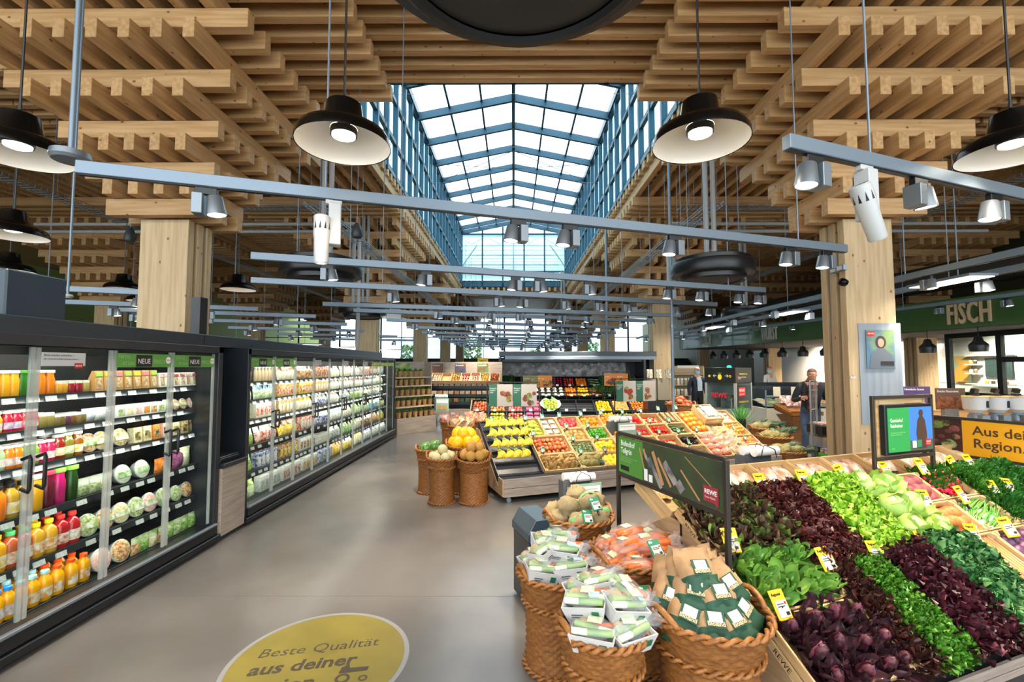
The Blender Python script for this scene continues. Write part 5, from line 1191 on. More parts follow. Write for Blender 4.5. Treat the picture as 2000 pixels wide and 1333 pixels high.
for i in range(5):
 y = -l / 2 + .02 + i * l / 5
 prof = [(y, .02), (y, .085), (y + .01, .09), (y + .02, .07), (y + .08, .045), (y + .16, .05), (y + .2, .075), (y + .215, .1), (y + .22, .02)]
 ob('step', MB().add([(sx * w / 2 * .97, a, z) for sx in (-1, 1) for a, z in prof], [tuple(range(9)), tuple(range(9, 18))[::-1]] + [(q, q + 9, (q + 1) % 9 + 9, (q + 1) % 9) for q in range(9)]).mesh('step', tray_me), bt)
BAN = M('banana peel', 'e0bc24', rough=.45, rand=.12, col2='b99c1e', scale=14); BANE = M('banana stem', '8f9a2e', rough=.5)
def banana_me():
 b = MB(); pts = []; rad = []
 for i in range(9):
  t = i / 8; a = -.2 + t * 1.5
  pts.append((.055 * math.sin(t * 2.7), 0, -.185 * t)); rad.append([.006, .008, .0165, .02, .021, .0205, .018, .011, .004][i])
 b.tube(pts[2:], rad[2:], 7, 0); b.tube(pts[:3], rad[:3], 6, 1); return b.mesh('banana', [BAN, BANE], smooth=1)
bme = cached('banana', banana_me)
crn = cached('bcrown', lambda: MB().lathe([(0, 0), (.016, .004), (.012, .03), (0, .034)], 8).mesh('crown', BANE, smooth=1))
for rj, n in ((.45, 5), (1.22, 5), (2.02, 5), (2.82, 4)):
 for i in range(n):
  k = -1.6 + (i + .5) * 1.56 / 5 + R.uniform(-.02, .02); st = ['top', 'second', 'third', 'fourth'][[.45, 1.22, 2.02, 2.82].index(rj)]
  o = ob('banana_bunch', None, None, D2.p(k, rj - .02, .035), D2.rotz(R.uniform(-.2, .2), .25), 1.0, label=f"{NTH[i]} bunch of yellow bananas from left, {st} step of the black tray", cat='bananas', group='banana bunches')
  ob('crown', crn, o, (0, .085, .01), (-1.2, 0, 0))
  for q in range(5): ob('banana', bme, o, ((q - 2) * .008, .085, .008 * (2 - abs(q - 2))), (-pi / 2, 0, (q - 2) * .15 - .3), (1, 1, .88))
c2(0, .75, 0, 1.5, 'green pears'); f2('green_pear', 0, .75, 0, 1.5, 3, 4, 'green pear in the crate just right of the top bananas', lie=True, rz=1.2, layers=2)
c2(.75, 1.5, 0, 1.5, 'kiwi cartons')
kiw = cached('kiwibox', lambda: MB().box((0, 0, 0), (.1, .085, .05), 0).mesh('carton', M('white kiwi carton', 'd9d2c6', rough=.6, col2='8f6a4c', scale=18)))
for i in range(6): ob('kiwi_carton', kiw, None, D2.p(.96 + (i % 2) * .32, .3 + (i // 2) * .42, -.045), D2.rotz(R.uniform(-.1, .1)), label='small white kiwi carton in the crate right of the green pears', cat='carton', group='kiwi cartons')
c2(0, 1.5, 1.5, 2.85, 'red apples'); f2('red_apple', 0, 1.5, 1.5, 2.85, 7, 4, 'red apple in the wide crate between pears and brown pears', layers=2)
c2(0, 1.5, 2.85, 4, 'brown pears'); f2('brown_pear', 0, 1.5, 2.85, 4, 7, 4, 'brown pear in the wide bottom crate right of the bananas', layers=2, sc=1.1)
c2(1.5, 2.5, 0, 1, 'pomegranates'); f2('pomegranate', 1.5, 2.5, 0, 1, 4, 3, 'red pomegranate in the crate above the mangoes', skip=.15)
c2(1.5, 2.5, 1, 2, 'mangoes'); f2('mango', 1.5, 2.5, 1, 2, 4, 3, 'green red mango in the crate below the pomegranates', skip=.1, lie=True, sc=.95)
c2(1.5, 2.5, 2, 3, 'avocados'); f2('avocado', 1.5, 2.5, 2, 3, 6, 4, 'dark green avocado in the crate below the mangoes', lie=True)
c2(1.5, 2.5, 3, 4, 'pineapples')
PINE = M('pineapple skin', '8a7a3c', rough=.6, col2='5a5a2c', scale=40, bump=.8, bscale=40); CRWN = M('pineapple crown leaf', '5f7a58', rough=.5, col2='3f5a40', scale=12)
pb = cached('pineb', lambda: MB().lathe([(0, -.09), (.045, -.085), (.062, -.03), (.062, .03), (.045, .085), (.015, .1), (0, .1)], 14, 0, None, lambda a, i: 1 + .04 * math.sin(8 * a + i * 1.5)).mesh('body', PINE, smooth=1))
def crown_me():
 b = MB()
 for i in range(26):
  a = i * 2.4; e = .25 + .9 * (1 - i / 26); L = .09 + .07 * (i / 26)
  V, Q = leafV(L, .018, .0, .3, 2, 3, i)
  b.add(V, Q, 0, Matrix.Translation((0, 0, .095)) @ Matrix.Rotation(a, 4, 'Z') @ Matrix.Rotation(pi / 2 - e * .8, 4, 'X'))
 return b.mesh('crown', CRWN, recalc=False)
pc = cached('pinec', crown_me)
def pineapple(loc, rot, label, group, sc=1.):
 o = ob('pineapple', None, None, loc, rot, sc, label=label, cat='pineapple', group=group); ob('body', pb, o); ob('crown', pc, o); return o
for i in range(5): pineapple(D2.p(1.7 + (i % 3) * .3, 3.35 + (i // 3) * .3, -.03), D2.rotz(R.uniform(.8, 1.8) * (1 if i % 2 else -1), pi / 2, 0), 'pineapple lying in the bottom crate beside the brown pears', 'pineapples in the crate', 1.05)
c2(2.5, 3.5, 0, 1, 'oranges'); f2('orange', 2.5, 3.5, 0, 1, 4, 3, 'orange in the crate above the limes', layers=2)
c2(2.5, 3.5, 1, 2, 'limes'); f2('lime', 2.5, 3.5, 1, 2, 6, 4, 'green lime in the crate below the oranges', layers=2, sc=1.1)
c2(2.5, 3.5, 2, 3, 'lemons'); f2('lemon', 2.5, 3.5, 2, 3, 5, 3, 'yellow lemon in the crate below the limes', layers=2, lie=True, sc=1.1)
c2(2.5, 3.5, 3, 4, 'lemons in the front row'); f2('lemon', 2.5, 3.5, 3, 4, 4, 3, 'yellow lemon in the front crate right of the pineapples', lie=True, sc=1.15, group='lemons in the front crate')
c2(3.5, 4.5, 0, 1, 'big oranges'); f2('orange', 3.5, 4.5, 0, 1, 4, 3, 'big orange in the heaped crate left of the red peppers', layers=3, sc=1.15, group='heaped big oranges')
c2(3.5, 4.5, 1, 2, 'mandarins'); f2('mandarin', 3.5, 4.5, 1, 2, 4, 3, 'mandarin in the crate below the heaped oranges', layers=2)
c2(3.5, 4.5, 2, 3, 'yellow apples'); f2('yellow_apple', 3.5, 4.5, 2, 3, 4, 3, 'yellow apple in the crate behind the farm banner')
c2(3.5, 4.5, 3, 4, 'gala apples'); f2('gala_apple', 3.5, 4.5, 3, 4, 4, 3, 'orange red apple in the front crate behind the farm banner')
c2(4.5, 5.5, 0, 1, 'red peppers'); f2('red_pepper', 4.5, 5.5, 0, 1, 4, 3, 'shiny red pepper in the crate right of the heaped oranges', layers=2, skip=.2, sc=.95)
c2(4.5, 5.5, 1, 2, 'pointed peppers'); f2('pointed_pepper', 4.5, 5.5, 1, 2, 5, 2, 'red pointed pepper in the crate below the red peppers', lie=True, rz=1.2, sc=.9)
c2(4.5, 5.5, 2, 3, 'garlic'); f2('onion', 4.5, 5.5, 2, 3, 5, 3, 'small onion in the crate below the pointed peppers', sc=.7, group='small onions on the fruit display')
c2(4.5, 5.5, 3, 4, 'gala apples at the end'); f2('red_apple', 4.5, 5.5, 3, 4, 4, 3, 'red apple in the front crate behind the banner', group='red apples behind the banner')
c2(5.5, 6.5, 0, 1, 'small plum tomatoes'); f2('vine_tomato', 5.5, 6.5, 0, 1, 6, 3, 'small plum tomato in the crate left of the mushroom punnets', sc=.7, skip=.2, group='plum tomatoes')
c2(5.5, 6.5, 1, 2, 'tomatoes'); f2('tomato', 5.5, 6.5, 1, 2, 5, 3, 'red tomato in the crate left of the cucumbers', layers=2)
c2(5.5, 6.5, 2, 3, 'small tomatoes'); f2('vine_tomato', 5.5, 6.5, 2, 3, 5, 2, 'small tomato in the crate left of the aubergines', sc=.7, group='small tomatoes')
c2(5.5, 6.5, 3, 4, 'ginger'); f2('sweet_potato', 5.5, 6.5, 3, 4, 3, 2, 'ginger root in the front crate behind the banner', sc=.6, lie=True, name='ginger_root', group='ginger roots')
c2(6.5, 7.5, 0, 1, 'mushroom punnets')
mp = cached('mpun', lambda: MB().box((0, 0, 0), (.13, .08, .04), 0).box((0, 0, .022), (.12, .07, .012), 1).mesh('punnet', [M('brown card punnet', '8f7048', rough=.7), M('brown mushrooms in film', '8a6a48', rough=.25, col2='d0bd98', scale=60, coat=.6)]))
for i in range(6): ob('mushroom_punnet', mp, None, D2.p(6.72 + (i % 3) * .28, .3 + (i // 3) * .4, -.02 + R.uniform(0, .02)), D2.rotz(pi / 2, .2), label='punnet of brown mushrooms in the crate above the cucumbers', cat='punnet', group='brown mushroom punnets')
c2(6.5, 7.5, 1, 2, 'cucumbers'); f2('cucumber', 6.5, 7.5, 1, 2, 1, 5, 'dark green cucumber in the crate below the mushroom punnets', lie=True, rz=pi / 2, jit=.1, layers=1)
c2(6.5, 7.5, 2, 3, 'aubergines'); f2('aubergine', 6.5, 7.5, 2, 3, 4, 2, 'shiny dark aubergine in the crate below the cucumbers', lie=True, layers=2, rz=1.9)
c2(6.5, 7.5, 3, 4, 'courgettes'); f2('zucchini', 6.5, 7.5, 3, 4, 5, 1, 'dark courgette in the front crate below the aubergines', lie=True, rz=.5)
c2(7.5, 8.5, 0, 2, 'orange pumpkins'); f2('pumpkin', 7.5, 8.5, 0, 2, 3, 4, 'round orange pumpkin in the long crate left of the mushrooms', sc=.85, h=-.02)
c2(7.5, 8.5, 2, 4, 'carrot bags')
CAR = M('carrot skin', 'e8732a', rough=.4, rand=.1, col2='d8601e', scale=20)
carm = cached('carrot', lambda: MB().lathe([(0, -.085), (.004, -.08), (.012, -.02), (.0165, .06), (.012, .078), (0, .08)], 8, 0, Matrix.Rotation(pi / 2, 4, 'Y')).mesh('carrot', CAR, smooth=1))
FILM = M('plastic bag film', 'f3ded2', rough=.16, alpha=.22, spec=.8)
def film_me(w, l, h, seed):
 def f():
  b = MB(); b.lathe(ball(1, 1, 8), 16)
  b.v = [((x * w) * (1 + .06 * noise.noise(Vector((x * 4, y * 4, z * 4 + seed)))), y * l * (1 + .08 * noise.noise(Vector((x * 5 + seed, y * 3, z * 5)))), z * h * (1 + .15 * noise.noise(Vector((x * 6, y * 6, z * 6 + seed * 2))))) for x, y, z in b.v]
  # gathered neck
  for i in range(6):
   a = i * pi / 3; V, Q = leafV(.07, .05, .012, .2, 3, 4, i)
   b.add(V, Q, 0, Matrix.Translation((w * .9, 0, h * .1)) @ Matrix.Rotation(a, 4, 'X') @ Matrix.Rotation(-pi / 2, 4, 'Z') @ Matrix.Rotation(.3, 4, 'X'))
  return b.mesh('film', FILM, smooth=1, recalc=False)
 return cached(('film', w, l, h, seed), f)
def carrot_bag(loc, rot, label, group, sc=1., n=9):
 o = ob('carrot_bag', None, None, loc, rot, sc, label=label, cat='carrots', group=group)
 for i in range(n):
  ob('carrot', carm, o, (R.uniform(-.012, .012), (i % 4 - 1.5) * .027 + R.uniform(-.005, .005), (i // 4) * .024 - .022), (R.uniform(0, 6), R.uniform(-.1, .1), R.uniform(-.18, .18) + (pi if R.random() < .5 else 0)), R.uniform(.9, 1.1))
 ob('film', film_me(.105, .068, .05, R.randint(0, 3)), o)
 ob('label', MB().box((-.02, .0, .049), (.05, .035, .002)).mesh('label', M('cream label', 'ece6d0', rough=.5, col2='9fc07a', scale=50)), o, (0, 0, 0), (R.uniform(-.3, .3), 0, R.uniform(-.5, .5)))
 return o
for i in range(8): carrot_bag(D2.p(7.75 + (i % 2) * .45 + R.uniform(-.04, .04), 2.3 + (i // 2) * .45, -.0 + (i % 2) * .012), D2.rotz(R.uniform(-.4, .4)), f'plastic bag of carrots below the pumpkins, {NTH[i // 2]} row, {["left", "right"][i % 2]}', 'carrot bags on the fruit display', 1.0, 7)
c2(8.5, 9.5, 0, 1.6, 'wilted leaves under the raised mushrooms'); c2(8.5, 9.5, 1.6, 4, 'squash bags')
rc = crate(D2, 8.45, 9.45, -.1, 1.35, 'raised wooden crate of white mushrooms standing on the fruit display', CG2, h=.12); rc.location += D2.N * .13
fill(D2, 'mushroom', 8.6, 9.35, .1, 1.2, 7, 7, 'white mushroom in the raised wooden crate', 'white mushrooms in the raised crate', h=.09, sc=1.0, layers=2)
SQB = M('yellow squash skin', 'e0b13a', rough=.4, col2='4f5a34', scale=11)
sqm = cached('squash', lambda: MB().lathe(ball(.034, .85, 6, .2), 12, 0, None, lambda a, i: 1 + .09 * math.sin(6 * a)).mesh('squash', SQB, smooth=1))
for i in range(10):
 o = ob('squash_net', None, None, D2.p(8.75 + (i % 2) * .5, 1.9 + (i // 2) * .42, -.01), D2.rotz(R.uniform(-.5, .5)), label=f'film bag of small squashes right of the carrot bags, {NTH[i // 2]} row, {["left", "right"][i % 2]}', cat='squash', group='squash bags')
 for q in range(5): ob('squash', sqm, o, (R.uniform(-.06, .06), (q - 2) * .035, R.uniform(-.01, .03)), (R.uniform(0, 3), R.uniform(0, 3), 0))
 ob('film', film_me(.1, .085, .055, 1), o)
c2(9.5, 10.5, 0, 1.2, 'parsnips'); f2('sweet_potato', 9.5, 10.5, 0, 1.2, 4, 3, 'pale parsnip in the crate right of the raised mushrooms', name='parsnip', lie=True, sc=.8, group='parsnips')
for o in [o for o in bpy.data.objects if o.name.startswith('parsnip')]:
 o.data = cached('parsnipm', lambda: MB().lathe([(0, -.1), (.008, -.085), (.03, -.01), (.034, .04), (.015, .08), (0, .085)], 10).mesh('fruit', M('parsnip skin', 'e2cfa6', rough=.5, rand=.06), smooth=1))
c2(9.5, 10.5, 1.2, 2.4, 'yellow onions'); f2('onion', 9.5, 10.5, 1.2, 2.4, 5, 4, 'yellow onion in the crate near the right end of the fruit display', layers=2, group='yellow onions')
c2(9.5, 10.5, 2.4, 3.2, 'brown roots'); f2('golden_beet', 9.5, 10.5, 2.4, 3.2, 4, 3, 'brown root in the crate above the sweet potatoes', group='brown roots')
c2(9.5, 10.5, 3.2, 4, 'sweet potatoes'); f2('sweet_potato', 9.5, 10.5, 3.2, 4, 4, 2, 'reddish sweet potato in the front crate at the right end', lie=True, layers=2, rz=.9, sc=1.05)
for i, (x, y, l) in enumerate([(961, 820, 'with red price before the apples, behind the top bananas'), (1026, 816, 'at the left corner above the green pears'), (1059, 814, 'above the kiwi cartons'), (1092, 811, 'at the top left of the pomegranates'), (1041, 846, 'between green pears and red apples'), (1060, 879, 'between red apples and brown pears'),
 (1134, 808, 'above the crate of oranges'), (1106, 832, 'between pomegranates and mangoes'), (1148, 830, 'between oranges and limes'), (1119, 856, 'between mangoes and avocados'), (1166, 853, 'between limes and lemons'), (1134, 881, 'between avocados and pineapples'), (1181, 877, 'between the two lemon crates'), (1173, 806, 'left of the heaped oranges'), (1215, 804, 'with red price above the red peppers'),
 (1251, 802, 'above the plum tomatoes'), (1218, 824, 'left of two below the red peppers'), (1232, 823, 'right of two below the red peppers'), (1269, 821, 'between plum tomatoes and tomatoes'), (1248, 846, 'below the pointed peppers'), (1287, 843, 'below the tomatoes'), (1285, 798, 'above the mushroom punnets, left one'), (1320, 796, 'above the pumpkins'), (1356, 796, 'left of two behind the raised mushrooms'),
 (1368, 798, 'right of two behind the raised mushrooms'), (1306, 820, 'between mushroom punnets and cucumbers'), (1325, 841, 'between cucumbers and aubergines'), (1345, 863, 'between aubergines and courgettes'), (1360, 839, 'between pumpkins and carrot bags'), (1387, 794, 'above the parsnips'), (1432, 834, 'below the yellow onions'), (1455, 855, 'above the sweet potatoes')]):
 card(D2.hit(x, y, .04), UA + R.uniform(-.2, .2), 'green price card ' + l, False, -.5, 1.05)
# ------------------------------------------------------------ wicker baskets
WIK = M('wicker willow', '99632f', rough=.45, col2='7c4a22', scale=18, rand=.08, stretch=(1, 1, 5))
WIK2 = M('wicker rim willow', 'a96d34', rough=.42, col2='84501f', scale=40)
def weave(prof_fn, h0, h1, rows, segs, amp=.007):
 b = MB(); V = []; Q = []
 nr = rows * 2 + 1
 for i in range(nr):
  z = h0 + (h1 - h0) * i / (nr - 1); r0 = prof_fn((z - h0) / (h1 - h0)); row_ = i // 2; edge = i % 2 == 0
  for j in range(segs):
   a = 2 * pi * j / segs
   r = r0 + (amp * math.sin(segs / 4 * a + pi * row_) if not edge else -.5 * amp) + (0 if edge else amp * .6)
   V.append((r * math.cos(a), r * math.sin(a), z))
 for i in range(nr - 1):
  for j in range(segs): Q.append((i * segs + j, i * segs + (j + 1) % segs, (i + 1) * segs + (j + 1) % segs, (i + 1) * segs + j))
 b.add(V, Q); return b
def braid(r, z, n=46, rad=.011, tilt=0.):
 b = MB()
 for s in range(2):
  pts = []
  for j in range(n * 2):
   a = 2 * pi * j / (n * 2); w = a * 14 + s * pi
   pts.append(((r + .012 * math.cos(w)) * math.cos(a), (r + .012 * math.cos(w)) * math.sin(a), z + .012 * math.sin(w)))
  b.tube(pts, rad, 6, 0, False, True)
 return b
def basket(x, y, r, zr, label, stand=True, tilt=0., tdir=0., z0=0., hb=.2, rows=None, group='wicker baskets', handle=True, det=1):
 o = ob('wicker_basket', None, None, (x, y, z0), (0, 0, tdir), label=label, cat='basket', group=group)
 zb = zr - z0 - hb * .75
 if stand:
  key = ('wst', round(r, 3), round(zb, 2), det)
  ob('stand', cached(key, lambda: weave(lambda t: r * (.82 - .05 * math.sin(pi * t)), .01, zb, int(zb / .02 * det), 96 if det == 1 else 64).mesh('stand', WIK, smooth=1)), o)
  ob('base_ring', cached(('wbr', round(r, 3)), lambda: braid(r * .83, .014, 40, .009).mesh('base_ring', WIK, smooth=1)), o)
  ob('neck_ring', cached(('wnr', round(r, 3)), lambda: braid(r * .86, 0, 40, .01).mesh('neck_ring', WIK2, smooth=1)), o, (0, 0, zb))
 q = ob('bowl', cached(('wbo', round(r, 3), hb, det), lambda: weave(lambda t: r * (.78 + .2 * t ** .7), 0, hb, int(hb / .02 * det), 96 if det == 1 else 64).mesh('bowl', WIK, smooth=1)), o, (0, 0, zb - hb * .2), (tilt, 0, 0))
 ob('rim', cached(('wri', round(r, 3)), lambda: braid(r, 0, 44, .011).mesh('rim', WIK2, smooth=1)), q, (0, 0, hb))
 ob('bottom', cached(('wbt', round(r, 3), hb), lambda: MB().lathe([(r * .9, hb * .45), (0, hb * .5)], 24).mesh('bottom', WIK, smooth=1)), q)
 if handle:
  for s in (-1, 1):
   pts = [(s * r * math.cos(a), r * math.sin(a), hb + .055 * math.cos(a * 3.6)) for a in [(-.42 + .84 * i / 8) for i in range(9)]]
   ob('handle', cached(('wha', round(r, 3), s, hb), lambda: MB().tube(pts, .014, 8).mesh('handle', WIK2, smooth=1)), q)
 return o
BK = [(.255, 2.86, .225, .54, 'wicker basket of leek trays at the left, farther of the two', 0), (.415, 2.2, .205, .58, 'wicker basket of leek trays in front, nearest to the aisle', 0),
      (.93, 2.27, .278, .62, 'big wicker basket of paper potato bags in the front', 0), (.77, 2.95, .29, .62, 'wicker basket heaped with carrot bags', 0), (.5, 3.6, .265, .64, 'wicker basket heaped with celeriac behind the carrots', 0)]
for x, y, r, z, l, t in BK: basket(x, y, r, z, l, tdir=.35, hb=.2)
BM = [(-.95, 6.12, .2, .60, 'wicker basket of pale honeydew melons', .12), (-.53, 6.14, .23, .60, 'wicker basket of orange netted melons beside the banana display', .2), (-1.2, 6.62, .2, .60, 'wicker basket with watermelons behind the pale melons', 0), (-.72, 6.66, .25, .68, 'wicker basket heaped with yellow melons', .15)]
for x, y, r, z, l, t in BM: basket(x, y, r, z, l, tilt=t, hb=.17)
BB = [(-1.3, 9.75, .27, .62, 'brown wicker basket of bagged apples, left one behind the melons'), (-.8, 9.75, .28, .64, 'brown wicker basket of bagged fruit, right one behind the melons'), (-1.05, 9.2, .26, .6, 'brown wicker basket with kraft fruit bags, front one behind the melons')]
for x, y, r, z, l in BB: basket(x, y, r, z, l, det=.6, hb=.17)
# contents: melons
mel = {'pale': M('pale melon skin', 'dccfa0', rough=.5, col2='cbbd8a', scale=40, bump=.4, bscale=60), 'net': M('netted melon skin', 'd9a24c', rough=.5, col2='c08a3c', scale=45, bump=.5, bscale=60, rand=.08), 'yel': M('yellow melon skin', 'f0b010', rough=.3, rand=.05), 'wat': M('watermelon skin', '2f5a24', rough=.25, col2='6f9a4a', scale=6, stretch=(1, 1, .2))}
def melons(kind, pts, r, label, group, sq=1.):
 me = cached(('melon', kind), lambda: MB().lathe(ball(1, sq, 10), 18).mesh('melon', mel[kind], smooth=1))
 for p in pts: ob('melon', me, None, p, (R.uniform(-.6, .6), R.uniform(-.6, .6), R.uniform(0, 6)), r * R.uniform(.94, 1.05), label=label, cat='melon', group=group)
def ring(x, y, z, r0, n, top=1): return [(x + r0 * math.cos(2 * pi * i / n), y + r0 * math.sin(2 * pi * i / n) - .0, z) for i in range(n)] + [(x + R.uniform(-.03, .03), y, z + .09)] * top
melons('pale', ring(-.95, 6.12, .60, .12, 6), .068, 'pale cream melon in the front left wicker basket', 'pale melons')
melons('net', ring(-.53, 6.16, .62, .135, 7, 0) + ring(-.53, 6.2, .71, .07, 3, 0), .07, 'orange brown netted melon in the basket beside the bananas', 'netted melons')
melons('yel', ring(-.72, 6.66, .70, .15, 6, 0) + ring(-.72, 6.68, .81, .09, 4, 0), .088, 'bright yellow melon heaped in the basket behind', 'yellow melons', 1.25)
melons('wat', [(-1.25, 6.6, .62), (-1.13, 6.66, .64)], .1, 'striped watermelon in the basket behind the pale melons', 'watermelons')
# bagged fruit in the back baskets
for (x, y, r, z, l), nm, m1 in zip(BB, ('bag of red apples in the left back basket', 'bag of mixed fruit in the right back basket', 'kraft fruit bag in the front one of the back baskets'), (('red bag fruit', 'c05a4a', 'e8c8bc'), ('mixed bag fruit', 'c0604c', 'd8c49a'), ('kraft bag fruit', 'b88a58', 'e0c8a4'))):
 mt = M(m1[0], m1[1], rough=.2, col2=m1[2], scale=20, coat=.7)
 for i in range(6):
  a = i * 1.05; ob('fruit_bag', bag_me(.2, .24, .14, mt, None, i % 3), None, (x + .12 * math.cos(a), y + .12 * math.sin(a), z - .04), (R.uniform(-.9, .2), R.uniform(-.4, .4), a), label=nm, cat='fruit bag', group=nm.replace('bag ', 'bags ', 1))
# ---- celeriac
CEL = M('celeriac skin', 'e3d2a2', rough=.7, col2='94733f', scale=45, bump=1., bscale=40, rand=.1)
def celm(s):
 b = MB(); b.lathe(ball(1, .92, 12), 18)
 b.v = [tuple(Vector(p) * (1 + .28 * noise.noise(Vector(p) * 2.4 + Vector((s, 0, 0))) + .22 * noise.noise(Vector(p) * 5.5 + Vector((s, 3, 0))))) for p in b.v]
 return b.mesh('root', CEL, smooth=1)
cme = [cached(('cel', s), lambda: celm(s * 5)) for s in range(3)]
clb = M('green celeriac label', '6fae6a', rough=.5)
BIO = M('green bio print', '1f6b4a', rough=.5)
for i, (dx, dy, dz) in enumerate([(-.17, -.09, 0), (-.02, -.17, 0), (.13, -.13, .01), (.19, .02, 0), (-.18, .08, 0), (0, .02, .05), (.1, .15, .0), (-.06, .17, .02), (-.09, -.06, .09), (.08, -.02, .11), (0, .1, .13), (.15, .1, .08)]):
 o = ob('celeriac', None, None, (.5 + dx, 3.6 + dy, .64 + dz), (R.uniform(-.5, .5), R.uniform(-.5, .5), R.uniform(0, 6)), label='knobbly beige celeriac root in the basket behind the carrots, ' + ('front ' if dy < -.05 else 'back ' if dy > .05 else 'middle ') + ('left' if dx < -.05 else 'right' if dx > .05 else 'centre') + (' on top' if dz > .04 else ''), cat='celeriac', group='celeriac roots')
 ob('root', cme[i % 3], o, (0, 0, 0), (0, 0, 0), .082)
 if i % 2: ob('label_band', MB().lathe([(.0785, -.018), (.084, 0), (.0785, .018)], 16, 0, Matrix.Rotation(1.2, 4, 'Y')).mesh('label_band', clb), o)
# ---- carrot bags in the basket
for i, (dx, dy, dz, rz) in enumerate([(-.17, -.1, 0, .3), (-.03, -.19, .0, -.2), (.14, -.13, 0, .4), (.17, .07, .02, -.5), (-.16, .08, .03, .8), (.0, .17, .03, .1), (-.08, -.06, .07, .5), (.08, -.02, .08, -.3), (-.02, .1, .1, .2), (.13, .13, .06, -.2), (0, .02, .02, .9)]):
 carrot_bag((.77 + dx, 2.95 + dy, .61 + dz * .9), (R.uniform(-.2, .2), R.uniform(-.15, .15), rz + UA), 'clear bag of carrots heaped in the round wicker basket, ' + ('front ' if dy < -.05 else 'back ' if dy > .05 else 'middle ') + ('left' if dx < -.05 else 'right' if dx > .05 else 'centre') + (' on top' if dz > .04 else ' below'), 'carrot bags in the wicker basket', 1.28, 10)
# ---- leek trays
CARD_ = M('grey white cardboard tray', 'c9c6c4', rough=.7); LEEK = M('leek green', 'a9c47c', rough=.35, col2='7fa256', scale=10); LEEKW = M('leek white', 'e6ead0', rough=.3)
CELP = M('celeriac piece', 'd9c08c', rough=.6, col2='b08f58', scale=20)
TLB = M('white tray label', 'f0eee2', rough=.5, col2='bcd08a', scale=60); BLUEL = M('pale blue film print', 'b4d3e6', rough=.2)
trm = cached('traym', lambda: MB().add([(-.075, -.05, 0), (.075, -.05, 0), (.075, .05, 0), (-.075, .05, 0), (-.095, -.065, .075), (.095, -.065, .075), (.095, .065, .075), (-.095, .065, .075), (-.088, -.058, .075), (.088, -.058, .075), (.088, .058, .075), (-.088, .058, .075), (-.07, -.045, .01), (.07, -.045, .01), (.07, .045, .01), (-.07, .045, .01)],
 [(0, 3, 2, 1), (0, 1, 5, 4), (1, 2, 6, 5), (2, 3, 7, 6), (3, 0, 4, 7), (4, 5, 9, 8), (5, 6, 10, 9), (6, 7, 11, 10), (7, 4, 8, 11), (8, 9, 13, 12), (9, 10, 14, 13), (10, 11, 15, 14), (11, 8, 12, 15), (12, 13, 14, 15)]).mesh('tray', CARD_, recalc=False))
lkm = cached('leekm', lambda: MB().tube([(-.085, 0, 0), (-.02, 0, 0)], [.014, .014], 10, 0).tube([(-.02, 0, 0), (.085, .004, .002)], [.014, .015], 10, 1).mesh('leek_piece', [LEEKW, LEEK], smooth=2))
clp = cached('clpm', lambda: MB().lathe(ball(.036, .8, 6), 10, 0, None, lump).mesh('celeriac_piece', CELP, smooth=1))
cfilm = cached('tfilm', lambda: film_me(.093, .064, .035, 2).copy()); cfilm.materials[0] = M('tray film', 'e8eef0', rough=.15, alpha=.14, spec=.7)
def leek_tray(loc, rot, label, group):
 o = ob('vegetable_tray', None, None, loc, rot, 1.06, label=label, cat='vegetable tray', group=group)
 ob('tray', trm, o)
 ob('leek_piece', lkm, o, (0, -.025, .078), (0, 0, R.uniform(-.15, .15))); ob('leek_piece', lkm, o, (.005, .005, .08), (1, 0, R.uniform(-.15, .15) + pi))
 ob('celeriac_piece', clp, o, (-.04, .03, .075), (0, R.uniform(-.4, .4), R.uniform(0, 3))); ob('carrot', carm, o, (.035, .034, .082), (0, 0, .2), .85)
 ob('film', cfilm, o, (0, 0, .085))
 ob('label', MB().box((0, 0, 0), (.06, .045, .0015)).mesh('label', TLB), o, (R.uniform(-.03, .03), 0, .121), (0, 0, R.uniform(-.4, .4)))
 if R.random() < .6: ob('blue_print', MB().box((0, 0, 0), (.05, .03, .001)).mesh('blue_print', BLUEL), o, (.05, -.02, .112), (.2, .25, .3))
 ob('green_square', MB().box((0, 0, 0), (.03, .002, .03)).mesh('green_square', BIO), o, (.05, -.0625, .044), (.2, 0, 0))
 ob('print', MB().box((0, 0, 0), (.05, .001, .006)).box((-.005, 0, -.011), (.04, .001, .004)).mesh('print', M('tray print', '5a5a60', rough=.6)), o, (-.03, -.0605, .04), (.2, 0, 0))
 return o
def trays(x, y, z, lab, grp, L):
 for i, (dx, dy, dz, rz) in enumerate(L): leek_tray((x + dx, y + dy, z + dz), (R.uniform(-.25, .35), R.uniform(-.25, .25), rz), lab + ', ' + ('front ' if dy < -.03 else 'back ' if dy > .05 else 'mid ') + ('left' if dx < -.03 else 'right' if dx > .05 else 'centre') + (' below' if dz < .05 else ' above'), grp)
trays(.255, 2.86, .53, 'cardboard leek tray in the left basket', 'vegetable trays in the left basket', [(-.1, -.1, 0, .2), (.1, -.1, .01, -.2), (-.11, .08, 0, .4), (.1, .1, 0, -.6), (-.05, 0, .085, .9), (.06, -.01, .09, -.4), (.03, .1, .12, -.9), (-.06, .09, .1, .3)])
trays(.415, 2.2, .55, 'cardboard leek tray in the front basket', 'vegetable trays in the front basket', [(-.06, -.11, .0, -.35), (.1, -.09, .0, .45), (-.09, .04, .0, 1.3), (.1, .08, .02, -.3), (-.07, -.0, .085, -.3), (.08, -.02, .09, .4), (-.01, .1, .12, .5), (.11, .07, .1, -1.2), (-.05, .13, .09, .2)])
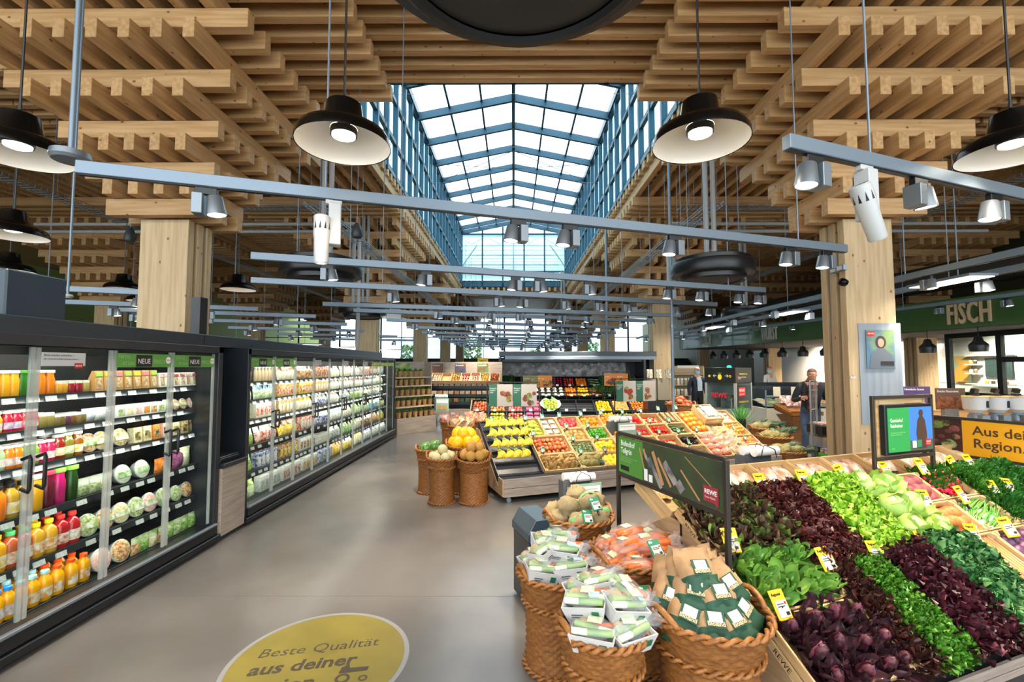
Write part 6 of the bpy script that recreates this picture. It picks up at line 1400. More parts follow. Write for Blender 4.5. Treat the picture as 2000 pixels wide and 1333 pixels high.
# ---- paper potato bags
PKR = M('brown kraft paper', 'b08a62', rough=.75, col2='a07c56', scale=8, rand=.05); PGR = M('green printed paper', '1f4f38', rough=.6, col2='1a4530', scale=8)
def paper_bag_me(s):
 b = MB(); nx, nz = 9, 12; w, h, d = .185, .245, .125
 for side in (-1, 1):
  V = []; Q = []
  for j in range(nz + 1):
   v = j / nz
   for i in range(nx + 1):
    u = i / nx * 2 - 1
    body = (1 - abs(u) ** 4) ** .5 * (1 if v < .6 else max(0, 1 - (v - .6) / .34) ** .8) * min(1, .35 + v * 4)
    e = .018 * noise.noise(Vector((u * 3 + s * 7, v * 7, side * 2 + s))) + .007 * noise.noise(Vector((u * 8 + s * 3, v * 16, side)))
    V.append((u * w / 2 * (1 + .06 * math.sin(pi * v)), side * (d / 2 * body + (e if .05 < v < .93 else e * .3)) - (.02 * max(0, v - .85) / .15 if True else 0), v * h))
  b.add(V, [(j * (nx + 1) + i, j * (nx + 1) + i + 1, (j + 1) * (nx + 1) + i + 1, (j + 1) * (nx + 1) + i) for j in range(nz) for i in range(nx)])
 n1 = (nx + 1) * (nz + 1)
 b.f.append(tuple(list(range(nx + 1)) + [n1 + i for i in range(nx, -1, -1)])); b.m.append(0)
 for k in range(len(b.f)):
  zc = sum(b.v[i][2] for i in b.f[k]) / len(b.f[k])
  b.m[k] = 1 if zc < h * (.43) else 0
 return b.mesh('bag', [PKR, PGR], smooth=1)
pbm = [cached(('pbag', s), lambda: paper_bag_me(s)) for s in range(3)]
PLB = M('bag window label', 'e6eadb', rough=.5, col2='cfdcc0', scale=40)
def potato_bag(loc, rot, i):
 o = ob('potato_bag', None, None, loc, rot, 1.0, label='brown and green paper potato bag heaped in the big front wicker basket', cat='potato bag', group='paper potato bags')
 ob('bag', pbm[i % 3], o)
 for s in (-1, 1):
  q = ob('green_frame', MB().box((0, 0, 0), (.085, .002, .07)).mesh('green_frame', PGR), o, (0, s * .069, .135), (s * .06, 0, 0))
  ob('label', MB().box((.0, s * .002, .008), (.06, .002, .045)).mesh('label', PLB), q)
  text('Bioland', .026, M('tan print', 'd9b58c', rough=.6), q, (-.04 * -s if s > 0 else -.04, s * .0035, -.029), (pi / 2, 0, 0 if s < 0 else pi), bold=.0008)
 return o
BL = [(-.19, -.12, .03, -.75, .25, -.5), (-.04, -.19, .02, -.8, .05, -.1), (.11, -.17, .02, -.8, -.1, .4), (.21, -.06, .04, -.75, -.25, .8), (.2, .1, .06, -.6, -.2, .5), (-.22, .03, .05, -.6, .25, -.5), (-.15, .17, .07, -.5, .15, -.25), (0, .2, .08, -.45, 0, .05), (.13, .19, .08, -.5, -.1, .3),
      (-.1, -.05, .11, -.7, .12, -.25), (.05, -.09, .11, -.75, .0, .2), (.15, .0, .13, -.65, -.2, .5), (-.1, .08, .15, -.5, .1, -.3), (.05, .1, .16, -.5, -.1, .25), (-.02, -.01, .2, -.75, .0, .12), (-.16, -.02, .12, -.8, .1, -.8)]
BLN = ['front left, low', 'front, low', 'front right of middle, low', 'right front, low', 'right side, low', 'left side, low', 'back left, low', 'back, low', 'back right, low', 'left, middle layer', 'centre front, middle layer', 'right, middle layer', 'centre left, upper', 'centre right, upper', 'topmost in front', 'topmost behind']
for i, (dx, dy, dz, rx, ry, rz) in enumerate(BL):
 if i in (15,): continue
 potato_bag((.935 + dx * .95, 2.24 + dy * .9, .50 + dz * .9), (rx, ry, rz), i)['label'] = 'brown and green paper potato bag in the big basket, ' + BLN[i]
for i, (x, y, Y, rz, l) in enumerate([(1163, 985, 3.42, .3, 'upper one over the celeriac'), (1148, 1010, 3.38, .25, 'lower one over the celeriac'), (1281, 1072, 2.75, .3, 'standing among the carrot bags'), (1052, 1062, 2.95, -.1, 'lying beside the left leek trays'), (1262, 1165, 2.5, .2, 'half hidden between leek and potato bags')]):
 card(atY(x, y, Y), rz, 'green price card ' + l, False, -.75, 1.25)
# anthracite bin behind the celeriac
o = ob('waste_bin', None, None, (.18, 3.62, 0), (0, 0, UA), label='anthracite bin with sloped lid left of the celeriac basket', cat='bin')
ob('body', MB().bx(-.13, .13, -.17, .17, .02, .5).mesh('body', ANTH, bev=.006), o)
ob('lid', MB().prism([(-.14, .505), (.14, .505), (.14, .56), (.08, .66), (-.08, .66), (-.14, .56)], -.18, .18).mesh('lid', M('blue grey lid', '38454f', rough=.3), bev=.004), o)
# ------------------------------------------------------------ rear fruit table, produce wall, racks
class DispX(Disp):
 def __init__(s, O, th, cell, t):
  s.O = Vector(O); s.th = th; s.c = cell; s.t = t
  s.U = Vector((1, 0, 0)); s.V = Vector((0, -math.cos(th), -math.sin(th))); s.N = Vector((0, -math.sin(th), math.cos(th)))
  s.Mx = Matrix((s.U, -s.V, s.N)).transposed(); s.rot = s.Mx.to_euler()
 def p(s, k, j, h=0.): return s.O + s.U * (k * s.c) + s.V * (j * s.t) + s.N * h
TRB = M('black crate plastic', '1d1e20', rough=.45)
def btray(D, k0, k1, j0, j1, label, group, h=.11, grid=False):
 w = (k1 - k0) * D.c - .01; l = (j1 - j0) * D.t - .01
 b = MB(); t = .012
 b.box((0, -l / 2 + t / 2, h / 2), (w, t, h)).box((0, l / 2 - t / 2, h / 2), (w, t, h)).box((-w / 2 + t / 2, 0, h / 2), (t, l, h)).box((w / 2 - t / 2, 0, h / 2), (t, l, h)).box((0, 0, .006), (w, l, .012))
 o = ob('plastic_crate', None, None, D.p((k0 + k1) / 2, (j0 + j1) / 2, -h), D.rot, label=label, cat='crate', group=group)
 ob('shell', b.mesh('shell', TRB), o)
 if grid:
  b = MB()
  for q in range(4): b.box((0, -l / 2 + l * (q + .5) / 4, .02), (w, .02, .02))
  ob('grid_floor', b.mesh('grid_floor', M('dark grey grid', '3a3c40', rough=.5)), o)
 return o
D3 = DispX((-1.22, 13.6, .80), .475, .51, .62)
g3 = ob('fruit_table', None, None, (0, 0, 0), label='sloped black fruit table behind the bananas carrying apples and citrus', cat='display')
ob('body', MB().prism([(-1.0, .08), (-1.0, .3), (0, .66), (.03, .66), (1.13, .1), (1.13, .06)], .0, 5.1, 0, Matrix.Translation((-1.22, 13.6, 0)) @ Matrix(((0, 1, 0, 0), (-1, 0, 0, 0), (0, 0, 1, 0), (0, 0, 0, 1)))).mesh('body', ANTH), g3)
ob('end_panel', MB().prism([(-1.0, .06), (-1.0, .3), (0, .8), (1.13, .2), (1.13, .06)], -.03, -.0, 0, Matrix.Translation((-1.22, 13.6, 0)) @ Matrix(((0, 1, 0, 0), (-1, 0, 0, 0), (0, 0, 1, 0), (0, 0, 0, 1)))).mesh('end_panel', M('warm oak panel')), g3)
ROWS3 = [['red_apple', 'gala_apple', 'pink_apple', 'pinkpack', 'pearbag', None, None, None, 'lemon', 'grapefruit', 'mandarin'][:10], ['gala_apple', 'yellow_apple', 'pink_apple', 'pinkpack', None, None, None, 'lemon', 'lime', 'orange']]
ROWS3[0] = ['red_apple', 'gala_apple', 'pink_apple', 'pinkpack', 'pearbag', None, None, 'lemon', 'grapefruit', 'mandarin']
NM3 = {'red_apple': 'red apple', 'gala_apple': 'orange red apple', 'pink_apple': 'pink red apple', 'yellow_apple': 'yellow green apple', 'lemon': 'yellow lemon', 'grapefruit': 'pale orange grapefruit', 'mandarin': 'mandarin', 'lime': 'lime', 'orange': 'orange'}
PPK = M('pink tray of apples', 'd8608a', rough=.3, col2='b53048', scale=22)
ppm = cached('ppk', lambda: MB().box((0, 0, 0), (.2, .13, .03), 0).box((0, 0, .03), (.18, .11, .04), 0).mesh('apple_pack', PPK, bev=.012))
TAGC = cached('wtag', lambda: MB().box((0, 0, 0), (.085, .006, .07)).mesh('card', [WHT2]))
for r_ in range(2):
 for i, kd in enumerate(ROWS3[r_]):
  rn = 'upper' if r_ == 0 else 'lower'
  btray(D3, i, i + 1, r_, r_ + 1, f"{'empty ' if kd is None else ''}black plastic crate, {NTH[i]} from the left, {rn} row of the rear fruit table", 'black crates on the rear fruit table', grid=kd is None)
  if kd in NM3:
   fill(D3, kd, i + .1, i + .9, r_ + .08, r_ + .92, 5, 5, f'{NM3[kd]} in the {rn} row of the rear fruit table', f'{NM3[kd]}s, {rn} row, rear fruit table', h=-.04, sc=1.15)
  elif kd == 'pinkpack':
   for q in range(6): ob('apple_pack', ppm, None, D3.p(i + .27 + (q % 2) * .45, r_ + .2 + (q // 2) * .3, -.04), D3.rot, label=f'pink packed tray of apples in the {rn} row of the rear fruit table', cat='apple pack', group=f'pink apple packs, {rn} row')
  elif kd == 'pearbag':
   ob('liner_bag', MB().add(*leafV(.66, .62, .03, .02, 10, 10, 1)).mesh('liner_bag', M('pale green film', '9fd0a0', rough=.25)), None, D3.p(i + .5, r_ + 1, -.03), D3.rot, label='pale green liner film in the crate of yellow pears', cat='liner')
   fill(D3, 'green_pear', i + .15, i + .85, r_ + .1, r_ + .85, 4, 5, 'yellow green pear in the green liner on the rear fruit table', 'pears on the rear fruit table', h=.03, lie=True)
  if r_ == 0 or kd: ob('price_card', TAGC, None, D3.p(i + .35, r_ + .98, .03), (-.5, 0, 0), label=f"white price card under the {['first','second','third','fourth','fifth','sixth','seventh','eighth','ninth','tenth'][i]} {rn} crate of the rear fruit table", cat='price card', group='white price cards')
# produce wall
pw = ob('refrigerated_produce_wall', None, None, (0, 0, 0), label='black refrigerated produce wall with a grey vegetable photo under its canopy', cat='refrigerator')
ob('cabinet', MB().bx(-.45, 4.5, 16.75, 16.9, .1, 2.1).bx(-.5, -.42, 15.3, 16.9, .1, 2.1).bx(4.45, 4.53, 15.6, 16.9, .1, 2.1).bx(-.45, 4.5, 15.5, 16.8, .1, .55).mesh('cabinet', BLK), pw)
ob('canopy', MB().bx(-.5, 4.9, 15.6, 17.0, 2.13, 2.3).mesh('canopy', M('blue black fascia'), bev=.01), pw)
ob('light_strip', MB().bx(-.3, 4.85, 15.55, 15.6, 2.02, 2.14).mesh('light_strip', ALU, bev=.008), pw)
ob('night_blind', MB().bx(-.4, 4.45, 15.7, 15.75, 1.95, 2.03).mesh('night_blind', BLK), pw)
pp = ob('photo_panel', MB().bx(-.4, 4.1, 16.68, 16.74, 1.42, 1.93).mesh('photo_panel', M('grey photo print', '55555a', rough=.4, col2='a5a5aa', scale=4)), pw)
GPH = M('light grey photo shape', 'd0d0d4', rough=.4, col2='8a8a90', scale=12)
for i in range(34):
 x = -.3 + 4.3 * (i + R.uniform(0, .6)) / 34.6; z = 1.67 + R.uniform(-.19, .19); r = R.uniform(.03, .09)
 ob('photo_shape', MB().lathe([(r, 0), (r * .96, .004), (r * .3, .006), (0, .006)], 14, 0, Matrix.Translation((x, 16.677, z)) @ Euler((pi / 2, 0, 0)).to_matrix().to_4x4() @ Matrix.Diagonal((1, R.uniform(.4, 1), 1, 1))).mesh('photo_shape', GPH), pp)
DW = DispX((-.4, 16.45, 1.42), .6, .43, .56)
W0 = ['green', None, None, 'leek', 'radish', 'tomato', 'orange_pepper', 'leek', 'green', 'green', 'lettuce']
W1 = ['green', 'mushroom', 'mushroom', 'cauli', 'cauli2', 'orange_pepper', 'yellow_pepper', 'carrots', 'green', 'green', 'tomato']
wlk = cached('wleek', lambda: stalk(.42, 4).mesh('stalks', [LEEKW, LEEK], smooth=1))
caul = cached('caulw', lambda: MB().lathe(ball(.07, .75, 6), 12, 0, None, lump).mesh('cauliflower', WHITEV, smooth=1))
for r_, W_ in enumerate((W0, W1)):
 rn = ['upper', 'lower'][r_]
 for i, kd in enumerate(W_):
  nth = ['first', 'second', 'third', 'fourth', 'fifth', 'sixth', 'seventh', 'eighth', 'ninth', 'tenth', 'eleventh'][i]
  btray(DW, i, i + 1, r_, r_ + 1, f'black plastic crate, {nth} of the {rn} row of the produce wall', 'black crates on the produce wall', h=.12)
  lab = lambda s: f'{s} in the {nth} crate, {rn} row of the produce wall'
  gr = f'{kd} in the {nth} crate, {rn} row, produce wall'
  if kd in FR: fill(DW, kd, i + .08, i + .92, r_ + .08, r_ + .92, 4, 4, lab(kd.replace('_', ' ')), gr, h=-.05, sc=1.3 if kd != 'mushroom' else 1.6, name=kd)
  elif kd == 'radish':
   for q in range(16): ob('radish', rb, None, DW.p(i + .15 + (q % 4) * .23, r_ + .15 + (q // 4) * .23, -.03), DW.rotz(q), 2.0, label=lab('red radish'), cat='radish', group=gr)
  elif kd == 'leek':
   for q in range(3): ob('leek', wlk, None, DW.p(i + .5, r_ + .25 + q * .25, -.04), DW.rotz(pi / 2 + R.uniform(-.1, .1)), label=lab(['far', 'middle', 'near'][q] + ' bundle of leeks'), cat='leek', group=gr)
  elif kd and kd.startswith('cauli'):
   for q in range(6): ob('cauliflower', caul, None, DW.p(i + .25 + (q % 2) * .5, r_ + .2 + (q // 2) * .3, -.04), DW.rotz(q), label=lab('white cauliflower'), cat='cauliflower', group=gr)
  elif kd == 'carrots':
   for q in range(8): ob('carrot', carm, None, DW.p(i + .2 + (q % 2) * .4, r_ + .2 + (q // 2) * .2, -.03), DW.rotz(R.uniform(-.3, .3)), 1.8, label=lab('orange carrot'), cat='carrot', group=gr)
   ob('carrot_greens', head_mesh('cgreen', 70, .2, .03, .012, .2, .15, .04, [DILL]), None, DW.p(i + .7, r_ + .5, -.06), DW.rot, label=lab('feathery carrot greens'), cat='carrot greens')
  elif kd:
   for q in range(6): ob('green_vegetable', head_mesh(('gv', q % 2), 30, .12, .08, .025, .2, .08, .05, [KALE, FRI2] if kd == 'green' else [LBIO, LBIO2], seed=q + 1), None, DW.p(i + .27 + (q % 2) * .46, r_ + .2 + (q // 2) * .3, -.07), DW.rotz(q), label=lab('leafy green vegetable'), cat='vegetable', group=gr)
  ob('price_card', TAGC, None, DW.p(i + .5, r_ + 1, .03), (-.3, 0, 0), label=f'white price card below the {nth} {rn} crate of the produce wall', cat='price card', group='white price cards on the produce wall')
b = MB()
for i in range(12): b.box((-.35 + .43 * i, 15.52, .75), (.02, .04, .32))
b.bx(-.42, 4.45, 15.5, 15.54, .62, .66).bx(-.42, 4.45, 15.5, 15.54, .88, .92); ob('front_grille', b.mesh('front_grille', BLK), pw)
spot((2, 15.3, 2.9), (2, 16.2, 1.0), COUNTER_W * 2, 1.9)
# sign frames
def sign_frame(x0, x1, Y, z0, z1, zl, label, prints, Yr=None):
 Yr = Yr or Y
 o = ob('sign_frame', None, None, (x0, Y, 0), (0, 0, math.atan2(Yr - Y, x1 - x0)), label=label, cat='sign'); L = math.hypot(x1 - x0, Yr - Y)
 FM = M('dark sign frame', '2e2c2a', rough=.4, metal=.3)
 for x in (0, L): ob('post', MB().box((x, 0, (zl + z1) / 2), (.022, .022, z1 - zl)).mesh('post', FM), o)
 for z in (z0, z1): ob('rail', MB().bx(0, L, -.011, .011, z - .011, z + .011).mesh('rail', FM), o)
 n = len(prints); w = (L - .1) / n
 for i, (c0, c1, c2_, title) in enumerate(prints):
  xa = .05 + i * w; za, zb_ = z0 + (z1 - z0) * .28, z1 - .05
  p_ = ob('print', MB().bx(xa, xa + w - .01, -.006, .0, za, zb_).mesh('print', M('sign print ' + c0, c0, rough=.5)), o)
  if c1: ob('text_band', MB().bx(xa, xa + w * .34, -.008, -.005, za, zb_).mesh('text_band', M('sign band ' + c1, c1, rough=.5)), p_)
  text(title, .05, TXW, p_, (xa + .02, -.009, zb_ - .12), RB, sc=(.75, 1, 1))
  for q in range(7):
   r = R.uniform(.04, .075); cx = xa + w * R.uniform(.48 if c1 else .15, .88); cz = za + (zb_ - za) * R.uniform(.15, .6)
   ob('food_print', MB().lathe([(r, 0), (0, .003)], 14, 0, Matrix.Translation((cx, -.008, cz)) @ Euler((pi / 2, 0, 0)).to_matrix().to_4x4()).mesh('food_print', M('sign food ' + c2_[q % len(c2_)], c2_[q % len(c2_)], rough=.5, col2='5a3a2a', scale=25)), p_)
 return o
a, c = atY(951, 747, 11.4), atY(1053, 745, 11.4)
sign_frame(a.x, c.x, 11.4, a.z - .83, a.z, .25, 'dark framed sign with fruit bowl photos behind the bananas', [('b9b2ac', '2f6650', ['c07a4a', 'b5683c', '9fae4a', 'a8402e'], 'Biologische\nLandwirt-\nschaft'), ('b9b2ac', '2f6650', ['a83c30', '8fa04a', '7c3a28', '9fb060'], 'Biologische\nLandwirt-\nschaft')])
a, c = atY(1200, 741, 11.9), atY(1283, 738, 12.3)
sign_frame(a.x, c.x, 11.9, a.z - .82, a.z, .3, 'dark framed sign with tomato and potato photos behind the oranges', [('b9b2ac', '2f6650', ['c83a2a', 'b02a24', '8a8a3a', 'd84a3a'], 'Biologische\nLandwirt-\nschaft'), ('b9b2ac', '2f6650', ['b88a54', 'a8743e', '9a6a3c'], 'Biologische\nLandwirt-\nschaft')], 12.3)
a, c = atY(1018, 731, 14.9), atY(1082, 731, 14.9)
sign_frame(a.x, c.x, 14.9, a.z - .62, a.z, .4, 'olive and orange sign panel before the produce wall, left one', [('6f7244', None, ['8a6a3a', '9aa050'], 'Unsere Äpfel'), ('d07c2a', None, ['7a4a24', 'e8b03a'], 'Zubereitung')])
a, c = atY(1177, 727, 14.9), atY(1230, 727, 14.9)
sign_frame(a.x, c.x, 14.9, a.z - .62, a.z, .4, 'orange sign panel before the produce wall, right one', [('cc7a30', None, ['3a2a1a', 'b04a2a'], 'Kartoffeln'), ('d07c2a', None, ['7a4a24', 'e8b03a'], 'Zubereitung')])
# mushroom and potato rack
mr = ob('vegetable_rack', None, None, (-2.85, 14.2, 0), label='grey oak vegetable rack with tilted top crates and three black shelves of mushrooms', cat='rack')
for i in range(4): ob('back_board', MB().bx(.02 + i * .62, .63 + i * .62, .42, .45, .9, 1.93).mesh('back_board', GREYW, bev=.003), mr)
ob('side_panel', MB().prism([(-.5, .05), (.45, .05), (.45, 1.93), (.36, 1.93), (.36, 1.25), (-.5, .52)], -.03, 0, 0, Matrix(((0, 1, 0, 0), (1, 0, 0, 0), (0, 0, 1, 0), (0, 0, 0, 1)))).mesh('side_panel', GREYW), mr)
ob('body', MB().bx(0, 2.5, .1, .42, .3, 1.3).bx(0, 2.5, -.45, .42, .3, .5).mesh('body', BLK), mr)
ob('front_board', MB().bx(0, 2.5, -.5, -.46, .3, .52).mesh('front_board', GREYW), mr)
for x in (.15, 2.35): ob('leg', MB().tube([(x, -.35, .3), (x, -.35, 0)], [.04, .03], 10).mesh('leg', GREYW), mr)
for i, (y, z) in enumerate(((-.05, 1.16), (-.2, .92), (-.33, .7))):
 ob('shelf', MB().bx(0, 2.5, y - .12, y + .3, z - .03, z).bx(0, 2.5, y - .135, y - .12, z - .06, z + .03).mesh('shelf', BLK), mr)
 for q in range(14):
  cols = [('d9cdb4', '8f7a58'), ('c8a070', 'e8dcc0'), ('3f6a3c', '2a2a2c')][i]
  if q > 11 and i == 2: continue
  m_ = M(f'rack pack {i}{q % 3}', cols[q % 2], rough=.35, col2=cols[(q + 1) % 2] if q % 3 else 'c8703a', scale=30)
  ob('mushroom_pack', box_me(.14, .12, .12, m_, m_), None, (-2.85 + .1 + q * .17, 14.2 + y - .03, z + .003), (0, 0, R.uniform(-.1, .1)), label=f"{NTH[q]} small {['mushroom punnet', 'onion pack', 'dark herb pack'][i]} on the {['top', 'middle', 'bottom'][i]} black shelf of the grey oak rack", cat='pack', group=f"packs on the {['top', 'middle', 'bottom'][i]} rack shelf")
for i, (c_, t_) in enumerate((('7a4a34', 'Kräuter'), ('34486a', 'Zwiebeln'), ('4f8a3a', 'Kartoffeln'))):
 p_ = ob('poster', MB().bx(.25 + i * .72, .6 + i * .72, .41, .418, 1.5, 1.88).mesh('poster', M('rack poster ' + c_, c_, rough=.5, col2='6a4a3a', scale=5)), mr); text(t_, .07, TXW, p_, (.27 + i * .72, .408, 1.8), RB)
DR = DispX((-2.83, 14.35, 1.58), .5, .3, .5)
for i, (kd, nm) in enumerate((('mushroom', 'white turnip'), ('mushroom', 'garlic bulb'), (None, ''), ('onion', 'yellow onion'), ('radish2', 'red onion'), ('pink_apple', 'red shallot'), ('onion', 'pale onion'), ('sweet_potato', 'small potato'))):
 nth = ['first', 'second', 'third', 'fourth', 'fifth', 'sixth', 'seventh', 'eighth'][i]
 w = .29; o = ob('rack_crate', None, None, DR.p(i + .5, .5, -.1), DR.rot, label=f"{nth} tilted wooden crate along the top of the grey oak vegetable rack", cat='crate', group='tilted crates on the vegetable rack')
 b = MB().box((0, 0, .006), (w, .49, .01)); ob('base', b.mesh('base', CRW), o)
 for q in (-1, 1):
  ob('slat', cached('rks', lambda: MB().box((0, 0, 0), (.012, .49, .09)).mesh('slat', CRW)), o, (q * w / 2, 0, .06)); ob('slat', cached('rks2', lambda: MB().box((0, 0, 0), (.29, .012, .09)).mesh('slat', CRW)), o, (0, q * .24, .06))
 if kd == 'radish2':
  for q in range(9): ob('red_onion', rb, None, DR.p(i + .25 + (q % 3) * .25, .2 + (q // 3) * .3, -.04), (0, 0, 0), 2.1, label='red onion in the fifth crate of the vegetable rack', cat='onion', group='red onions on the rack')
 elif kd: fill(DR, kd, i + .12, i + .88, .1, .9, 3, 4, f'{nm} in the {nth} crate of the vegetable rack', f'{nm}s, {nth} rack crate', h=-.04, name=nm.replace(' ', '_'), sc=1.1 if kd != 'pink_apple' else .8)
# herb rack at the end of the long refrigerator
hr = ob('herb_rack', None, None, (-3.02, 11.85, 0), (0, 0, math.atan2(1.0, .85)), label='grey oak herb rack with kraft potted herbs at the end of the long refrigerator', cat='rack')
ob('base', MB().bx(0, 1.3, -.02, .5, 0, .42).mesh('base', GREYW, bev=.004), hr)
ob('back_board', MB().bx(0, 1.3, .5, .54, .0, 1.92).mesh('back_board', GREYW), hr)
ob('side_panel', MB().bx(1.28, 1.31, .2, .54, .0, 1.92).mesh('side_panel', GREYW), hr)
p_ = ob('poster', MB().bx(.1, .75, .485, .498, 1.55, 1.88).mesh('poster', M('herb poster', '4f8f3c', rough=.5, col2='c9b98a', scale=4)), hr); text('Frische\nKräuter', .09, TXW, p_, (.13, .482, 1.76), RB)
PK = M('kraft pot paper', 'b58a58', rough=.8, rand=.08, col2='a57a48', scale=10)
pot = cached('hpot', lambda: MB().lathe([(.045, 0), (.065, .16), (.058, .16), (.05, .1)], 10, 0, None, lambda a, i: 1 + .06 * math.sin(4 * a)).mesh('pot_bag', PK, smooth=2))
for i, z in enumerate((.42, .72, 1.0, 1.27, 1.5)):
 d_ = .0 + i * .06
 if i: ob('shelf', MB().bx(0, 1.28, d_ - .03, .5, z - .03, z).mesh('shelf', M('pale oak shelf', 'cbb699', rough=.5)), hr)
 for q in range(7 if i < 3 else 6):
  o = ob('herb_pot', None, None, hr.matrix_basis @ Vector((.12 + q * .18, d_ + .09, z + .003)), (0, 0, q), label=f"{NTH[q]} kraft wrapped herb pot from left on the {['lowest', 'second', 'third', 'fourth', 'top'][i]} tier of the herb rack", cat='herb pot', group=f"herb pots, {['lowest', 'second', 'third', 'fourth', 'top'][i]} tier")
  ob('pot_bag', pot, o); ob('herb', head_mesh(('hb', q % 2), 26, .06, .03, .006, .2, .04, .03, [HERB, FRI2], 3, 3, seed=q % 2 + 3), o, (0, 0, .14))
# bag roll dispensers
def rolls(p, rz, label, sign=True, zleg=0.):
 o = ob('bag_dispenser', None, None, p, (0, 0, rz), label=label, cat='bag dispenser')
 ob('holder', MB().bx(-.19, .15, -.02, .1, -.34, .0).mesh('holder', M('grey holder', '55585c', rough=.5)), o)
 for q in range(2): ob('roll', MB().lathe([(0, -.15), (.012, -.15), (.045, -.148), (.045, .148), (.012, .15), (0, .15)], 16, 0, Matrix.Translation((-.02 + q * .05, .03 - .09 * q, .04)) @ Euler((0, pi / 2, 0)).to_matrix().to_4x4()).mesh('roll', M('white bag roll', 'eeeae4', rough=.4), smooth=2), o)
 for q in range(2): ob('wire', MB().tube([(-.08, .03 - .09 * q - .05, -.02), (-.06, .03 - .09 * q - .05, .06), (.02, .03 - .09 * q, .1), (.1, .03 - .09 * q - .05, .06), (.12, .03 - .09 * q - .05, -.02)], .004, 6).mesh('wire', BLK), o)
 if sign:
  q = ob('green_board', MB().bx(-.12, .22, -.15, -.14, -.36, -.01).mesh('green_board', M('pale green card', '8fb09a', rough=.5)), o)
  ob('white_panel', MB().bx(-.1, .2, -.153, -.149, -.13, -.04).mesh('white_panel', TXW), q); text('OBST OHNE VERPACKUNG', .021, TXB, q, (-.09, -.155, -.08), RB)
  for w in range(3): ob('kraft_bag', MB().bx(-.07 + w * .085, .0 + w * .085, -.18, -.155, -.3, -.19).mesh('kraft_bag', KRAFT), q)
 return o
rolls(atY(1128, 938, 5.25), UA, 'bag roll dispenser with green board in front of the fruit display')
rolls(atY(1480, 888, 4.55), UA, 'bag roll dispenser behind the far crates of the salad display', False)
rolls(D2.p(4.0, 1.2, .14), UA, 'bag roll dispenser with kraft bags standing between the heaped oranges and peppers')
rolls(atY(862, 777, 12.2), 0, 'bag roll dispenser before the grey oak vegetable rack')
# baskets and things at the right end of the fruit display
PB = [(4.72, 8.0, .3, .33, 'low wicker basket of pineapples beside the bag roll dispenser'), (4.95, 8.75, .3, .46, 'wicker basket of pineapples right of the sweet potatoes, nearer one'), (5.15, 9.5, .28, .52, 'wicker basket of pineapples behind, beside the green plant')]
for x, y, r, z, l in PB:
 basket(x, y, r, z, l, stand=z > .4, z0=0 if z > .4 else .12, det=.6, hb=.17)
 for i in range(6): pineapple((x + .16 * math.cos(i * 1.05), y + .14 * math.sin(i * 1.05), z + .02), (R.uniform(.9, 1.5), 0, R.uniform(.8, 2.2)), 'pineapple with long leaves in the ' + l.split(' basket')[0] + ' basket ' + l.split('pineapples ')[1], 'pineapples ' + l.split('pineapples ')[1], 1.35)
o = ob('potted_grass', None, None, (4.9, 9.9, .55), label='bright green grassy plant beside the fruit machine', cat='plant')
ob('pot', MB().lathe([(.08, -.5), (.1, .12), (.085, .12), (.08, .08)], 14).mesh('pot', BLK, smooth=2), o)
ob('blades', head_mesh('grass', 60, .34, .02, .002, .25, .06, .1, [M('grass blade', '4fa03a', rough=.5, col2='3a8a2c', scale=8)], 2, 5, spread=1.0), o)
basket(3.55, 9.75, .3, .98, 'wicker basket of red apples behind the fruit display ridge', det=.6)
for i in range(26):
 a, q = R.uniform(0, 6.28), R.uniform(0, 1) ** .5 * .25
 ob('red_apple', FR['red_apple'][0], None, (3.55 + q * math.cos(a), 9.75 + q * math.sin(a), .98 + .16 * (1 - q / .25)), (R.uniform(-.5, .5), 0, a), 1.25, label='dark red apple heaped in the basket behind the display ridge', cat='apple', group='apples in the back basket')
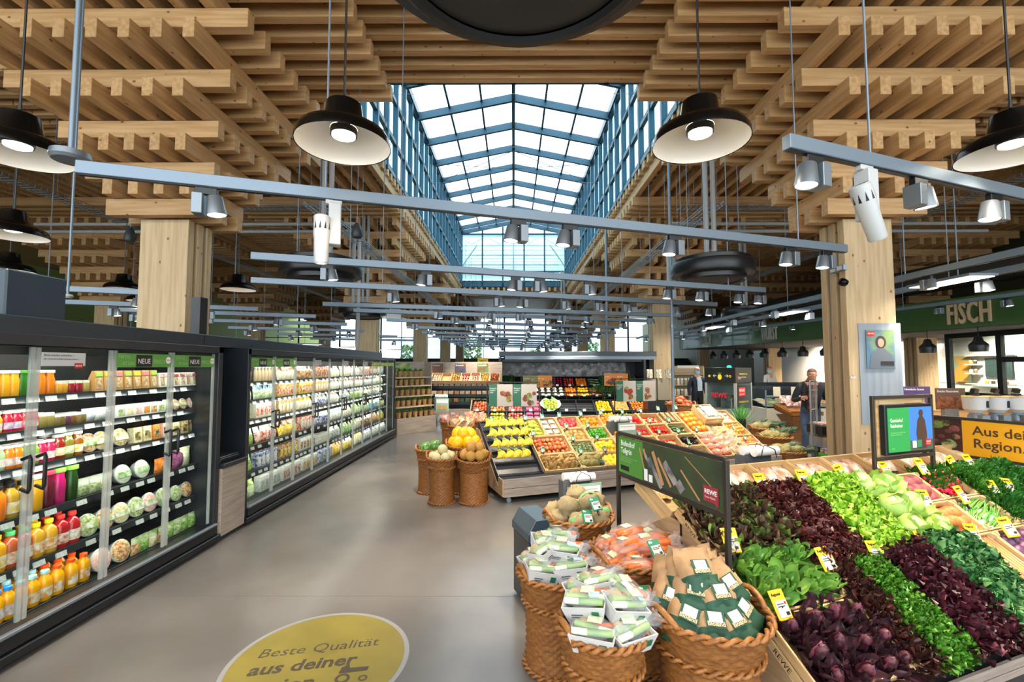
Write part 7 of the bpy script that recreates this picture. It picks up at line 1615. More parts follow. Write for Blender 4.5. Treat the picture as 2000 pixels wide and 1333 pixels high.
# ------------------------------------------------------------ right side: screen, banners, counters
def scr_frame():
 a = D1.O + U * (3.02 * .424) - NV * .02; L = .74
 o = ob('screen_stand', None, None, (a.x, a.y, 0), (0, 0, UA), label='framed screen on the ridge of the salad display showing a green farm page', cat='screen')
 FM = M('dark bronze frame')
 for x in (0, L): ob('post', MB().box((x, 0, 1.16), (.026, .026, .80)).mesh('post', FM, bev=.003), o)
 for z in (1.545, 1.055): ob('rail', MB().bx(0, L, -.013, .013, z - .013, z + .013).mesh('rail', FM), o)
 for x in (.1, .68): ob('wood_strip', MB().bx(x - .02, x + .02, .02, .035, 1.06, 1.53).mesh('wood_strip', CRW), o)
 ob('wood_strip', MB().bx(.1, .68, .02, .035, 1.49, 1.53).mesh('wood_strip', CRW), o)
 q = ob('monitor', MB().bx(.1, .7, -.03, .015, 1.08, 1.485).mesh('monitor', BLK, bev=.006), o)
 ob('green_page', MB().bx(.125, .39, -.034, -.03, 1.105, 1.46).mesh('green_page', M('screen green', '1f7a3c', emit=.45)), q)
 ob('blue_photo', MB().bx(.39, .685, -.034, -.03, 1.19, 1.46).mesh('blue_photo', M('screen blue', '2f62b8', emit=.45)), q)
 ob('field_photo', MB().bx(.39, .685, -.034, -.03, 1.105, 1.19).mesh('field_photo', M('screen field', '3a4a3c', emit=.25)), q)
 fg = MB().lathe([(.03, 0), (0, .002)], 16, 0, Matrix.Translation((.54, -.035, 1.41)) @ Euler((pi / 2, 0, 0)).to_matrix().to_4x4())
 fg.add([(.5, -.0352, 1.12), (.6, -.0352, 1.12), (.61, -.0352, 1.24), (.59, -.0352, 1.35), (.56, -.0352, 1.385), (.52, -.0352, 1.385), (.49, -.0352, 1.35), (.47, -.0352, 1.24)], [tuple(range(8))])
 ob('figure_photo', fg.mesh('figure_photo', M('screen figure', '3a2a24', emit=.2), recalc=False), q)
 text('Gemüsehof\nReinheimer', .044, TXW, q, (.15, -.036, 1.345), RB, sc=(.75, 1, 1)); text('Die Reinheimers bauen seit\n60 Jahren Gemüse an.', .016, TXG, q, (.15, -.036, 1.255), RB)
 ob('emblem_card', MB().bx(.42, .465, -.037, -.034, 1.13, 1.185).mesh('emblem_card', TXW), q); ob('emblem_card', MB().bx(.475, .535, -.037, -.034, 1.13, 1.19).mesh('emblem_card', M('emblem green', '2f6a4a', emit=.3)), q)
 r_ = ob('red_badge', MB().bx(.585, .65, -.037, -.034, 1.14, 1.195).mesh('red_badge', RED), q); text('REWE', .022, TXW, r_, (.59, -.0385, 1.165), RB); text('Dein Markt', .011, TXW, r_, (.59, -.0385, 1.15), RB)
 text('Mehr', .015, TXG, q, (.16, -.036, 1.13), RB)
 ob('cable', MB().tube([(.76, .02, 1.1), (.78, .03, .95), (.76, .02, .8)], .012, 8).mesh('cable', BLK), o)
scr_frame()
pa = atY(1817, 813, 4.92); d_ = Vector((.38, -.92, 0)).normalized()
pc_ = pa + d_ * 1.6
bn2, L2 = frame_banner((pa.x, pa.y), (pc_.x, pc_.y), pa.z - .375, pa.z, .4, 'yellow regional banner with a dark vegetable photo at its left end')
ob('photo_print', MB().bx(.02, .26, -.006, .006, pa.z - .36, pa.z - .015).mesh('photo_print', M('dark vegetable photo', '2a1814', rough=.5, col2='4a2018', scale=6)), bn2)
for (x, z, r, c_) in [(.06, -.08, .055, '6f8a3c'), (.13, -.06, .04, '7f9a48'), (.15, -.27, .065, 'a3b86a'), (.09, -.2, .03, '7a1f34'), (.05, -.26, .035, '8c2a44'), (.2, -.11, .045, '8f4a48'), (.21, -.19, .035, 'a0704c'), (.15, -.14, .03, '7a3c24'), (.06, -.32, .03, '96304c')]:
 ob('vegetable_print', MB().lathe([(r, 0), (r * .6, .002), (0, .002)], 14, 0, Matrix.Translation((x, -.0075, pa.z + z)) @ Euler((pi / 2, 0, 0)).to_matrix().to_4x4() @ Matrix.Diagonal((1, .75, 1, 1))).mesh('vegetable_print', M('veg print ' + c_, c_, rough=.5, col2='3a2a1c', scale=18)), bn2)
ob('yellow_print', MB().bx(.26, L2 - .02, -.006, .006, pa.z - .36, pa.z - .015).mesh('yellow_print', M('banner yellow', 'e8a512', rough=.5)), bn2)
text('Aus deiner\nRegion.', .125, M('banner brown lettering', '4a3420', rough=.5), bn2, (.34, -.008, pa.z - .15), RB, bold=.002)
# counter with nut cream dispensers
ct = ob('service_counter', None, None, (0, 0, 0), label='grey counter behind the yellow banner carrying white nut cream dispensers', cat='counter')
ob('body', MB().bx(5.7, 9, 6.0, 7.6, .08, 1.0).mesh('body', M('grey counter panel', '8a8784', rough=.5), bev=.004), ct)
ob('worktop', MB().bx(5.65, 9, 5.95, 7.65, 1.002, 1.06).mesh('worktop', wood('counter wood', 'b58a58', 'a07544', axis=0)), ct)
for i, x in enumerate((1905, 1945, 1986)):
 p = atY(x, 795, 6.25)
 o = ob('nut_cream_dispenser', None, None, (p.x, 6.25, 1.065), label=f"white nut cream dispenser with wooden lid, {['left', 'middle', 'right'][i]} one on the grey counter", cat='dispenser', group='nut cream dispensers')
 ob('hopper', MB().lathe([(.07, .1), (.125, .15), (.135, .31), (.128, .31), (.12, .16)], 24).mesh('hopper', WHT2, smooth=2), o)
 ob('lid', MB().lathe([(.137, .312), (.137, .325), (0, .325)], 24).mesh('lid', CRW, smooth=2), o)
 ob('sight_glass', MB().bx(.02, .045, -.139, -.128, .18, .27).mesh('sight_glass', BLK), o)
 ob('base', MB().lathe([(.09, 0), (.085, .06), (.06, .1)], 20).bx(-.05, .05, -.14, -.05, .0, .08).mesh('base', ALU, smooth=2), o)
 ob('motor', MB().bx(-.04, .04, -.03, .03, .33, .36).box((-.02, -.02, .4), (.09, .05, .05), 0, .3, .3).mesh('motor', BLK), o)
for (x, y, Y, c_, t_, l) in [(1857, 779, 6.7, '5c4436', 'Frische Nusscreme', 'brown nut cream sign with hazelnut photo on the counter'), (1791, 774, 7.3, '4a3a6a', 'Himmlische Saucen', 'purple sauce sign with berries on the counter')]:
 p = atY(x, y, Y); o = ob('counter_sign', None, None, p, (0, 0, 0), label=l, cat='sign'); hw = .215
 ob('panel', MB().bx(-hw, hw, 0, .012, -.16, .15).mesh('panel', M('sign panel ' + c_, c_, rough=.5)), o); text(t_, .05, TXW, o, (-hw + .02, -.002, .09), RB, sc=(.8, 1, 1))
 ob('photo', MB().bx(-hw, hw, -.002, .0, -.16, .03).mesh('photo', M('nut photo ' + c_, '8a5a3c' if c_[0] == '5' else '6a3a52', rough=.5, col2='5a3420' if c_[0] == '5' else '4a3a6a', scale=26)), o)
 ob('foot', MB().bx(-.1, .1, -.01, .06, 1.065 - p.z, -.15).mesh('foot', ALU), o)
# fascia with shop signs
FX = lambda y: 13.303 - .1218 * y
fs = ob('counter_fascia', None, None, (0, 0, 0), label='long green fascia above the counters with wooden shop letters', cat='fascia')
FG = M('green gloss fascia', '3c6030', rough=.3, coat=.3)
for i in range(6):
 y0, y1 = 8.2 + i * 3.2, 8.2 + (i + 1) * 3.2 - .01
 b = MB(); b.add([(FX(y) + dx, y, z) for y in (y0, y1) for dx in (0, .12) for z in (2.8, 3.62)], [(0, 1, 3, 2), (4, 6, 7, 5), (0, 4, 5, 1), (2, 3, 7, 6), (0, 2, 6, 4), (1, 5, 7, 3)])
 ob('panel', b.mesh('panel', FG), fs)
b = MB(); b.add([(FX(8.2), 8.2, 2.79), (18, 8.2, 2.79), (18, 27.4, 2.79), (FX(27.4), 27.4, 2.79)], [(0, 1, 2, 3)]); ob('soffit', b.mesh('soffit', M('dark soffit', '4a4642', rough=.7)), fs)
LW = M('light oak letters', 'd8bd96', rough=.5)
for wd, y, sx, sp in (('FISCH', 12.35, .5, 1.0), ('WURST', 19.9, .36, .95), ('FLEISCH', 24.9, .34, .95)):
 text(wd, .78, LW if wd == 'FISCH' else M('pale sign letters', 'cfd2c8', rough=.4), fs, (FX(y) - .03, y, 2.93), (pi / 2, 0, -pi / 2 + .1215), ext=.025, bold=.012, sc=(sx, 1, 1), spacing=1.05)
track((FX(8.6) - .9, 8.6, 3.35), (FX(27) - .9, 27, 3.35), [.03, .09, .17, .24, .33, .45, .58, .7], 'grey light track running along the green fascia', hgroup='spotlights along the fascia', hlabel='grey spotlight on the track along the green fascia')
# tiled rear wall behind the counters with brick shaped tiles
ebox('wall_counter', 15.8, 15.95, 8, 30, 0, 2.79, PALE, kind='structure')
TIL = M('white tile glaze', 'e8e3da', rough=.2)
b = MB()
for r_ in range(12):
 for i in range(56):
  y = 10.2 + i * .2 + (.1 if r_ % 2 else 0); b.box((15.79, y + .1, 1.25 + r_ * .12), (.02, .194, .114))
ob('tile_field', b.mesh('tile_field', TIL), bpy.data.objects['wall_counter'], kind='stuff')
for i, (y0, y1) in enumerate(((8.5, 12), (13, 15.4), (17, 20), (20, 26))):
 l = bpy.data.lights.new('lamp', 'SPOT'); l.energy = COUNTER_W * 7; l.spot_size = 2.4; l.spot_blend = .6; l.color = (1, .9, .75); l.shadow_soft_size = .15
 q = bpy.data.objects.new('lamp', l); COL.objects.link(q); q.location = (14.3, (y0 + y1) / 2, 2.7); q.rotation_euler = (0, math.radians(-35), 0)
wf = ob('window_partition', None, None, (13.6, 11.4, 0), label='black framed glass partition of the fish counter', cat='partition')
for y in (0, 1.35, 2.85): ob('frame_post', MB().bx(-.06, .06, y - .07, y + .07, .9, 2.79).mesh('frame_post', BLK), wf)
for z, a, c in ((2.72, 0, 2.9), (1.98, 0, 1.35), (.95, 0, 2.9)): ob('frame_rail', MB().bx(-.05, .05, a, c, z - .07, z + .07).mesh('frame_rail', BLK), wf)
ob('pane', MB().bx(-.01, .01, 0, 2.85, 1, 2.7).mesh('pane', GLASS), wf)
ob('lower_panel', MB().bx(-.05, .05, 0, 2.85, 0, .9).mesh('lower_panel', GREYW), wf)
ws = ob('wall_shelf', None, None, (15.7, 14.2, 0), label='light wall shelf with a cheese poster and jars behind the glass partition', cat='shelf')
ob('poster', MB().bx(-.02, 0, 1.5, 2.2, 1.25, 2.15).mesh('poster', M('cheese poster', 'e2a53a', rough=.5, col2='7fb09a', scale=2.6)), ws)
ob('screen', MB().bx(-.03, 0, .2, 1.0, 1.45, 2.05).mesh('screen', M('dark teal screen', '3a4a48', rough=.2)), ws)
for z in (1.2, 1.55, 1.85, 2.15): ob('board', MB().bx(-.28, 0, .1 if z in (1.2, 2.15) else 1.1, 1.45, z - .02, z + .02).mesh('board', M('pale board', 'd9d0c2', rough=.5)), ws)
for i in range(8):
 ob('shop_jar', jar_me(['8a6a3a', 'e8e0cc', '4a3a2a', 'd0a040'][i % 4], 'd8d4c8', .12, .05), None, (15.55, 14.45 + (i % 4) * .2 if i < 4 else 15.4 + (i % 2) * .15, 1.222 if i < 4 else (1.572 if i < 6 else 1.872)), label=f"{['amber', 'white', 'dark', 'golden'][i % 4]} jar on the {'lowest' if i < 4 else ('middle' if i < 6 else 'upper')} board of the wall shelf" + (', second' if i in (5, 7) else ''), cat='jar', group='jars on the wall shelf')
SP = cached('cpend', lambda: MB().lathe([(.05, .32), (.075, .3), (.1, .2), (.18, .12), (.19, .08), (.17, -.06), (.165, -.06), (.16, .05), (0, .06)], 22).mesh('shade', M('matt black shade', '17181a', rough=.4), smooth=2))
for i, x in enumerate((1909, 1810, 1612, 1567, 1527, 1492, 1463, 1437, 1413, 1392)):
 r_ = (x - 1003) / 889; y = 12.9 / (r_ + .1218)
 nth = ['nearest', 'second', 'third', 'fourth', 'fifth', 'sixth', 'seventh', 'eighth', 'ninth', 'farthest'][i]
 o = ob('counter_pendant', None, None, (FX(y) - .4, y, 2.22), label=f'small black pendant lamp under the fascia, {nth} in the row from the fish counter', cat='lamp', group='small pendants over the counters')
 ob('shade', SP, o); ob('bulb', cached('cbulb', lambda: MB().lathe([(.07, .0), (.05, -.03), (0, -.04)], 12).mesh('bulb', LAMP, smooth=1)), o); ob('cord', cached('ccord', lambda: MB().tube([(0, 0, .3), (0, 0, .57)], .01, 5).mesh('cord', BLK)), o)
 spot((FX(y) - .4, y, 2.14), (FX(y) - .4, y, 0), 25, 2.2, .8)
# counters
def counter(x0, x1, y0, y1, label, goods, glab):
 o = ob('glass_counter', None, None, (0, 0, 0), label=label, cat='counter')
 ob('base', MB().bx(x0, x1, y0, y1, .32, .72).mesh('base', M('cream counter base', 'd6cfbf', rough=.5), bev=.01), o)
 for x in (x0 + .15, x1 - .15):
  for y in (y0 + .1, y1 - .1): ob('leg', MB().tube([(x, y, .33), (x, y, .0)], [.05, .035], 10).mesh('leg', WHT2), o)
 ob('well', MB().bx(x0 + .03, x1 - .03, y0 + .04, y1 - .04, .722, .76).mesh('well', BLK), o)
 ob('front_glass', MB().bx(x0, x1, y0, y0 + .012, .73, 1.18).mesh('front_glass', GLASS), o); ob('top_glass', MB().bx(x0, x1, y0, y1 - .3, 1.18, 1.195).mesh('top_glass', GLASS), o)
 ob('rail', MB().bx(x0, x1, y0 - .02, y0 + .03, 1.0, 1.05).mesh('rail', ALU), o); ob('back_rail', MB().bx(x0, x1, y1 - .1, y1, .76, 1.25).mesh('back_rail', ANTH), o)
 for x in (x0, (x0 + x1) / 2, x1): ob('post', MB().box((x, y0 + .02, .95), (.03, .03, .46)).mesh('post', ALU), o)
 n = int((x1 - x0) / .26)
 for i in range(n):
  for j in range(3): ob('food_tray', goods(i, j), None, (x0 + .17 + i * .26, y0 + .17 + j * .24, .765 + j * .05), (.1, 0, 0), label=f'{glab}', cat='food tray', group=glab.replace('tray', 'trays', 1))
 return o
def gtray(c0, c1): return cached(('gt', c0), lambda: MB().box((0, 0, .015), (.24, .22, .03), 0).lathe([(.11, .03), (.09, .06), (0, .075)], 10, 1).mesh('food_tray', [WHT2, M('deli ' + c0, c0, rough=.35, col2=c1, scale=30)]))
counter(6.45, 8.4, 11.7, 12.7, 'cream delicatessen counter with glass front before the meat counter', lambda i, j: gtray(*[('d9c890', '8fa04a'), ('d87a3a', 'e8c8a0'), ('d0c8a0', 'a8b06a')][(i + j) % 3]), 'tray of salad in the cream delicatessen counter')
counter(8.2, 11.2, 14.6, 15.6, 'glass meat counter under the small pendants', lambda i, j: gtray(*[('c0808a', 'e0b8c0'), ('b06a78', 'd8a8b4')][(i + j) % 2]), 'tray of pink meat in the glass counter')
counter(7.6, 9.6, 19.6, 20.6, 'farther glass meat counter beyond the first one', lambda i, j: gtray(*[('b5707c', 'dcb0b8'), ('a86070', 'd0a0ac')][(i + j) % 2]), 'tray of meat in the farther counter')
o = ob('yellow_notice', None, None, (7.95, 11.66, 1.12), label='yellow notice strip on the delicatessen counter glass', cat='sign'); ob('panel', MB().bx(-.3, .3, -.01, 0, -.06, .06).mesh('panel', CARDY), o); text('Aus deiner Region', .06, TXB, o, (-.27, -.012, -.02), RB)
for i, (x, c_) in enumerate(((6.7, 'cfc4a8'), (7.15, 'cfc4a8'), (7.55, 'e8e8e4'))):
 o = ob('counter_card', None, None, (x, 11.66, 1.15), label=['beige card at the left of the delicatessen counter glass', 'beige card in the middle of the delicatessen counter glass', 'white card with yellow corner on the delicatessen counter glass'][i], cat='card'); ob('panel', MB().bx(-.09, .09, -.01, 0, -.12, .12).mesh('panel', M('card ' + c_, c_, rough=.5)), o)
# hourglass wicker display
wd = ob('wicker_display', None, None, (6.75, 10.9, 0), (0, 0, .1), label='hourglass shaped wicker display with packed sausages in front of the counter', cat='display')
def frus(z0, z1, w0, w1, d0, d1):
 return [(-w0, -d0, z0), (w0, -d0, z0), (w0, d0, z0), (-w0, d0, z0), (-w1, -d1, z1), (w1, -d1, z1), (w1, d1, z1), (-w1, d1, z1)], [(0, 3, 2, 1), (4, 5, 6, 7), (0, 1, 5, 4), (1, 2, 6, 5), (2, 3, 7, 6), (3, 0, 4, 7)]
ob('lower_body', MB().add(*frus(0, .3, .34, .19, .25, .16)).mesh('lower_body', WIK), wd); ob('upper_body', MB().add(*frus(.3, .64, .19, .36, .16, .28)).mesh('upper_body', WIK), wd)
ob('tray', MB().box((0, .02, .75), (.74, .6, .16), 0, 0, .25).mesh('tray', WIK), wd); ob('rim', MB().box((0, -.29, .68), (.78, .05, .05)).box((-.38, .0, .78), (.05, .62, .06), 0, 0, .25).box((.38, .0, .78), (.05, .62, .06), 0, 0, .25).mesh('rim', WIK2), wd)
for i in range(8): ob('sausage_pack', bag_me(.16, .2, .07, M('sausage film', 'a8605a', rough=.2, col2='e0d2cc', scale=22, coat=.8), None, i % 3), None, (6.5 + (i % 4) * .16, 10.8 + (i // 4) * .2, .86 + (i // 4) * .05), (-.5, 0, .1), label='film pack of sausages on the hourglass wicker display', cat='sausage pack', group='sausage packs')
# pineapple peeling machine
pm = ob('fruit_machine', None, None, (5.12, 10.55, 0), (0, 0, .64), label='grey cabinet pineapple peeling machine with black top sign and glass doors', cat='machine')
SG = M('machine grey', 'a5a7a6', rough=.4, metal=.3)
ob('cabinet', MB().bx(0, .75, 0, .04, .05, .75).bx(0, .04, 0, .75, .05, .75).bx(.02, .75, .04, .75, .05, .1).bx(.7, .75, 0, .75, .05, 1.75).bx(0, .75, .71, .75, .05, 1.75).mesh('cabinet', SG), pm)
ob('top_sign', MB().bx(-.005, .755, -.005, .755, 1.4, 1.76).mesh('top_sign', M('black sign', '1a1c1a', rough=.35), bev=.005), pm)
for x, y in ((.02, .02), (.73, .02), (.02, .73)): ob('corner_post', MB().bx(x - .025, x + .025, y - .025, y + .025, .05, 1.4).mesh('corner_post', SG), pm)
ob('shelf_plate', MB().bx(.03, .7, .03, .7, .76, .78).mesh('shelf_plate', SG), pm)
ob('works', MB().bx(.25, .5, .25, .5, .78, 1.1).mesh('works', M('machine works', '6f6a58', rough=.4, col2='3a4458', scale=6)), pm)
ob('pane', MB().bx(.04, .7, -.004, .004, .8, 1.38).mesh('pane', GLASS), pm); ob('pane', MB().bx(-.004, .004, .04, .7, .8, 1.38).mesh('pane', GLASS), pm)
LX = (pi / 2, 0, -pi / 2)
text('REWE', .15, RED, pm, (-.01, .6, 1.06), LX, bold=.004); text('← →', .12, TXW, pm, (-.012, .55, 1.53), LX, spacing=2.2)
YP = M('yellow pictogram', 'e8c832', rough=.5)
b = MB().lathe([(.05, 0), (0, .003)], 16, 0, Matrix.Translation((-.012, .37, 1.54)) @ Euler((0, -pi / 2, 0)).to_matrix().to_4x4() @ Matrix.Diagonal((1.3, 1, 1, 1))); b.lathe([(.03, 0), (0, .003)], 12, 0, Matrix.Translation((-.012, .63, 1.56)) @ Euler((0, -pi / 2, 0)).to_matrix().to_4x4()); b.lathe([(.03, 0), (.015, .003)], 12, 0, Matrix.Translation((-.012, .12, 1.56)) @ Euler((0, -pi / 2, 0)).to_matrix().to_4x4()); ob('pineapple_pictogram', b.mesh('pineapple_pictogram', YP), pm)
b = MB()
for q in range(5): b.add([(-.013, .37 + (q - 2) * .012 - .008, 1.6), (-.013, .37 + (q - 2) * .012 + .008, 1.6), (-.013, .37 + (q - 2) * .024, 1.68 - abs(q - 2) * .012)], [(0, 1, 2)])
ob('leaf_pictogram', b.mesh('leaf_pictogram', M('green pictogram', '4a8a3c', rough=.5)), pm)
text('Vitaminbombe to go', .05, YP, pm, (.16, -.01, 1.6), RB, sc=(.9, 1, 1)); text('Schneide dir deine Ananas\nselbst auf.', .035, TXW, pm, (.1, -.01, 1.53), RB); text('REWE', .06, RED, pm, (.1, -.01, 1.45), (pi / 2, -pi / 2, 0))
q = ob('red_badge', MB().bx(.12, .42, -.012, -.006, 1.1, 1.3).mesh('red_badge', RED), pm); text('REWE', .09, TXW, q, (.14, -.014, 1.2), RB); text('DEIN MARKT', .04, TXW, q, (.14, -.014, 1.13), RB)
text('Selbstbedienung', .07, YP, pm, (.1, -.01, .95), RB)
ob('handle', MB().tube([(-.01, .08, 1.05), (-.05, .08, 1.03), (-.05, .08, .8), (-.01, .08, .78)], .012, 8).mesh('handle', ALU), pm); ob('handle', MB().tube([(-.01, .68, 1.1), (-.05, .68, 1.08), (-.05, .68, .85), (-.01, .68, .83)], .012, 8).mesh('handle', ALU), pm)
ob('green_lamp', MB().lathe([(.05, 1.762), (.05, 1.8), (0, 1.82)], 14, 0, Matrix.Translation((.3, .3, 0))).mesh('green_lamp', M('green signal', '1fe08a', emit=2)), pm)
# bulk food dispensers and shelf behind
bd = ob('bulk_dispenser', None, None, (3.7, 12.6, 0), label='grey bulk food dispenser cabinet with clear tubes beside the silver pole', cat='dispenser')
ob('cabinet', MB().bx(0, .75, 0, .5, .05, .85).mesh('cabinet', ANTH), bd); ob('tower', MB().bx(.1, .65, .1, .45, .85, 1.45).mesh('tower', M('taupe panel', '8f8776', rough=.4), bev=.01), bd)
for i in range(6): ob('tube', MB().tube([(.12 + (i % 3) * .26, .08 if i < 3 else .3, 1.46), (.12 + (i % 3) * .26, .12 if i < 3 else .34, 1.7)], .05, 12).mesh('tube', M('clear tube grain', 'cfcabb', rough=.15, col2='8f8a78', scale=20)), bd)
gs = ob('goods_shelf', None, None, (5.9, 17.0, 0), label='beige goods shelf with hanging bags behind the man in the suit', cat='shelf')
ob('frame', MB().bx(0, .04, 0, .5, 0, 1.8).bx(1.16, 1.2, 0, .5, 0, 1.8).bx(0, 1.2, .46, .5, 0, 1.8).mesh('frame', M('beige shelf', 'b8a684', rough=.5)), gs)
for z in (.3, .7, 1.1, 1.5): ob('board', MB().bx(.04, 1.16, 0, .46, z - .02, z).mesh('board', M('beige shelf')), gs)
ob('header', MB().bx(.2, 1.0, -.02, 0, 1.72, 1.82).mesh('header', WHT2), gs)
for i in range(24): ob('shelf_jar', jar_me(['b8b4ac', '8f8a80', 'd8d0c0'][i % 3], 'e0e0dc', .24, .06), None, (6.02 + (i % 8) * .14, 17.12, [.302, .702, 1.102][i // 8]), label=f"{NTH[i % 8]} silver grey jar on the {['low', 'middle', 'upper'][i // 8]} board of the beige goods shelf", cat='jar', group=f"jars, {['low', 'middle', 'upper'][i // 8]} board of the beige shelf")
# far shelving before the end windows
for i, (x, y, w, c_, l) in enumerate([(-7.5, 24, 3.5, '30343a', 'left'), (-2.6, 26, 3.5, '2c3138', 'middle left'), (2.2, 27, 4, '34383c', 'middle right'), (-13, 22, 4, '3a3c3c', 'far left')]):
 o = ob('gondola_shelf', None, None, (x, y, 0), label=f'dark far gondola shelf full of goods, {l} one before the end windows', cat='shelf')
 ob('back', MB().bx(0, w, .3, .34, 0, 1.95).mesh('back', M('gondola ' + c_, c_, rough=.5)), o)
 for z in (.2, .65, 1.1, 1.5): ob('board', MB().bx(0, w, -.1, .3, z - .03, z).mesh('board', M('gondola ' + c_, c_, rough=.5)), o)
 n = int(w / .3)
 for q in range(n * 4): ob('carton', box_me(.24, .3, .2, fpm(['white', 'redw', 'kraft', 'blue', 'yellow', 'greenlab'][(q * 5 + i) % 6]), fpm('cream')), None, (x + .17 + (q % n) * .3, y + .1, [.2, .65, 1.1, 1.5][q // n] + .002), label=f"{NTH[q % n]} coloured carton on board {['one', 'two', 'three', 'four'][q // n]} of the {l} far gondola", cat='carton', group=f"cartons, {l} gondola, board {['one', 'two', 'three', 'four'][q // n]}")
o = ob('region_sign', None, None, (-1.05, 15.6, 1.98), label='small yellow hanging sign above the vegetable rack', cat='sign'); ob('panel', MB().bx(-.18, .18, 0, .01, -.05, .1).mesh('panel', CARDY), o); text('Region', .09, TXB, o, (-.15, -.002, -.01), RB); ob('stem', MB().tube([(0, .005, -.05), (0, .005, -.12)], .01, 6).mesh('stem', BLK), o)
# left side beyond the refrigerator
o = ob('grey_cabinet', None, None, (-3.72, 3.28, 2.132), label='blue grey box standing on top of the nearest refrigerator at the left edge', cat='box'); ob('shell', MB().bx(-.4, .3, -.25, .17, 0, .33).mesh('shell', M('dark teal shell', '2c3b48', rough=.4), bev=.01), o); ob('front', MB().bx(-.36, .2, -.262, -.25, .03, .3).mesh('front', M('pale blue panel', '8fa3b2', rough=.4)), o)
fl = ob('left_fascia', None, None, (-19, 12, 0), label='green fascia with pale letters far behind the refrigerators', cat='fascia')
ob('panel', MB().bx(0, .1, 0, 16, 2.7, 3.6).mesh('panel', FG), fl); text('MARKT', .7, LW, fl, (.13, 4.5, 2.85), RX, ext=.02)
for i in range(5):
 o = ob('linear_luminaire', None, None, (-11 + i * .9, 13 + i * 3.5, 2.75), (0, 0, UA), label=f"long slim white luminaire hanging beyond the refrigerators, {['nearest', 'second', 'third', 'fourth', 'farthest'][i]}", cat='luminaire'); ob('body', MB().bx(-.7, .7, -.05, .05, 0, .05).mesh('body', ALU), o); ob('diffuser', MB().bx(-.68, .68, -.04, .04, -.01, 0).mesh('diffuser', LAMP2), o); ob('hanger_rod', MB().tube([(0, 0, .05), (0, 0, 4.2)], .006, 5).mesh('hanger_rod', ALU), o)
for i, (x, y) in enumerate(((6.35, 6.6), (6.35, 10.5), (6.35, 14.5))):
 o = ob('panel_luminaire', None, None, (x, y, 3.02), label=f"flat white panel luminaire between the paired tracks, {['nearest', 'middle', 'farthest'][i]}", cat='luminaire'); ob('body', MB().bx(-.2, .2, -.5, .5, 0, .04).mesh('body', ALU, bev=.005), o); ob('diffuser', MB().bx(-.17, .17, -.47, .47, -.008, 0).mesh('diffuser', LAMP2), o); ob('hanger_rod', MB().tube([(0, 0, .04), (0, 0, 3.95)], .006, 5).mesh('hanger_rod', ALU), o)
 l = bpy.data.lights.new('lamp', 'AREA'); l.shape = 'RECTANGLE'; l.size = .3; l.size_y = .9; l.energy = 40; l.color = (1, .9, .75); q = bpy.data.objects.new('lamp', l); COL.objects.link(q); q.location = (x, y, 3.005)
dk = ob('ventilation_duct', None, None, (0, 0, 0), label='big dark ventilation duct above the green fascia', cat='duct'); ob('duct', MB().tube([(13.2, 8, 4.4), (11, 26, 4.4)], .4, 20).mesh('duct', M('dark duct', '33302e', rough=.5), smooth=2), dk)
# portrait board on the column
pb_ = ob('portrait_board', None, None, (5.37, 6.66, 0), label='grey board with a portrait photo of a person mounted on the near right column', cat='poster')
ob('board', MB().bx(-.3, .32, .03, .055, .95, 2.43).mesh('board', M('blue grey board', '8d98a2', rough=.5, col2='818c96', scale=3, stretch=(6, 6, .4))), pb_)
ph = ob('photo', MB().bx(-.2, .21, .018, .029, 1.76, 2.33).mesh('photo', M('portrait backdrop', '4a6f8c', rough=.4, col2='6f8a5a', scale=7)), pb_)
def disc(x, z, rx, rz_, m, y, nm): return ob(nm, MB().lathe([(1, 0), (0, .001)], 20, 0, Matrix.Translation((x, y, z)) @ Euler((pi / 2, 0, 0)).to_matrix().to_4x4() @ Matrix.Diagonal((rx, rz_, 1, 1))).mesh(nm, m), ph)
disc(.01, 2.15, .078, .095, M('photo hair', '2a2226', rough=.6), .016, 'hair_print'); disc(.01, 2.14, .046, .064, M('photo skin', 'b58a74', rough=.6), .0145, 'face_print')
ob('torso_print', MB().add([(-.17, .0155, 1.765), (.2, .0155, 1.765), (.17, .0155, 1.96), (.06, .0155, 2.06), (-.04, .0155, 2.06), (-.14, .0155, 1.96)], [tuple(range(6))]).mesh('torso_print', M('photo grey blouse', '5c6470', rough=.6), recalc=False), ph)
q = ob('red_badge', MB().bx(-.185, -.08, .0135, .016, 2.24, 2.31).mesh('red_badge', RED), ph); text('REWE', .035, TXW, q, (-.18, .012, 2.265), RB)
q = ob('name_plate', MB().bx(.0, .19, .0115, .0135, 1.81, 1.87).mesh('name_plate', TXB), ph)
ob('small_clip_sign', MB().bx(-.48, -.4, -.02, -.01, 1.62, 1.65).mesh('small_clip_sign', WHT2), pb_)
cm = ob('camera_dome', None, None, (4.84, 6.62, 3.02), label='black dome camera on the near right column', cat='camera'); ob('dome', MB().lathe([(0, -.06), (.05, -.03), (.06, .02), (.05, .06), (0, .07)], 18, 0, Euler((0, -1.2, 0)).to_matrix().to_4x4()).mesh('dome', BLKG, smooth=1), cm); ob('mount', MB().bx(-.02, .06, .02, .08, -.03, .05).mesh('mount', BLK), cm)
cm = ob('socket_box', None, None, (4.86, 6.72, 3.24), label='grey socket box on the side of the near right column', cat='socket'); ob('box', MB().bx(-.06, .0, -.15, .15, -.04, .04).mesh('box', ALUD, bev=.004), cm); ob('sockets', MB().bx(-.065, -.06, -.12, -.02, -.03, .03).bx(-.065, -.06, .02, .12, -.03, .03).mesh('sockets', WHT2), cm)
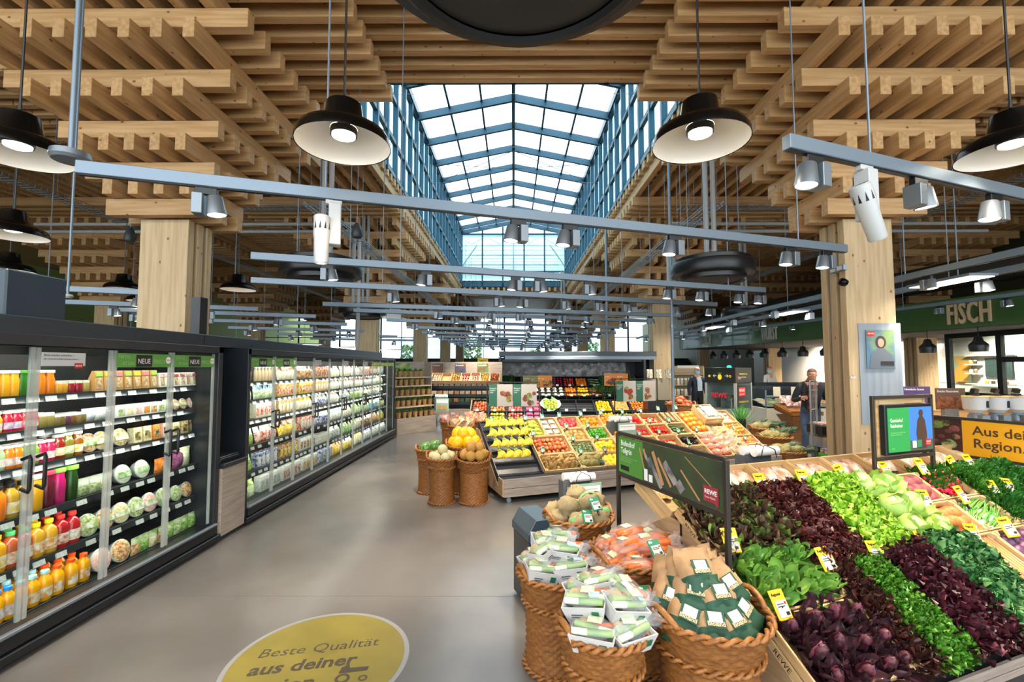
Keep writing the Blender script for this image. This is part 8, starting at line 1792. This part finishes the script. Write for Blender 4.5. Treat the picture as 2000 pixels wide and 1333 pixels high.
# roll cage and its load
rc = ob('roll_cage', None, None, (5.08, 7.85, 0), (0, 0, .75), label='silver wire roll cage pushed by the man in the dark jacket', cat='cart')
CGM = M('zinc wire', 'a3acb0', rough=.35, metal=.7)
for x in (0, .36): ob('upright', MB().tube([(x, 0, .1), (x, 0, 1.55)], .014, 8).mesh('upright', CGM), rc)
for z in (.2, .62, 1.05, 1.38, 1.55): ob('crossbar', MB().tube([(0, 0, z), (.36, 0, z)], .01, 6).mesh('crossbar', CGM), rc)
for i in range(4): ob('bar', MB().tube([(.072 + i * .072, 0, .2), (.072 + i * .072, 0, 1.55)], .004, 6).mesh('bar', CGM), rc)
ob('deck', MB().bx(0, .7, -.72, 0, .12, .16).mesh('deck', CGM), rc)
for x, y in ((.05, -.05), (.65, -.05), (.05, -.67), (.65, -.67)): ob('caster', MB().lathe([(0, -.02), (.055, -.02), (.055, .02), (0, .02)], 14, 0, Matrix.Translation((x, y, .057)) @ Euler((pi / 2, 0, 0)).to_matrix().to_4x4()).mesh('caster', BLK), rc)
GT = M('bright green tray', '4fb52c', rough=.4)
canm = cached('can', lambda: MB().lathe([(.033, 0), (.036, .004), (.036, .10), (.033, .105), (0, .104)], 12, 0).lathe([(.0365, .02), (.0365, .085)], 12, 1).mesh('can', [ALU, M('can label', 'e0ded4', rough=.4, col2='c8604a', scale=14)], smooth=2))
for t_ in range(2):
 z = .165 + t_ * .16 + .02
 o = ob('can_tray', None, None, (5.16, 7.45, z), (0, 0, .25), label=f"bright green cardboard tray of cans, {'lower' if t_ == 0 else 'upper'} one beside the column", cat='tray', group='green can trays')
 ob('tray', MB().bx(-.16, .3, -.12, .12, 0, .01).bx(-.16, .3, -.125, -.118, 0, .05).bx(-.165, -.158, -.12, .12, 0, .05).mesh('tray', GT), o)
 for i in range(18): ob('can', canm, None, o.matrix_basis @ Vector((-.12 + (i % 6) * .074, -.075 + (i // 6) * .075, .012)), label=f"{NTH[i]} red and white can in the {'lower' if t_ == 0 else 'upper'} green tray", cat='can', group=f"cans in the {'lower' if t_ == 0 else 'upper'} green tray")
o = ob('load_crate', None, None, (5.5, 8.05, .62), label='black crate of packed meat on the roll cage', cat='crate'); ob('shell', MB().bx(-.25, .2, -.2, .2, 0, .16).mesh('shell', BLK, bev=.01), o)
for i in range(5): ob('meat_pack', box_me(.08, .03, .3, M('meat pack film', 'c09088', rough=.25, col2='e8d8d0', scale=20)), None, (5.32 + i * .085, 8.05, .785), label='pale meat pack lying in the black crate on the cage', cat='meat pack', group='meat packs on the cage')
o = ob('load_box', None, None, (5.5, 8.05, .4), label='blue printed box on the roll cage below the black crate', cat='box'); ob('box', MB().bx(-.22, .2, -.18, .18, 0, .18).mesh('box', M('blue print box', '3f86b8', rough=.4, col2='b08a4a', scale=4), bev=.005), o)
ob('support', MB().bx(-.2, .2, -.15, .15, -.24, -.0).mesh('support', BLK), o)
# ------------------------------------------------------------ people
SKIN = M('skin', 'c99478', rough=.5, sss=.1); EYEW = M('eye white', 'e8e4de', rough=.3); IRIS = M('iris', '2a1e18', rough=.3)
def person(loc, rz, J, E_, radii, mats, region, label, hd, hair, mask=None, glasses=False, extra=None):
 root = ob('person', None, None, loc, (0, 0, rz), label=label, cat='person')
 me = bpy.data.meshes.new('body'); names = list(J); ix = {n: i for i, n in enumerate(names)}
 me.from_pydata([J[n] for n in names], [(ix[a], ix[b_]) for a, b_ in E_], [])
 t = bpy.data.objects.new('t', me); COL.objects.link(t)
 sk = t.modifiers.new('s', 'SKIN'); sk.use_smooth_shade = True
 for i, n in enumerate(names):
  r_ = radii.get(n, .05); me.skin_vertices[0].data[i].radius = r_ if isinstance(r_, tuple) else (r_, r_)
  me.skin_vertices[0].data[i].use_root = n == 'pelvis'
 ss = t.modifiers.new('u', 'SUBSURF'); ss.levels = 2; ss.render_levels = 2
 dg = bpy.context.evaluated_depsgraph_get(); ev = t.evaluated_get(dg); m2 = bpy.data.meshes.new_from_object(ev); m2.name = 'body'
 bpy.data.objects.remove(t)
 m2.materials.clear()
 for q in mats: m2.materials.append(q)
 segs = [(Vector(J[a]), Vector(J[b_]), region(a, b_)) for a, b_ in E_]
 for p in m2.polygons:
  c = p.center; best = (9, 0)
  for a, b_, m_ in segs:
   d = b_ - a; u = max(0, min(1, (c - a).dot(d) / max(1e-9, d.length_squared))); q = (c - (a + d * u)).length
   if q < best[0]: best = (q, m_)
  p.material_index = best[1] if not callable(best[1]) else best[1](c)
  p.use_smooth = True
 ob('body', m2, root)
 H_ = ob('head', MB().lathe([(0, -.125), (.035, -.118), (.058, -.085), (.07, -.03), (.076, .03), (.072, .07), (.045, .105), (0, .118)], 20, 0, None, None).mesh('head', SKIN, smooth=1), root, hd[0], hd[1], (1, 1.18, 1))
 ob('nose', MB().add([(-.012, -.072, -.03), (.012, -.072, -.03), (0, -.1, -.03), (0, -.072, .015)], [(0, 1, 2), (0, 2, 3), (1, 3, 2)]).mesh('nose', SKIN, smooth=1), H_)
 for s in (-1, 1):
  ob('eye', MB().lathe(ball(.011, 1, 5), 10, 0, Matrix.Translation((s * .029, -.0675, .012))).mesh('eye', EYEW, smooth=1), H_); ob('iris', MB().lathe(ball(.006, 1, 4), 8, 0, Matrix.Translation((s * .029, -.0745, .012))).mesh('iris', IRIS, smooth=1), H_)
  ob('ear', MB().lathe(ball(.022, 1.2, 5), 8, 0, Matrix.Translation((s * .076, .005, .0)) @ Matrix.Diagonal((.4, .8, 1, 1))).mesh('ear', SKIN, smooth=1), H_)
  ob('brow', MB().box((s * .029, -.072, .032), (.03, .008, .006)).mesh('brow', hair[0]), H_)
 ob('mouth', MB().box((0, -.066, -.06), (.04, .008, .008)).mesh('mouth', M('lips', 'a8625a', rough=.5)), H_)
 zc, yb = hair[1]
 b = MB(); b.lathe(ball(.082, 1.05, 12), 20, 0, Matrix.Translation((0, .008, .04)))
 keep = [f for f in b.f if all(b.v[i][2] > zc or b.v[i][1] > yb for i in f) and all(b.v[i][2] > -.05 for i in f)]
 b.f = keep; b.m = [0] * len(keep)
 ob('hair', b.mesh('hair', hair[0], smooth=1), H_)
 if mask: ob('mask', MB().lathe([(.05, -.115), (.074, -.07), (.08, -.02), (.074, .0)], 18, 0, Matrix.Translation((0, -.006, 0))).mesh('mask', mask, smooth=1), H_)
 if glasses:
  for s in (-1, 1): ob('lens_frame', MB().tube([(s * .03 + .022 * math.cos(i * pi / 5), -.083, .012 + .017 * math.sin(i * pi / 5)) for i in range(10)], .003, 5, closed=True).mesh('lens_frame', BLK), H_)
 if extra: extra(root)
 return root
def hand(J, E_, rad, side, wrist, d, spread, tag):
 """five fingers as chains rooted in the palm"""
 d = Vector(d).normalized(); sp = Vector(spread).normalized(); cu = d.cross(sp).normalized()
 palm = Vector(wrist) + d * .07; J['palm' + tag] = palm; E_.append(('wr' + tag, 'palm' + tag)); rad['palm' + tag] = (.02, .035)
 for i in range(4):
  o_ = palm + sp * ((i - 1.5) * .021); L_ = [.062, .072, .068, .052][i]
  J[f'fa{tag}{i}'] = o_ + d * .03; J[f'fb{tag}{i}'] = o_ + d * (.03 + L_ * .55) + cu * .012; J[f'fc{tag}{i}'] = o_ + d * (.03 + L_ * .85) + cu * .035
  E_ += [('palm' + tag, f'fa{tag}{i}'), (f'fa{tag}{i}', f'fb{tag}{i}'), (f'fb{tag}{i}', f'fc{tag}{i}')]
  for q in 'abc': rad[f'f{q}{tag}{i}'] = .0085
 J['ta' + tag] = Vector(wrist) + d * .035 - sp * .04; J['tb' + tag] = Vector(wrist) + d * .08 - sp * .055 + cu * .02
 E_ += [('wr' + tag, 'ta' + tag), ('ta' + tag, 'tb' + tag)]; rad['ta' + tag] = .012; rad['tb' + tag] = .009
def skeleton(arms, lean=0., legs=None, sh=.19):
 J = {'pelvis': (0, 0, .96), 'waist': (0, -lean * .3, 1.1), 'chest': (0, -lean * .7, 1.3), 'neck': (0, -lean * 1.05, 1.5), 'skull': (0, -lean * 1.25, 1.6)}
 E_ = [('pelvis', 'waist'), ('waist', 'chest'), ('chest', 'neck'), ('neck', 'skull')]
 rad = {'pelvis': (.16, .12), 'waist': (.155, .115), 'chest': (.18, .125), 'neck': .06, 'skull': .055}
 for s, t_ in ((-1, 'l'), (1, 'r')):
  J['sh' + t_] = (s * sh, -lean * .9, 1.42); J['el' + t_] = arms[t_][0]; J['wr' + t_] = arms[t_][1]
  lg = (legs or {}).get(t_, [(s * .1, 0, .52), (s * .105, .02, .09), (s * .12, -.13, .045)])
  J['hip' + t_] = (s * .095, 0, .88); J['kn' + t_] = lg[0]; J['an' + t_] = lg[1]; J['to' + t_] = lg[2]
  E_ += [('chest', 'sh' + t_), ('sh' + t_, 'el' + t_), ('el' + t_, 'wr' + t_), ('pelvis', 'hip' + t_), ('hip' + t_, 'kn' + t_), ('kn' + t_, 'an' + t_), ('an' + t_, 'to' + t_)]
  rad.update({'sh' + t_: .075, 'el' + t_: .055, 'wr' + t_: .038, 'hip' + t_: .1, 'kn' + t_: .07, 'an' + t_: .055, 'to' + t_: .045})
 return J, E_, rad
def reg(a, b_):
 k = b_[:2]
 if b_ in ('neck', 'skull'): return 3
 if k in ('pa', 'fa', 'fb', 'fc', 'ta', 'tb'): return 3
 if a[:3] in ('hip', 'pel') and b_[:2] in ('hi', 'kn') or a[:2] == 'kn': return 1
 if a[:2] == 'an': return 2
 return 0
J, E_, rad = skeleton({'l': ((-.27, .03, 1.14), (-.28, -.05, .9)), 'r': ((.27, .03, 1.14), (.27, -.06, .9))})
hand(J, E_, rad, -1, J['wrl'], (0, -.1, -1), (0, -1, 0), 'l'); hand(J, E_, rad, 1, J['wrr'], (0, -.1, -1), (0, -1, 0), 'r')
NAVY = M('navy suit', '1f2838', rough=.7); TRS = M('dark trousers', '15171c', rough=.7); SHOE = M('black shoe', '0e0e0e', rough=.3)
def suitx(root):
 ob('shirt', MB().add([(-.075, -.142, 1.05), (.075, -.142, 1.05), (.085, -.14, 1.3), (.06, -.105, 1.46), (-.06, -.105, 1.46), (-.085, -.14, 1.3), (0, -.155, 1.05), (0, -.157, 1.3), (0, -.115, 1.46)], [(0, 6, 7, 5), (6, 1, 2, 7), (5, 7, 8, 4), (7, 2, 3, 8)]).mesh('shirt', M('pale blue shirt', 'c8d6e2', rough=.7), smooth=1), root)
person((5.62, 14.0, 0), .2, J, E_, rad, [NAVY, TRS, SHOE, SKIN], reg, 'bald man in a navy suit and blue face mask standing behind the fruit machine', ((0, -.01, 1.66), (0, 0, 0)), (M('short grey hair', '8a6f60', rough=.6), (.2, .06)), M('blue face mask', '9fc6da', rough=.6), True, suitx)
J, E_, rad = skeleton({'l': ((-.3, -.1, 1.12), (-.2, -.36, 1.2)), 'r': ((.28, -.05, 1.1), (.16, -.3, 1.12))}, .16, {'l': [(-.1, -.06, .52), (-.11, .04, .09), (-.12, -.1, .045)], 'r': [(.1, .05, .54), (.12, .2, .1), (.13, .08, .045)]})
hand(J, E_, rad, -1, J['wrl'], (.4, -.8, .1), (0, .1, 1), 'l'); hand(J, E_, rad, 1, J['wrr'], (-.2, -.9, .1), (0, .1, 1), 'r')
JK = M('dark grey jacket', '23262c', rough=.75); JEAN = M('blue jeans', '3a4f6a', rough=.8, col2='4a617e', scale=14)
def plaid(root):
 P_ = []; b = MB(); nx, nz = 6, 9
 m1, m2_, m3 = M('plaid dark', '3a1e26', rough=.8), M('plaid red', '6a2c38', rough=.8), M('plaid line', '8a5a5c', rough=.8)
 V = [((-.08 + .16 * i / nx), -.17 - .12 * (j / nz) + .02 * abs(i - 3) / 3, .92 + .52 * j / nz) for j in range(nz + 1) for i in range(nx + 1)]
 for j in range(nz):
  for i in range(nx): P_.append((j * (nx + 1) + i, j * (nx + 1) + i + 1, (j + 1) * (nx + 1) + i + 1, (j + 1) * (nx + 1) + i))
 b.add(V, P_); b.m = [(i % 2) + (j % 2) for j in range(nz) for i in range(nx)]
 ob('plaid_shirt', b.mesh('plaid_shirt', [m1, m2_, m3], recalc=False), root)
person((5.78, 8.95, 0), -.35, J, E_, rad, [JK, JEAN, M('brown shoe', '3a2a20', rough=.5), SKIN], reg, 'man in a dark jacket, plaid shirt and jeans leaning over the roll cage', ((0, -.23, 1.63), (.3, 0, -.25)), (M('brown hair', '4a3222', rough=.7), (.045, .0)), None, False, plaid)
J, E_, rad = skeleton({'l': ((-.27, -.05, 1.14), (-.18, -.28, 1.05)), 'r': ((.27, -.05, 1.14), (.18, -.28, 1.05))})
hand(J, E_, rad, -1, J['wrl'], (0, -1, -.1), (0, -.1, 1), 'l'); hand(J, E_, rad, 1, J['wrr'], (0, -1, -.1), (0, -.1, 1), 'r')
person((9.3, 16.6, 0), .3, J, E_, rad, [M('white work coat', 'd8d2c8', rough=.7), TRS, SHOE, SKIN], reg, 'shop assistant in a pale coat and mask behind the meat counter', ((0, -.01, 1.66), (.2, 0, .2)), (M('beige cap', '8a6a3a', rough=.7), (.05, .03)), M('blue face mask'), False)
